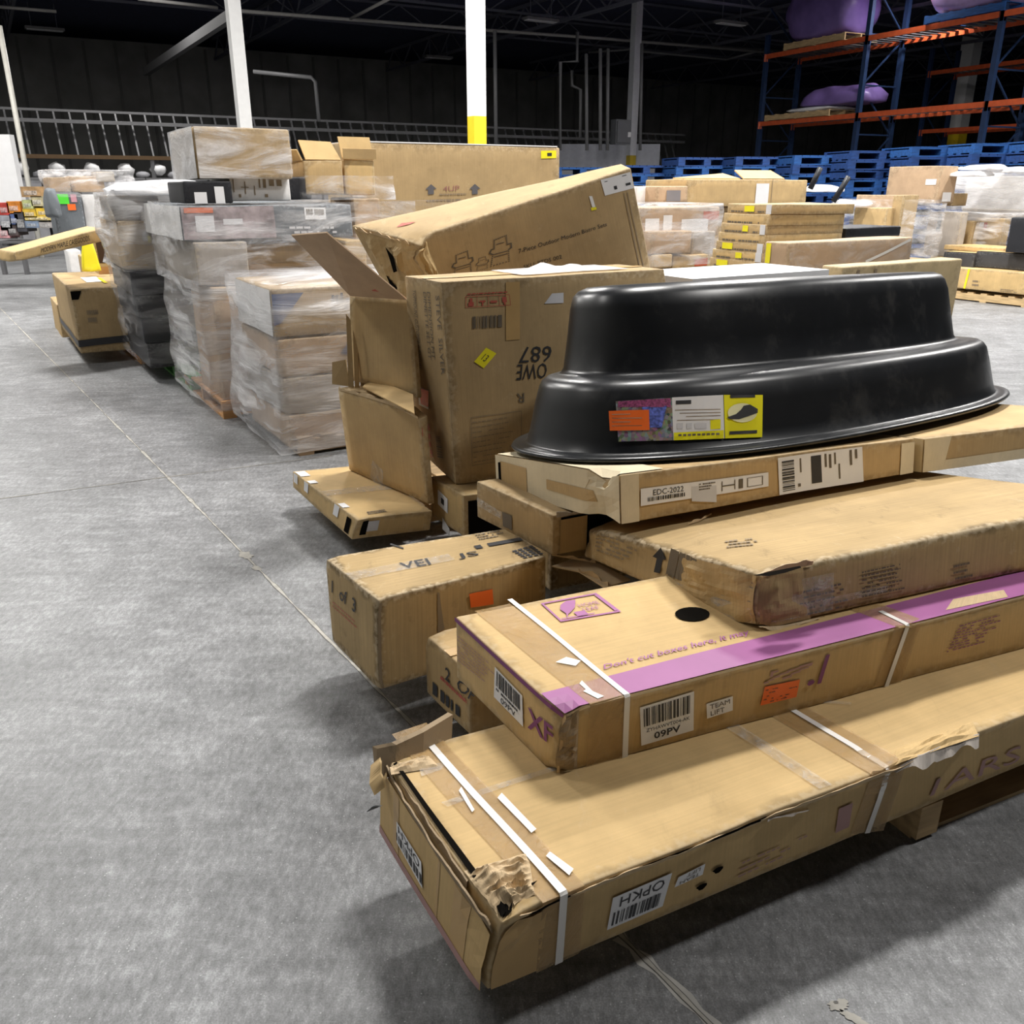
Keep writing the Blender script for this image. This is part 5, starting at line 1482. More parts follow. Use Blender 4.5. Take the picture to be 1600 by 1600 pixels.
o = MB().tube([V((0, 0, -pb.z)), V((0, 0, 0)), V((0, 0, z_at(pb, 40) - pb.z))], 0.055, 10).build('pole', plain('pole_white', (0.75, 0.73, 0.66), 0.4), smooth=True); o.location = pb
tag(o, 'slim white pole beside the white board at the left edge', 'pole')
# unlit high bay fittings
for px, py, lab in ((70, 47, 'unlit lamp fitting above the left end of the far wall'), (845, 33, 'unlit lamp fitting right of the tall white column, high'), (685, 91, 'unlit lamp fitting near the roof left of the tall white column'), (1142, 38, 'small unlit lamp fitting left of the racks')):
    c = P(px, py, 6.4)
    t = thing('high_bay_light', lab, 'light', c, None, AISLE)
    MB().box(-0.6, -0.16, 0, 0.6, 0.16, 0.08).build('housing', PIPEG, t)
    MB().box(-0.55, -0.12, -0.02, 0.55, 0.12, 0.0).build('diffuser', PAPERG, t)
    MB().box(-0.4, -0.01, 0.08, -0.38, 0.01, 0.8).box(0.38, -0.01, 0.08, 0.40, 0.01, 0.8).build('hanger', STEELD, t)['kind'] = 'stuff'

# ================================================================== the storage frame with slanting bars along the far wall
RAILM = plain('grey_rail_steel', (0.13, 0.13, 0.135), 0.5)
f0, f1 = PY(-30, 185, 24.0), PY(420, 190, 24.0 + 4.0)
t = thing('bar_rack', 'long dark rack of slanting bars in front of the far wall', 'rack', V((f0.x, f0.y, 0)))
d = f1 - f0
d2 = V((d.x, d.y, 0)).normalized()
Lr = 24.0
o_ = V((f0.x, f0.y, 0))
za, zbx = f0.z, f0.z + 0.26
zlow = z_at(f0, 243)
MB().bar(V((0, 0, za)), d2 * Lr + V((0, 0, za)), 0.09).build('rail', RAILM, t)
MB().bar(V((0, 0, zbx)), d2 * Lr + V((0, 0, zbx)), 0.06).build('rail', RAILM, t)
MB().bar(V((0, 0, zlow)), d2 * Lr + V((0, 0, zlow)), 0.16, 0.10).build('rail', plain('rusty_rail', (0.10, 0.055, 0.02), 0.7), t)
nn = V((d2.y, -d2.x, 0))
bm = mesh('bar', MB().bar(V((0, 0, zlow)), nn * -0.5 + V((0, 0, zbx)), 0.045).v, MB().box(0, 0, 0, 1, 1, 1).f, RAILM)
for i in range(62):
    b_ = link('bar', bm, t); b_.location = d2 * (0.2 + i * 0.385)
for i in range(7):
    MB().bar(d2 * (i * 4), d2 * (i * 4) + V((0, 0, zlow)), 0.1).build('post', RAILM, t)
# bundles and bins standing under it
BUND = plain('pale_bundle', (0.80, 0.80, 0.82), 0.5, var=0.3, scale=6)
BINM = plain('grey_bin', (0.34, 0.34, 0.36), 0.6, var=0.2, scale=3)
def lump(name, label, cat, c, rx, ry, rz, mat, seed, group=None, parent=None):
    bm_ = bmesh.new()
    bmesh.ops.create_icosphere(bm_, subdivisions=2, radius=1)
    for v in bm_.verts:
        n_ = noise.noise(v.co * 1.8 + V((seed, seed * 2.3, 0))) * 0.3
        v.co = V((v.co.x * rx, v.co.y * ry, v.co.z * rz)) * (1 + n_)
    me = bpy.data.meshes.new(name); bm_.to_mesh(me); bm_.free(); me.materials.append(mat)
    for p in me.polygons: p.use_smooth = True
    o = link(name, me, parent, c)
    return tag(o, label, cat, group) if not parent else o
ORD = ['first', 'second', 'third', 'fourth', 'fifth', 'sixth', 'seventh', 'eighth', 'ninth', 'tenth', 'eleventh', 'twelfth', 'thirteenth', 'fourteenth', 'fifteenth', 'sixteenth', 'seventeenth', 'eighteenth', 'nineteenth', 'twentieth', 'last']
for i in range(20):
    p = o_ + d2 * (0.7 + i * 0.86) - nn * 0.1
    zc = zlow - 0.26
    tt = thing('bin', '%s grey bin from the left under the dark bar rack' % ORD[i], 'bin', V((p.x, p.y, 0)), 'grey bins under the bar rack', math.atan2(d2.y, d2.x))
    MB().box(-0.39, -0.3, 0, 0.39, 0.3, zc - 0.32).build('bin_body', BINM, tt)
    MB().box(-0.42, -0.33, zc - 0.32, 0.42, 0.33, zc - 0.26).build('bin_rim', PIPEG, tt)
    lump('bundle', 'white bundle on the %s grey bin from the left under the bar rack' % ORD[i], 'bundle', V((p.x, p.y, zc - 0.04)), 0.22, 0.2, 0.17, BUND, i, 'white bundles on the grey bins')
    lump('bundle', 'dim bundle right of the %s grey bin from the left under the bar rack' % ORD[i], 'bundle', V((p.x, p.y, zc - 0.18)) + d2 * 0.42, 0.2, 0.16, 0.10, BINM, i + 40, 'dim bundles on the grey bins')

# ================================================================== pallet racks with orange beams
RBLUE = plain('rack_blue', (0.014, 0.032, 0.085), 0.45, var=0.15)
RORG = plain('rack_orange', (0.58, 0.10, 0.03), 0.45, var=0.12)
RDECK = plain('rack_deck_mesh', (0.10, 0.10, 0.105), 0.5)
def rack_frame(label, p0, depth, top):
    t = thing('rack_upright', label, 'rack', V((p0.x, p0.y, 0)), None, AISLE)
    for y in (0, 0):
        pass
    # x across (into the rack), y along the aisle
    for x in (0, depth):
        MB().box(x - 0.06, -0.07, 0, x + 0.06, 0.07, top).build('post', RBLUE, t)
    z = 0.3; fl_ = 0
    while z < top - 0.3:
        MB().bar(V((0, 0, z)), V((depth, 0, z)), 0.04).build('brace', RBLUE, t)
        a_, b_ = ((0, depth) if fl_ % 2 else (depth, 0))
        MB().bar(V((a_, 0, z)), V((b_, 0, z + 1.25)), 0.04).build('brace', RBLUE, t)
        z += 1.3; fl_ += 1
    return t
def beam(label, a, b, group):
    t = thing('rack_beam', label, 'rack beam', a, group)
    MB().bar(V((0, 0, 0)), b - a, 0.06, 0.135).build('beam', RORG, t)
    for p in (V((0, 0, -0.04)), b - a + V((0, 0, -0.04))):
        MB().box(p.x - 0.06, p.y - 0.07, p.z - 0.11, p.x + 0.06, p.y - 0.02, p.z + 0.11).build('end_plate', RORG, t)
    return t
ZL, ZU = 3.4, 5.38
q1, q3 = P(1188, 194, ZL), P(1543, 163, ZL)
rd = (q3 - q1); rd.z = 0
Lb_ = rd.length / 2
rd.normalize(); rx = V((-rd.y, rd.x, 0))        # rx: deeper into the rack
if rx.x < 0: rx = -rx
posts = [q1 - rd * 0.0, q1 + rd * Lb_, q1 + rd * 2 * Lb_, q1 + rd * 3 * Lb_]
names = ['leftmost', 'second from left', 'third from left', 'nearest, mostly out of frame,']
DEP = 1.4
for p, n_ in zip(posts, names):
    t = rack_frame('dark blue rack upright, %s of the front rack' % n_, p, DEP, 7.0 if n_ != 'leftmost' else 6.0)
    t.rotation_euler.z = math.atan2(rx.y, rx.x)
for z, nm in ((ZL, 'lower'), (ZU, 'upper')):
    for i in range(3):
        a, b = posts[i] + V((0, 0, z - posts[i].z)), posts[i + 1] + V((0, 0, z - posts[i + 1].z))
        beam('orange front beam, %s level, bay %s of the front rack' % (nm, ('farthest', 'middle', 'nearest')[i]), a - rx * 0.03, b - rx * 0.03, None)
        beam('orange rear beam, %s level, bay %s of the front rack' % (nm, ('farthest', 'middle', 'nearest')[i]), a + rx * DEP, b + rx * DEP, None)
        # wire deck
        tt = thing('wire_deck', 'grey wire deck on the %s beams, bay %s' % (nm, ('farthest', 'middle', 'nearest')[i]), 'rack deck', a)
        mb = MB()
        for k_ in range(15):
            p = (b - a) * (0.03 + 0.94 * k_ / 14)
            mb.bar(p + rx * 0.03 + V((0, 0, 0.03)), p + rx * (DEP - 0.03) + V((0, 0, 0.03)), 0.11, 0.02)
        o = mb.build('deck_wires', RDECK, tt); o['kind'] = 'stuff'
# second rack deeper in
r2 = [P(1438, 206, ZL), None]
off2 = r2[0]
posts2 = [off2, off2 + rd * Lb_, off2 + rd * 2 * Lb_]
for p, n_ in zip(posts2, ('left', 'middle', 'right')):
    t = rack_frame('dark blue rack upright, %s one of the rear rack' % n_, p, DEP, 6.2)
    t.rotation_euler.z = math.atan2(rx.y, rx.x)
for z, nm in ((ZL, 'lower'), (ZU, 'upper')):
    for i in range(2):
        a, b = posts2[i] + V((0, 0, z - posts2[i].z)), posts2[i + 1] + V((0, 0, z - posts2[i + 1].z))
        beam('orange front beam, %s level, %s bay of the rear rack' % (nm, ('left', 'right')[i]), a, b, None)
        beam('orange rear beam, %s level, %s bay of the rear rack' % (nm, ('left', 'right')[i]), a + rx * DEP, b + rx * DEP, None)
        tt = thing('wire_deck', 'grey wire deck on the %s beams, %s bay of the rear rack' % (nm, ('left', 'right')[i]), 'rack deck', a)
        mb = MB()
        for k_ in range(15):
            p = (b - a) * (0.03 + 0.94 * k_ / 14)
            mb.bar(p + rx * 0.03 + V((0, 0, 0.03)), p + rx * (DEP - 0.03) + V((0, 0, 0.03)), 0.11, 0.02)
        o = mb.build('deck_wires', RDECK, tt); o['kind'] = 'stuff'
# loads on the racks: purple wrapped goods on pallets
def on_rack(i, t_, z): return posts[i] + (posts[i + 1] - posts[i]) * t_ + rx * 0.5 + V((0, 0, z + 0.06 - posts[i].z))
RZ = math.atan2(rd.y, rd.x)
PURW = plain('purple_wrap', (0.19, 0.125, 0.35), 0.35, var=0.15, scale=3)
def softblock(name, label, cat, c, sx, sy, sz, rz, mat, seed, amp=0.06, taper=0.0, rnd=0.15, group=None):
    bm_ = bmesh.new()
    bmesh.ops.create_cube(bm_, size=1)
    bmesh.ops.subdivide_edges(bm_, edges=bm_.edges[:], cuts=7, use_grid_fill=True)
    for v in bm_.verts:
        p = v.co * 2
        l = max(abs(p.x), abs(p.y), abs(p.z))
        s_ = p.normalized() * (1.32) if False else p
        k_ = 1 - rnd * (max(0, abs(p.x) + abs(p.y) + abs(p.z) - 1.8))
        p = V((p.x * k_ * (1 - taper * (p.z + 1) / 2), p.y * k_ * (1 - taper * (p.z + 1) / 2), p.z * k_))
        p = V((p.x * sx / 2, p.y * sy / 2, (p.z + 1) * sz / 2))
        n_ = noise.noise_vector(p * 2.2 + V((seed, 0, seed))) * amp
        n_.z *= 0.4 if p.z > 0.05 else 0.0
        v.co = p + n_
    me = bpy.data.meshes.new(name); bm_.to_mesh(me); bm_.free(); me.materials.append(mat)
    for p in me.polygons: p.use_smooth = True
    o = link(name, me, None, c); o.rotation_euler.z = rz
    return tag(o, label, cat, group)
def stretch(label, c, sx, sy, sz, rz, mat, seed, amp=0.03, taper=0.0):
    return softblock('stretch_wrap', label, 'plastic wrap', c, sx, sy, sz, rz, mat, seed, amp, taper, 0.05)
u = on_rack(0, 0.52, ZU)
pallet('pale pine pallet under the big purple bundle on the upper rack beams', u, RZ, 2.5, 1.3, 0.2)
softblock('wrapped_bundle', 'large purple wrapped bundle on a pine pallet, top rack level', 'bundle', u + V((0, 0, 0.2)), 2.45, 1.35, 1.35, RZ, PURW, 3, 0.10, -0.1)
u2 = on_rack(0, 0.55, ZL)
pallet('pale pine pallet under the drooping purple bundle on the lower rack beams', on_rack(0, 0.42, ZL), RZ, 2.8, 1.3, 0.18)
softblock('white_board_stack', 'white boards under the drooping purple bundle', 'boards', on_rack(0, 0.52, ZL) + V((0, 0, 0.18)), 1.9, 1.2, 0.12, RZ, PAPER, 8, 0.01)
softblock('wrapped_bundle', 'drooping purple bundle lying flat on the lower rack level', 'bundle', on_rack(0, 0.72, ZL) + V((0, 0, 0.30)), 2.8, 1.3, 0.52, RZ, PURW, 5, 0.14, 0.25)
u3 = on_rack(1, 0.75, ZU)
pallet('blue pallet under the right purple load on the upper rack beams', u3, RZ, 2.3, 1.3, 0.2, BLUEP2)
softblock('wrapped_bundle', 'pale purple load on a blue pallet, top right of the racks', 'bundle', u3 + V((0, 0, 0.2)), 2.3, 1.35, 1.2, RZ, plain('pale_purple_wrap', (0.34, 0.24, 0.46), 0.35, var=0.1), 6, 0.06)
wf = on_rack(1, 0.2, ZU) + rx * 2.6 + V((0, 0, 0.75))
t = thing('lattice_truss', 'white lattice truss behind the upper rack level', 'truss', wf)
for k_ in range(3):
    MB().bar(V((0, 0, k_ * .22)), rd * 2.2 + V((0, 0, k_ * .22)), 0.035).build('rail', COLW, t)
for k_ in range(5):
    MB().bar(rd * (k_ * .5), rd * (k_ * .5 + .25) + V((0, 0, .44)), 0.03).build('strut', COLW, t)

# ================================================================== blue pallets in tall stacks
def bp_parts(mat):
    L, W, b = 1.2, 1.0, 0.018
    top = MB()
    for i in range(8): top.box(-L / 2 + i * 0.1515, -W / 2, 0.122, -L / 2 + i * 0.1515 + 0.139, W / 2, 0.14)
    bot = MB()
    for y in (-W / 2, -0.16, 0.05, W / 2 - 0.12): bot.box(-L / 2, y, 0, L / 2, y + 0.12, b)
    lead = MB().box(-L / 2, -W / 2, 0.104, L / 2, -W / 2 + 0.1, 0.122).box(-L / 2, W / 2 - 0.1, 0.104, L / 2, W / 2, 0.122)
    blk = MB()
    blk1 = MB().box(-0.07, -W / 2, b, 0.07, W / 2, 0.104)
    m = {}
    m['deck'] = mesh('deck', top.v + [], top.f, mat)
    m['bottom'] = mesh('bottom_boards', bot.v, bot.f, mat)
    m['lead'] = mesh('lead_boards', lead.v, lead.f, mat)
    m['block'] = mesh('block', blk1.v, blk1.f, mat)
    return m
BPM = [bp_parts(BLUEP), bp_parts(BLUEP2)]
def blue_pallet(c, rz, k_, label, group):
    t = thing('pallet', label, 'pallet', c, group, rz)
    m = BPM[k_]
    for nm, key in (('deck', 'deck'), ('bottom_boards', 'bottom'), ('lead_boards', 'lead')):
        o = link(nm, m[key], t); o['kind'] = 'stuff'
    for x in (-0.53, 0, 0.53):
        link('block', m['block'], t, (x, 0, 0))
    return t
rg = random.Random(11)
# stacks along a line in front of the racks; pixel of each stack's middle, row of its top, distance
BS = [(905, 262, 20.6, 'behind the large printed carton'), (1000, 259, 19.9, 'right of the distant column'), (1092, 247, 19.2, 'beyond the open brown carton'), (1182, 246, 18.6, 'left of the rack foot'),
      (1270, 244, 18.0, 'under the leftmost rack upright'), (1358, 237, 17.4, 'mid row'), (1452, 231, 16.8, 'under the inner white column'), (1545, 226, 16.2, 'under the nearest rack upright'), (1640, 222, 15.6, 'cut off by the right edge')]
ORDT = ['topmost'] + [x + ' from the top' for x in ORD[1:]]
for i, (px, py, Y, lab) in enumerate(BS):
    top = PY(px, py, Y)
    n_ = round(top.z / 0.165)
    ph = top.z / n_
    for k_ in range(n_):
        t = blue_pallet(V((top.x + rg.uniform(-.02, .02), top.y + rg.uniform(-.03, .03), k_ * ph)), 0.12 + rg.uniform(-0.05, 0.05), rg.randint(0, 1),
                        'blue pallet, %s, in the stack %s' % (ORDT[n_ - 1 - k_], lab), 'blue pallets in tall stacks')
        t.scale = (1.02, 1.02, ph / 0.1405)

# ================================================================== wrapped pallets and cartons behind
def vbox(label, xn, yt, yb, Y, xl, xr, mat=TAN, name='cardboard_box', cat='box', res=(6, 5, 4), r=0.012, amp=0.006, skip=(), group=None, depth=None, width=None, zb=None):
    """upright carton from its near vertical edge (column xn, rows yt..yb) at distance Y; xl, xr = columns of its far left and far right edges"""
    N = PY(xn, yb, Y) if zb is None else P(xn, yb, zb)
    h = z_at(N, yt) - N.z
    lv = depth if depth else max(0.15, reach(N, dA, xl))
    lu = width if width else max(0.15, reach(N, dC, xr))
    b = Box(label, dirbox(N, dC, lu, dA, lv, h), mat, res=res, r=r, amp=amp, name=name, cat=cat, group=group, skip=skip)
    return b
def seam(b, m=TAPE, faces='T'):
    b.patch('packing_tape', 'T', ((0.02, 0.44), (0.98, 0.56)), m, 0.004, n=(4, 1))
FILM1 = film('stretch_film', 0.06, 0.70, scale=1.6, stretch=(1.0, 1.0, 4.0))
FILM2 = film('stretch_film_heavy', 0.24, 0.86, scale=1.5, stretch=(0.7, 0.7, 5.0))
FILM3 = film('stretch_film_milky', 0.62, 0.96, scale=2.5, stretch=(1.0, 1.0, 2.5), rough=0.3)
def wrap(label, N, lu, lv, z0, z1, mat, seed=1, amp=0.02, flare=0.0, top=True, nu=14, nz=16):
    """sleeve of stretch film around a stack: N near bottom corner on the ground plan, pushed out by folds"""
    root = V((N.x, N.y, z0))
    pad = 0.03
    cs = [V((0, 0, 0)) - dC * pad - dA * pad, dC * (lu + pad) - dA * pad, dC * (lu + pad) + dA * (lv + pad), dA * (lv + pad) - dC * pad]
    ring = []
    for i in range(4):
        a, b = cs[i], cs[(i + 1) % 4]
        for k in range(nu):
            ring.append(a + (b - a) * k / nu)
    ctr = sum(cs, V()) / 4
    n = len(ring)
    vs, fs = [], []
    for j in range(nz + 1):
        t = j / nz
        for p in ring:
            d = (p - ctr).normalized()
            q = V((p.x, p.y, (z1 - z0) * t))
            w = q + root
            f = noise.noise(V((w.x * 1.3, w.y * 1.3, w.z * 5 + w.x * 1.5)) + V((seed, 0, 0))) + 0.6 * noise.noise(w * 9)
            vs.append(q + d * (max(-0.6, f) * amp + amp * 0.7 + flare * (1 - t) ** 2))
    for j in range(nz):
        for k in range(n):
            fs.append((j * n + k, j * n + (k + 1) % n, (j + 1) * n + (k + 1) % n, (j + 1) * n + k))
    if top:
        c = len(vs)
        vs.append(V((ctr.x, ctr.y, z1 - z0 + 0.01)))
        for k in range(n):
            fs.append((nz * n + k, nz * n + (k + 1) % n, c))
    o = link('stretch_wrap', mesh('stretch_wrap', vs, fs, mat, smooth=True)); o.location = root
    return tag(o, label, 'plastic wrap')

# --- far wrapped load (left of the opened carton)
NC = P(350, 655, 0)
pallet('pine pallet with an orange edge under the tall wrapped load', tuple(NC + dA * 0.62 + dC * 0.55), AISLE, 1.1, 1.24, 0.12, PINEO)
YC = NC.y + 0.05
def zc(y): return z_at(NC, y)
b = vbox('pinkish carton low in the tall wrapped load, film pulled across it', 352, 450, 640, YC, 318, 470, TANP)
b = vbox('brown carton in the tall wrapped load beneath the long printed box', 311, 380, 447, YC, 222, 392, GREYC)
b = vbox('warm brown carton right of the greyed one in the tall wrapped load', 390, 381, 447, YC + 0.34, None, 575, TAN, depth=0.6)
b.patch('packing_tape', 'F', ((0.02, 0.42), (0.98, 0.52)), TAPE, 0.006)
b = vbox('long black printed box with a white left end in the tall wrapped load', 289, 322, 377, YC + .02, 213, 552, SLATE, res=(14, 5, 4))
b.patch('white_end', 'E', ((0.01, 0.01), (0.99, 0.99)), WHITEC, 0.004, n=(6, 3))
b.patch('printed_panel', 'F', ((0.0, 0.03), (0.52, 0.97)), plain('grey_pink_print', (0.30, 0.25, 0.26), 0.5, var=0.5, scale=14), 0.005, n=(10, 2))
b.patch('orange_band', 'F', ((0.015, 0.80), (0.17, 0.95)), plain('orange_band', (0.62, 0.16, 0.07), 0.5), 0.007, n=(4, 1))
b.patch('white_print', 'F', ((0.07, 0.25), (0.17, 0.72)), PAPERG, 0.007, n=(2, 1))
b.patch('white_print', 'F', ((0.22, 0.45), (0.33, 0.62)), PAPERG, 0.007, n=(2, 1))
lb = b.patch('shipping_label', 'F', ((0.70, 0.56), (0.83, 0.92)), PAPER, 0.007, n=(2, 1))
b.bars('fine_print', 'F', ((0.71, 0.66), (0.82, 0.84)), INKG, print_items(1, 3, 0.9, 0.9, 0), 0.009, lb)
b.bars('fine_print', 'F', ((0.60, 0.1), (0.95, 0.38)), PAPERG, print_items(2, 5, 0.8, 0.5), 0.007)
b = vbox('film covered carton at the right end of the long printed box', 556, 310, 374, YC + .9, None, 596, TANP, depth=0.5)
# electronics under the top box
b = vbox('small black appliance box under the topmost wrapped box', 289, 283, 318, YC + .1, 268, 365, BLACKC, depth=0.5)
b.patch('white_print', 'F', ((0.2, 0.0), (0.45, 0.5)), PAPER, 0.005, n=(2, 1)); b.patch('white_print', 'F', ((0.62, 0.0), (0.82, 0.75)), PAPER, 0.005, n=(2, 1))
b = vbox('white printed box with line drawings under the topmost wrapped box', 362, 273, 314, YC + .35, None, 456, WHITEC, depth=0.5)
b.bars('line_drawing', 'F', ((0.05, 0.1), (0.9, 0.9)), INKW, [(.0, .3, .02, .9), (.15, .5, .3, .54), (.22, .2, .24, .8), (.4, .15, .42, .6), (.5, .5, .53, .95), (.58, .5, .64, .95), (.7, .6, .8, .9), (.85, .6, .95, .9), (.1, .05, .14, .2), (.6, .05, .66, .2)], 0.005)
b = vbox('narrow black box end between the white box and the open cartons', 456, 276, 312, YC + .7, None, 473, BLACKC, depth=0.4)
b = vbox('topmost wrapped brown box on the tall load, film creased over it', 311, 197, 279, YC + .15, 273, 458, TAND, res=(12, 6, 6))
b.patch('film_patch', 'F', ((0.0, 0.0), (1.0, 1.0)), FILM1, 0.012, n=(10, 4))
b.patch('film_patch', 'E', ((0.0, 0.0), (1.0, 1.0)), FILM3, 0.012, n=(4, 4))
tN_ = b
# open cartons
b = vbox('open brown carton with one flap up, right of the topmost wrapped box', 479, 250, 305, YC + .75, 467, 538, TAN, depth=0.45, skip=('T',))
slab(b, 'lid_flap', [b.tri(0.05, 0.02, 1.0), b.tri(0.97, 0.02, 1.0), b.tri(0.82, 0.18, 1.52), b.tri(-0.02, 0.18, 1.55)], 0.01, TAN2)
slab(b, 'lid_flap', [b.tri(0.0, 0.95, 1.0), b.tri(0.0, 0.05, 1.0), b.tri(-0.12, 0.05, 1.3), b.tri(-0.12, 0.95, 1.35)], 0.01, TAN2)
b = vbox('second open carton with a tall upright flap, next to the single flap one', 540, 249, 305, YC + .95, None, 587, TAN2, depth=0.45, skip=('T',))
slab(b, 'lid_flap', [b.tri(-0.03, 0.02, 1.0), b.tri(1.0, 0.02, 1.0), b.tri(0.95, 0.1, 1.62), b.tri(-0.08, 0.1, 1.62)], 0.01, TAN2)
slab(b, 'lid_flap', [b.tri(-0.03, -0.03, 1.02), b.tri(1.05, -0.03, 1.02), b.tri(1.02, -0.06, 1.30), b.tri(-0.05, -0.06, 1.30)], 0.01, TAN)
wrap('film sleeve drawn up around the open cartons', PY(480, 300, YC + .72), 0.62, 0.5, zc(316), zc(272), FILM1, 5, 0.015, top=False)
# film sleeves
NF = PY(288, 447, YC - 0.03); NF = V((NF.x, NF.y, 0))
wrap('sheet of stretch film round the upper boxes of the tall load', V((PY(289, 340, YC).x, PY(289, 340, YC).y, 0)), 1.55, 1.05, zc(450), zc(318), FILM1, 2, 0.018, top=False)
wrap('skirt of stretch film round the foot of the tall load', V((NC.x - 0.02, NC.y, 0)), 1.2, 1.2, 0.06, zc(440), FILM2, 4, 0.035, top=False, nz=22)

# --- nearer wrapped load, foot of it beside the flat carton
NB = P(462, 714, 0)
pallet('brown pallet under the low wrapped load by the flat carton', tuple(NB + dA * 0.48 + dC * 0.5), AISLE, 0.95, 0.96, 0.11, wood('dull_pallet', (0.36, 0.25, 0.15)))
YB = NB.y + 0.04
b = vbox('long carton with blue corners on top of the low wrapped load', 430, 452, 528, YB, 374, 640, TAND, res=(10, 5, 4))
b.patch('white_end', 'E', ((0.02, 0.02), (0.98, 0.98)), WHITEC, 0.005, n=(4, 3))
BLUC = plain('blue_print', (0.055, 0.09, 0.22), 0.5)
b.patch('blue_corner', 'F', [(0.0, 0.25), (0.05, 0.3), (0.22, 0.9), (0.0, 0.9)], BLUC, 0.006, n=(3, 3))
b.bars('stamp', 'F', ((0.42, 0.45), (0.62, 0.85)), INK, [(0, .4, .1, .9), (.15, .4, .25, .9), (.32, .5, .42, 1), (.5, .5, .8, .7), (0, .1, .3, .3), (.4, .1, .55, .35), (.65, .1, 1, .3)], 0.006)
b = vbox('carton with a blue corner under the blue cornered long one', 440, 532, 590, YB, 382, 640, TANP, res=(8, 5, 4))
b.patch('blue_corner', 'F', [(0.45, 0.5), (0.62, 0.35), (0.62, 0.95), (0.55, 0.95)], BLUC, 0.006, n=(3, 3))
b = vbox('greyish carton in the middle of the low wrapped load', 446, 592, 648, YB, 388, 640, GREYC, res=(8, 5, 4))
b = vbox('light brown carton at the foot of the low wrapped load', 455, 650, 702, YB, 394, 640, TANP, res=(8, 5, 4))
wrap('loose stretch film around the low wrapped load', V((NB.x - 0.01, NB.y, 0)), 1.0, 0.98, 0.05, z_at(NB, 446), FILM2, 9, 0.045, flare=0.04, top=True, nz=26, nu=20)

# --- third load: black cartons on a green pallet
NG = P(300, 613, 0)
pallet('green painted pallet under the black cartons', tuple(NG + dA * 0.68 + dC * 0.55), AISLE, 1.1, 1.36, 0.125, GREENP)
YG = P(238, 574, 0.12).y
for k_, (yt, yb) in enumerate(((424, 462), (463, 498), (499, 537), (538, 576))):
    b = vbox('black carton in the film covered stack on the green pallet, %s from the top' % ('first', 'second', 'third', 'fourth')[k_], 208 + k_ * 9, yt, yb, YG, 190 + k_ * 9, 322 + k_ * 4, BLACKC if k_ % 2 == 0 else GREYB, depth=1.0)
    if k_ in (1, 2): b.patch('grey_label', 'F', ((0.42, 0.1), (0.7, 0.9)), plain('grey_blue_label', (0.16, 0.165, 0.22), 0.4), 0.006, n=(2, 2))
b = vbox('brown carton above the black ones on the green pallet', 198, 346, 422, YG, 166, 262, TAND)
lb = b.patch('small_label', 'F', ((0.50, 0.58), (0.62, 0.8)), PAPERG, 0.006, n=(1, 1)); b.patch('yellow_sticker', 'F', ((0.62, 0.55), (0.68, 0.7)), YELLOW, 0.006, n=(1, 1))
b = vbox('dusty carton topping the load on the green pallet', 178, 306, 346, YG + .1, 160, 252, GREYC)
NGc = PY(205, 424, YG); NGc = V((NGc.x, NGc.y, 0))
wrap('milky stretch film over the black cartons', PY(222, 500, YG) * 1.0, 1.05, 1.05, 0.14, z_at(NGc, 424), film('clear_stretch_film', 0.03, 0.42, scale=1.5, stretch=(0.8, 0.8, 4.0)), 12, 0.03, top=False)
wrap('bunched white film over the top of the load on the green pallet', V((PY(196, 380, YG).x, PY(196, 380, YG).y, 0)), 1.0, 1.0, z_at(NGc, 424), z_at(NGc, 302), FILM2, 13, 0.05)
softblock('stretch_wrap', 'crumpled white film heaped left of the small black appliance box', 'plastic wrap', PY(240, 305, YG + .3), 0.8, 0.6, 0.11, AISLE, FILM3, 4, 0.10, 0.2)

# --- cartons at the far left of the row
zb = 0.105
b = vbox('brown carton with a black strap round its foot, at the far left', 127, 452, 553, None, 97, 230, TAND, zb=zb, res=(8, 5, 6))
b.strap([('E', (0.0, 0.16), (1.0, 0.16)), ('F', (0.0, 0.16), (1.0, 0.20))], 0.06, STRAPB, 0.006, 'black_strap')
b.patch('tear_shade', 'F', [(0.0, 0.84), (0.10, 0.84), (0.16, 0.97), (0.0, 0.97)], DARK, 0.006, n=(2, 2))
b.patch('white_label', 'T', ((0.35, 0.3), (0.6, 0.6)), PAPER, 0.005, n=(2, 2)); b.patch('yellow_sticker', 'T', ((0.58, 0.2), (0.64, 0.5)), YELLOW, 0.006, n=(1, 1))
b.bars('fine_print', 'F', ((0.18, 0.45), (0.36, 0.68)), INKW, print_items(2, 4, 1, 0.6), 0.006)
b.text('N  S', 'F', ((0.66, 0.44), (0.86, 0.54)), INKW, 0.006)
Nb = P(127, 553, zb)
pallet('worn pallet under the black strapped carton', (Nb.x + 0.62, Nb.y + 0.72, 0), AISLE, 0.9, 1.0, 0.10, PINEO)
b = vbox('smaller carton tucked behind the black strapped one', 101, 476, 546, b.c[0][1][0].y + 0.04, 68, None, TAN, depth=0.8, width=0.5)
b = vbox('brown carton standing behind the yellow bag', 137, 402, 447, 9.6, 118, 150, TAND, depth=0.5)
b = vbox('open box with a dark inside, right of the yellow bag', 158, 375, 447, 9.0, 150, 190, TAND, depth=0.6)
b.patch('open_mouth_shade', 'F', ((0.08, 0.5), (0.98, 0.98)), plain('dark_brown_inside_shade', (0.04, 0.018, 0.008), 0.9), 0.006, n=(2, 2))  # dark patch painted on the front as the shaded inside of the box
b.patch('orange_side', 'F', ((0.0, 0.02), (1.0, 0.42)), plain('orange_board', (0.40, 0.20, 0.07), 0.7), 0.006, n=(2, 2))
bag = softblock('yellow_bag', 'bright yellow bag hanging over the edge of a carton', 'bag', PY(144, 424, 8.8), 0.18, 0.12, 0.36, AISLE, YELLOW, 5, 0.03, 0.65)
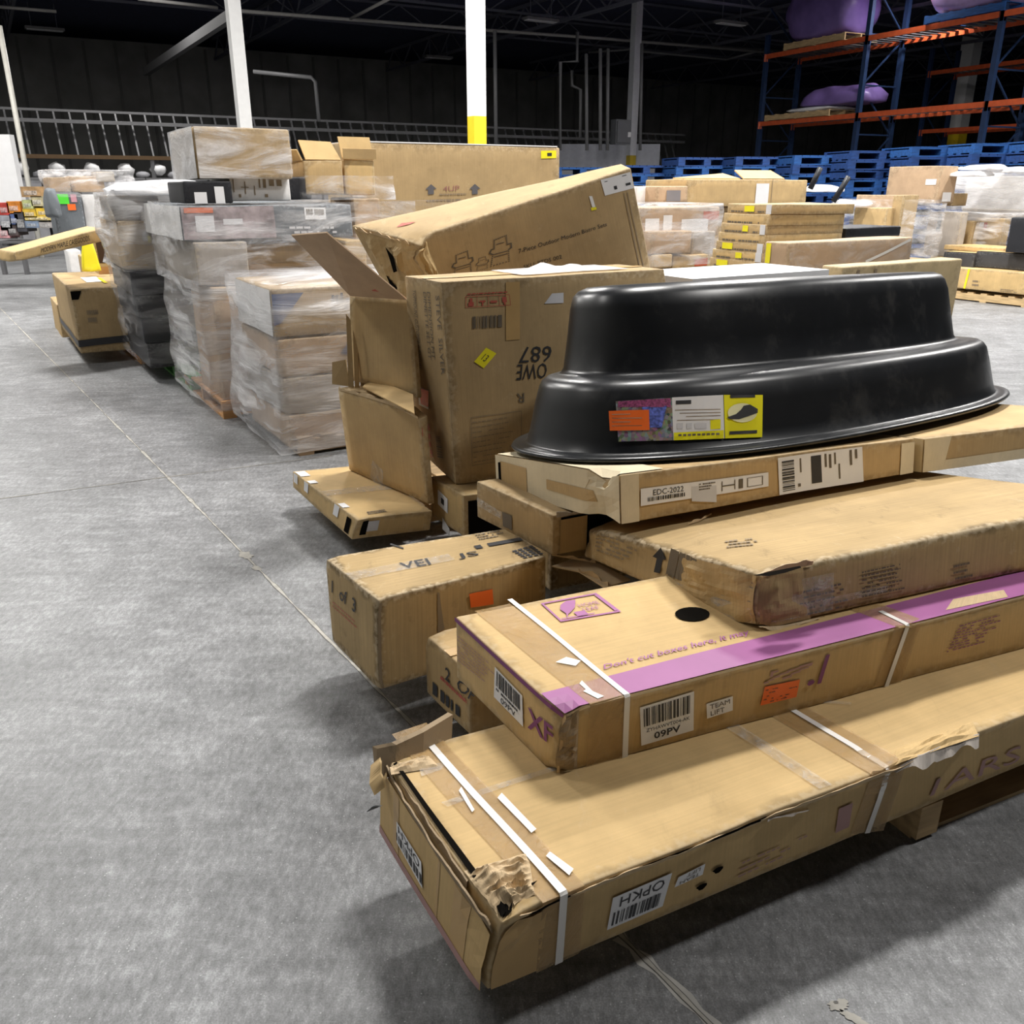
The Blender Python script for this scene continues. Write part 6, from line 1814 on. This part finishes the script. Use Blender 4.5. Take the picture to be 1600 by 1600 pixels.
NTa = [PY(20, 411, 7.4), PY(168, 375, 8.1), PY(22, 394, 7.4), PY(165, 355, 8.1)]
dep = dA * 0.42
c8 = hexa8(NTa[0], NTa[0] + dep - dC * 0.10, NTa[1], NTa[2], NTa[2] + dep - dC * 0.10, NTa[3])
b = Box('long carton lying tilted with black lettering along its side, at the left edge', c8, TAN2, res=(10, 4, 4), r=0.015, amp=0.006, dents=[(0, 0, 0, 0.08, (0.03, 0, 0.02), 0.01)])
b.text('MODERN MAPLE CASEGOODS', 'F', ((0.28, 0.3), (0.80, 0.72)), INK, 0.006)
b = vbox('film wrapped carton on the small green pallet, under the tilted long carton', 112, 392, 432, 11.0, 86, 117, WHITEC, depth=0.5)
gp = P(98, 446, 0)
pallet('small green pallet on the bare floor at the far left', (gp.x + 0.25, gp.y + 0.35, 0), AISLE, 0.7, 0.6, 0.12, GREENP)
# grey wrapped load with bright stickers
b = vbox('grey carton with a bright green sticker on the distant load at the left', 93, 302, 372, 11.5, 80, 137, SLATE, depth=0.8)
b.patch('green_sticker', 'F', ((0.16, 0.76), (0.56, 0.98)), GREENST, 0.008, n=(1, 1)); b.patch('orange_sticker', 'F', ((0.48, 0.62), (0.76, 0.76)), ORANGE, 0.008, n=(1, 1)); b.patch('pink_sticker', 'F', ((0.64, 0.8), (0.84, 0.98)), plain('pink_sticker', (0.6, 0.3, 0.35), 0.5), 0.008, n=(1, 1))
b = vbox('pale carton right of the bright green stickered one', 138, 304, 372, 11.8, None, 170, WHITEC, depth=0.8)
b = vbox('brown carton lying on the bright green stickered one', 78, 277, 300, 11.6, 68, 112, TANP, depth=0.8)
b = vbox('brown carton under film beside it on the distant load at the left', 113, 275, 300, 11.9, None, 165, TANP, depth=0.8)
b = vbox('small pale carton at the crest of the distant load at the left', 152, 268, 284, 12.0, None, 180, GREYC, depth=0.5)
nd = PY(84, 300, 11.4)
wrap('film draped over the distant load at the left', V((nd.x, nd.y, 0)), 0.9, 0.8, nd.z - 0.06, nd.z + 0.26, FILM1, 21, 0.06)
softblock('stretch_wrap', 'dark torn film flap at the left side of the distant load', 'plastic wrap', PY(86, 340, 11.3), 0.14, 0.6, 0.34, AISLE, SLATE, 3, 0.06, 0.3)
# shop goods far left
GOODS = [((0, 12, 316, 336), (0.45, 0.05, 0.04), 'red'), ((13, 30, 314, 333), (0.62, 0.22, 0.03), 'orange'), ((2, 16, 336, 360), (0.30, 0.31, 0.34), 'grey'), ((17, 27, 334, 352), (0.10, 0.14, 0.30), 'navy'), ((27, 37, 330, 362), (0.05, 0.05, 0.06), 'black'),
         ((0, 12, 352, 372), (0.55, 0.28, 0.30), 'pink'), ((13, 26, 350, 368), (0.08, 0.06, 0.06), 'dark brown'), ((36, 50, 312, 326), (0.42, 0.45, 0.20), 'olive'), ((50, 66, 306, 322), (0.45, 0.40, 0.25), 'khaki'), ((37, 56, 326, 340), (0.62, 0.42, 0.05), 'mustard'), ((57, 82, 325, 338), (0.75, 0.50, 0.05), 'yellow'), ((38, 82, 338, 344), (0.70, 0.55, 0.20), 'straw coloured'), ((40, 60, 345, 356), (0.20, 0.26, 0.36), 'steel blue'), ((62, 80, 347, 356), (0.35, 0.33, 0.32), 'stone grey'), ((34, 62, 291, 308), (0.40, 0.25, 0.12), 'brown')]
for (x0, x1, y0, y1), col, nm in GOODS:
    p0 = PY(x0, y1, 14.0); p1 = PY(x1, y0, 14.0)
    t = thing('goods_carton', '%s retail carton on the display at the far left edge' % nm, 'carton', p0)
    wdt, hg = p1.x - p0.x, p1.z - p0.z
    MB().box(0, 0, 0, wdt * .98, 0.3, hg * .97).build('carton', plain('goods_' + nm.replace(' ', '_'), col, 0.5, var=0.35, scale=12), t)
    MB().box(wdt * .15, -0.008, hg * .2, wdt * .8, 0, hg * .6).build('printed_panel', plain('goods_print_' + nm.replace(' ', '_'), tuple(min(1, c_ * 0.5 + 0.25) for c_ in col), 0.5, var=0.6, scale=30), t)
dz = PY(0, 376, 14.0)
t = thing('display_table', 'low table under the coloured retail cartons at the far left', 'table', V((dz.x, dz.y, 0)))
MB().box(-0.6, -0.05, dz.z - 0.04, 1.1, 0.5, dz.z).build('table_top', RAILM, t)
for x in (-0.55, 1.05):
    for y in (0, 0.45): MB().box(x - .02, y - .02, 0, x + .02, y + .02, dz.z - 0.04).build('leg', RAILM, t)
wb = [PY(-30, 318, 16), PY(34, 315, 16)]
o = MB().box(0, 0, 0, wb[1].x - wb[0].x, 0.15, z_at(wb[0], 210) - wb[0].z).build('white_board', PAPER); o.location = wb[0]
tag(o, 'tall white board at the left edge behind the retail cartons', 'board')
t = thing('board_stand', 'dark stand carrying the tall white board', 'stand', V((wb[0].x, wb[0].y + 0.05, 0)))
MB().box(0.1, 0, 0, 0.16, 0.08, wb[0].z).build('leg', RAILM, t); MB().box(0.5, 0, 0, 0.56, 0.08, wb[0].z).build('leg', RAILM, t)

# --- the large printed carton
YU = 7.3
b = vbox('very large brown carton printed with arrows, standing behind the tipped one', 556, 222, 420, YU, 520, 872, TAND, res=(14, 4, 8), r=0.012)
pu = PY(556, 420, YU)
z0 = pu.z
b.text('4UP', 'F', b.quadpx('F', [(692, 299), (717, 298), (717, 290), (692, 291)]), plain('dull_red_ink', (0.30, 0.13, 0.11), 0.7), 0.006)
for xx in (673, 741):
    aq = b.quadpx('F', [(xx - 9, 304), (xx + 9, 303), (xx + 9, 287), (xx - 9, 288)])
    outline(b, 'F', aq, [(.25, 0), (.75, 0), (.75, .5), (1, .5), (.5, 1), (0, .5), (.25, .5)], plain('slate_ink', (0.10, 0.095, 0.10), 0.7), 'up_arrow', 0.006)
b.bars('fine_print', 'F', b.quadpx('F', [(686, 306), (728, 305), (728, 301), (686, 302)]), INKW, print_items(1, 2, 1, 0.5, 0), 0.006)
b.bars('fine_print', 'F', b.quadpx('F', [(666, 316), (735, 314), (735, 309), (666, 311)]), INKW, print_items(1, 7, 0.9, 0.5, 0), 0.006)
yq = b.quadpx('F', [(845, 248), (869, 247), (869, 235), (845, 236)])
st = b.patch('yellow_sticker', 'F', yq, YELLOW, 0.006, n=(1, 1))
b.bars('fine_print', 'F', sub(yq, .4, .3, .7, .7), INK, [(0, 0, 1, 1)], 0.008, st)
b.patch('film_sheen', 'F', ((0.04, 0.03), (0.98, 0.55)), film('thin_film', 0.03, 0.20, stretch=(0.6, 0.6, 6)), 0.008, n=(8, 3))
o = MB().hexa([b.tri(0.02, 0.0, 1.003), b.tri(0.985, 0.0, 1.003), b.tri(0.985, 1, 1.003), b.tri(0.02, 1, 1.003), b.tri(0.02, 0, 1.012), b.tri(0.985, 0, 1.012), b.tri(0.985, 1, 1.012), b.tri(0.02, 1, 1.012)]).build('foam_sheet', PAPER)
tag(o, 'thin white foam sheet on the very large printed carton', 'foam sheet')
cU_ = b.org
bU = vbox('tan base carton under the very large printed one', 556, 421, 515, YU, 522, 874, TAN, depth=0.5) if False else None
# stand for it: pallet plus a lower carton of the same load
b = Box('plain carton under the very large printed one', dirbox(V((pu.x, pu.y, 0.125)), dC, reach(pu, dC, 872), dA, 0.6, z0 - 0.128), TAND, res=(6, 4, 4), r=0.012, amp=0.004)
pallet('pallet under the very large printed carton', tuple(V((pu.x, pu.y, 0)) + dC * reach(pu, dC, 872) / 2 + dA * 0.35), AISLE, 1.6, 0.8, 0.122)

# --- right hand background
b = vbox('wide wrapped carton layer with white labels, behind the tipped carton', 1000, 325, 372, 8.6, 985, 1122, TANP, depth=0.8, res=(8, 4, 4))
for a0, b0, a1, b1_ in ((0.05, 0.1, 0.22, 0.65), (0.27, 0.0, 0.38, 0.75), (0.5, 0.1, 0.85, 0.6)):
    b.patch('shipping_label', 'F', ((a0, b0), (a1, b1_)), PAPER, 0.006, n=(2, 2))
b.patch('red_tape', 'F', ((0.78, 0.55), (0.99, 0.85)), plain('red_tape', (0.50, 0.09, 0.03), 0.4), 0.006, n=(2, 1))
b = vbox('wrapped carton in the middle layer, right of the tipped carton', 1016, 362, 398, 8.5, None, 1079, TANP, depth=0.8)
b = vbox('darker wrapped carton in the middle layer, left of the flat carton stack', 1081, 362, 398, 8.9, None, 1116, GREYC, depth=0.8)
b = vbox('brown carton in the bottom layer, right of the tipped carton', 1018, 399, 420, 8.5, None, 1050, TAN, depth=0.8)
b = vbox('brown carton with a red tape in the bottom layer by the flat carton stack', 1051, 400, 420, 8.7, None, 1105, TAN, depth=0.7)
b.patch('red_tape', 'F', ((0.62, 0.1), (0.98, 0.7)), MATS['red_tape'], 0.006, n=(1, 1))
pE = PY(1000, 425, 8.4)
wrap('stretch film around the carton layers right of the tipped carton', V((pE.x - .02, pE.y, 0)), 0.95, 0.85, z_at(pE, 418), z_at(pE, 319), FILM1, 31, 0.02)
bx = Box('hidden base carton of the load right of the tipped carton', dirbox(V((pE.x, pE.y + .08, 0.125)), dC, 0.8, dA, 0.7, z_at(pE, 424) - 0.13), TAN2, res=(3, 3, 3), r=0.01, amp=0.004)
pallet('orange pine pallet under the load right of the tipped carton', (pE.x + 0.35, pE.y + 0.75, 0), AISLE, 1.0, 0.9, 0.122, PINEO)
b = vbox('white carton peeping out behind the tipped carton', 993, 291, 319, 9.6, 985, 1024, WHITEC, depth=0.4)
b = vbox('small carton with a grey stamp behind the carton layers', 1026, 291, 318, 9.5, 1020, 1074, TANP, depth=0.5)
b.patch('grey_stamp', 'F', ((0.3, 0.1), (0.75, 0.75)), plain('grey_stamp', (0.2, 0.19, 0.2), 0.6), 0.006, n=(1, 1))
b = vbox('big clean brown carton with an open flap, above the flat carton stack', 1072, 280, 324, 9.8, 1060, 1258, TAN, depth=0.7, res=(8, 4, 4))
slab(b, 'lid_flap', [b.tri(0.45, 0.03, 1.0), b.tri(0.8, 0.03, 1.0), b.tri(0.78, 0.3, 1.32), b.tri(0.47, 0.3, 1.32)], 0.012, TAN)
slab(b, 'lid_flap', [b.tri(0.0, 0.1, 1.0), b.tri(0.45, 0.1, 1.0), b.tri(0.45, 0.5, 1.2), b.tri(0.05, 0.5, 1.02)], 0.012, TAN)
b.patch('white_label', 'F', ((0.55, 0.0), (0.66, 0.85)), PAPER, 0.006, n=(1, 2))
b.patch('fold_line', 'F', ((0.685, 0.0), (0.69, 1.0)), INKW, 0.006, n=(1, 1))
bx = Box('plain carton carrying the big clean brown one', dirbox(V((b.org.x, b.org.y, 0.0)) - dC * 0.55 - dA * .3, dC, 1.1, dA, 0.6, b.c[0][0][0].z - 0.005), TAND, res=(3, 3, 3), r=0.01, amp=0.004)
# stack of flat cartons
FS = [('topmost', 305, 323, 1206, 1136, 1334), ('second', 323, 341, 1200, 1130, 1318), ('third', 339, 355, 1196, 1126, 1316), ('fourth', 354, 369, 1194, 1122, 1314), ('fifth', 368, 383, 1192, 1118, 1300), ('sixth', 382, 397, 1190, 1112, 1290), ('seventh', 396, 411, 1188, 1108, 1280)]
for i, (nm, yt, yb, xn, xl, xr) in enumerate(FS):
    b = vbox('%s flat carton of the slipping stack with yellow stickers' % nm, xn, yt + 15 if i == 0 else yt + 13, yb + 13, 6.9, xl, xr, TAN2 if i % 2 else TAN, res=(5, 5, 2), r=0.006, group=None)
    if i in (0, 2, 5): b.patch('yellow_sticker', 'E', ((0.40 + .05 * (i % 3), 0.25), (0.62, 0.85)), YELLOW, 0.006, n=(1, 1))
    if i in (4, 6): b.patch('yellow_sticker', 'E', ((0.15, 0.2), (0.38, 0.85)), YELLOW, 0.006, n=(1, 1))
    b.bars('fine_print', 'E', ((0.1, 0.08), (0.9, 0.3)), INKG, print_items(1, i, 0.9, 0.8, 0.1), 0.005)
    if i in (0, 2, 4, 5): b.patch('clear_tape', 'E', ((0.88, 0.02), (0.995, 0.98)), PAPERG, 0.006, n=(1, 1))
fb_ = b.c[0][0][0]
bx = Box('low carton under the slipping stack of flat cartons', dirbox(V((fb_.x + .03, fb_.y + .05, 0.0)), dC, 0.5, dA, 0.5, fb_.z - 0.004), TAND, res=(3, 3, 3), r=0.01, amp=0.004)
b = vbox('long film wrapped carton with one yellow sticker, right of the slipping stack', 1229, 380, 428, 6.0, 1191, 1421, TANP, res=(10, 4, 4), depth=None)
b.patch('yellow_sticker', 'E', ((0.10, 0.3), (0.30, 0.95)), YELLOW, 0.006, n=(1, 1))
b.patch('film_sheen', 'F', ((0.0, 0.0), (1, 1)), film('film_over_long', 0.05, 0.35, stretch=(2, 2, 5)), 0.008, n=(8, 3))
b.strap([('F', (0.60, 0.25), (0.97, 0.92))], 0.02, STRAP, 0.012, 'film_fold')
lc = b.c[0][0][0]
bx = Box('plain carton under the long film wrapped one', dirbox(V((lc.x + .05, lc.y + .05, 0.0)), dC, 0.7, dA, 0.3, lc.z - 0.004), TAND, res=(3, 3, 3), r=0.01, amp=0.004)
b = vbox('flat black carton lying beyond the long film wrapped one', 1320, 356, 372, 7.4, 1312, 1406, BLACKC, depth=0.4)
bx = Box('carton under the flat black one', dirbox(V((b.c[0][0][0].x, b.c[0][0][0].y + .02, 0.0)), dC, 0.5, dA, 0.35, b.c[0][0][0].z - 0.004), TANP, res=(3, 3, 3), r=0.01, amp=0.004)
# tall leaning panel carton right behind the tub
b = vbox('wide smooth carton standing on edge right behind the tub', 1302, 417, 545, 5.2, 1298, 1484, card('cardboard_smooth', (0.50, 0.39, 0.22), wear=0.08, dirt=0.05, grain=0.3), depth=0.16, zb=None, res=(8, 3, 6))
b.bars('fine_print', 'F', ((0.0, 0.80), (0.30, 0.95)), INKW, [(0, 0, .9, .15), (.35, .2, .42, 1), (.8, .2, .87, 1)], 0.005)
pb_ = b.c[0][0][0]
bx = Box('carton under the wide smooth one behind the tub', dirbox(V((pb_.x, pb_.y, 0.0)), dC, reach(pb_, dC, 1462) * 0.97, dA, 0.3, pb_.z - 0.003), card('cardboard_smooth', ()), res=(3, 3, 3), r=0.01, amp=0.004)
o = MB().box(-0.5, -0.25, 0, 0.5, 0.25, 0.05).build('foam_board', PAPER); pw_ = PY(1140, 437, 4.9); o.location = pw_; o.rotation_euler.z = AISLE
tag(o, 'white foam board lying behind the tub', 'foam board')
bx = Box('carton under the white foam board', dirbox(V((pw_.x, pw_.y, 0)) - dC * .45 - dA * .2, dC, 0.9, dA, 0.4, pw_.z - 0.003), TAN2, res=(3, 3, 3), r=0.01, amp=0.004)
# wrapped load far right
FR = [('upright wrapped carton at the crest of the far right load', 1462, 259, 318, 13.2, 1382, 1489, TANP), ('small carton tucked beside the upright one', 1486, 302, 322, 13.4, 1478, 1509, TAND),
      ('wrapped carton left of the upright one, lower', 1412, 305, 340, 12.9, 1334, 1425, TANP), ('narrow upright carton in the far right load, film glinting', 1398, 305, 400, 12.8, 1382, 1422, TAND), ('broad carton with a small dark handhold in the far right load', 1492, 332, 402, 13.1, 1441, 1495, GREYC),
      ('brown carton right of the handhold one', 1515, 345, 388, 13.3, 1493, 1520, TAND), ('brown carton with a red mark in the far right load', 1562, 342, 388, 13.3, 1518, 1570, TAN), ('pale wrapped bale at the right edge of the far right load', 1606, 275, 330, 13.5, 1502, 1630, WHITEC), ('second pale wrapped carton below the bale', 1604, 328, 352, 13.4, 1500, 1630, GREYC), ('tan carton under film at the left of the far right load', 1380, 325, 372, 12.8, 1330, 1392, TAN)]
for lab, xn, yt, yb, Y, xl, xr, m in FR:
    b = vbox(lab, xn, yt, yb, Y, xl, xr, m)
    if 'handhold' in lab: b.patch('handhold', 'E', ((0.30, 0.55), (0.42, 0.95)), SLATE, 0.006, n=(1, 1))
    if 'red mark' in lab: b.patch('red_mark', 'E', ((0.30, 0.6), (0.42, 0.85)), REDI, 0.006, n=(1, 1)); b.patch('white_label', 'E', ((0.15, 0.7), (0.30, 0.85)), PAPER, 0.006, n=(1, 1))
    if 'crest' in lab: b.patch('white_label', 'F', ((0.3, 0.05), (0.8, 0.3)), PAPER, 0.006, n=(1, 1)); b.patch('white_label', 'E', ((0.75, 0.5), (0.95, 0.65)), PAPER, 0.006, n=(1, 1))
pF = PY(1500, 402, 13.0)
NFR = PY(1600, 402, 12.8)
wrap('stretch film over the left part of the far right load', V((PY(1425, 400, 12.65).x, PY(1425, 400, 12.65).y, 0)), 0.5, 1.3, z_at(pF, 402), z_at(pF, 312), FILM1, 41, 0.03)
wrap('stretch film round the broad and brown cartons of the far right load', V((PY(1575, 395, 12.9).x, PY(1575, 395, 12.9).y, 0)), 0.5, 1.5, z_at(pF, 396), z_at(pF, 334), FILM1, 43, 0.03)
wrap('heavy film over the pale bale at the right edge', V((PY(1612, 330, 13.1).x, PY(1612, 330, 13.1).y, 0)), 0.7, 1.3, z_at(pF, 340), z_at(pF, 268), FILM2, 44, 0.05)
for i, (px, py) in enumerate(((1535, 262), (1575, 266), (1515, 272), (1330, 318), (1290, 296))):
    softblock('stretch_wrap', ['white film crest above the pale bale', 'white film lump at the right edge above the bale', 'white film fold left of the pale bale', 'glinting film heap above the flat black carton', 'crumpled film right of the big clean carton'][i], 'plastic wrap', PY(px, py + 4, 13.2), 0.5, 0.5, 0.08, 0.4, FILM3, 50 + i, 0.09, 0.3)
for (a_, b2_, lab) in (((1266, 285), (1282, 262), 'short black tube sticking up right of the big clean carton'), ((1302, 305), (1326, 276), 'second black tube sticking up before the blue pallets')):
    p0, p1 = PY(a_[0], a_[1] + 10, 10.0), PY(b2_[0], b2_[1], 10.0)
    o = MB().tube([V((0, 0, 0)), p1 - p0], 0.03, 8).build('black_tube', BLACKC, smooth=True); o.location = p0
    tag(o, lab, 'tube')
LB1 = Box('long carton base under the left part of the far right load', dirbox(V((PY(1425, 404, 12.7).x, PY(1425, 404, 12.7).y, 0.0)), dC, 0.5, dA, 1.2, z_at(pF, 404)), TAND, res=(3, 3, 3), r=0.01, amp=0.004)
LB2 = Box('long carton base under the right part of the far right load', dirbox(V((PY(1610, 398, 13.2).x, PY(1610, 398, 13.2).y, 0.0)), dC, 0.6, dA, 1.6, z_at(pF, 398)), TAND, res=(3, 3, 3), r=0.01, amp=0.004)
# front right pallet with charcoal cartons
G0 = P(1605, 481, 0)
pallet('pale pine pallet on the floor at the right edge', tuple(G0 + dA * 0.62 + dC * 0.4), AISLE + math.pi / 2, 1.25, 0.8, 0.12, wood('pale_pallet', (0.66, 0.47, 0.24)))
YG2 = G0.y + 0.03
for i, (lab, xn, xl, yt, yb, m) in enumerate((('tan carton with a yellow strap on the pine pallet at the right edge', 1601, 1478, 427, 461, TAN2), ('charcoal sided carton on the yellow strapped one', 1640, 1522, 400, 426, GREYB), ('second charcoal sided carton, left part of the same layer', 1519, 1471, 396, 422, GREYB))):
    b = vbox(lab, xn, yt, yb, YG2 if i != 2 else YG2 + 0.85, xl, None, m, width=0.7)
    if i == 0:
        b.strap([('E', (0.27, 0.98), (0.25, 0.02))], 0.03, YELLOW, 0.006, 'yellow_strap')
        for k_, (a0, b0, a1, b1_) in enumerate(((0.02, 0.35, 0.22, 0.5), (0.34, 0.15, 0.44, 0.5), (0.7, 0.05, 0.95, 0.2))): b.bars('fine_print', 'E', ((a0, b0), (a1, b1_)), INKW, print_items(2, k_, 0.9, 0.5), 0.005)
    else:
        b.patch('kraft_top', 'T', ((0, 0), (1, 1)), TAN2, 0.005, n=(2, 2))
b = vbox('flat tan carton lid behind the charcoal sided cartons', 1567, 388, 396, YG2 + 0.75, 1474, None, TAN2, width=0.5)
b = vbox('black carton with a small white label at the right edge', 1612, 341, 397, YG2 + .1, 1570, None, BLACKC, width=0.5)
b.patch('small_label', 'E', ((0.75, 0.28), (0.9, 0.48)), PAPER, 0.006, n=(1, 1)); b.patch('yellow_sticker', 'E', ((0.9, 0.28), (0.98, 0.48)), YELLOW, 0.006, n=(1, 1))
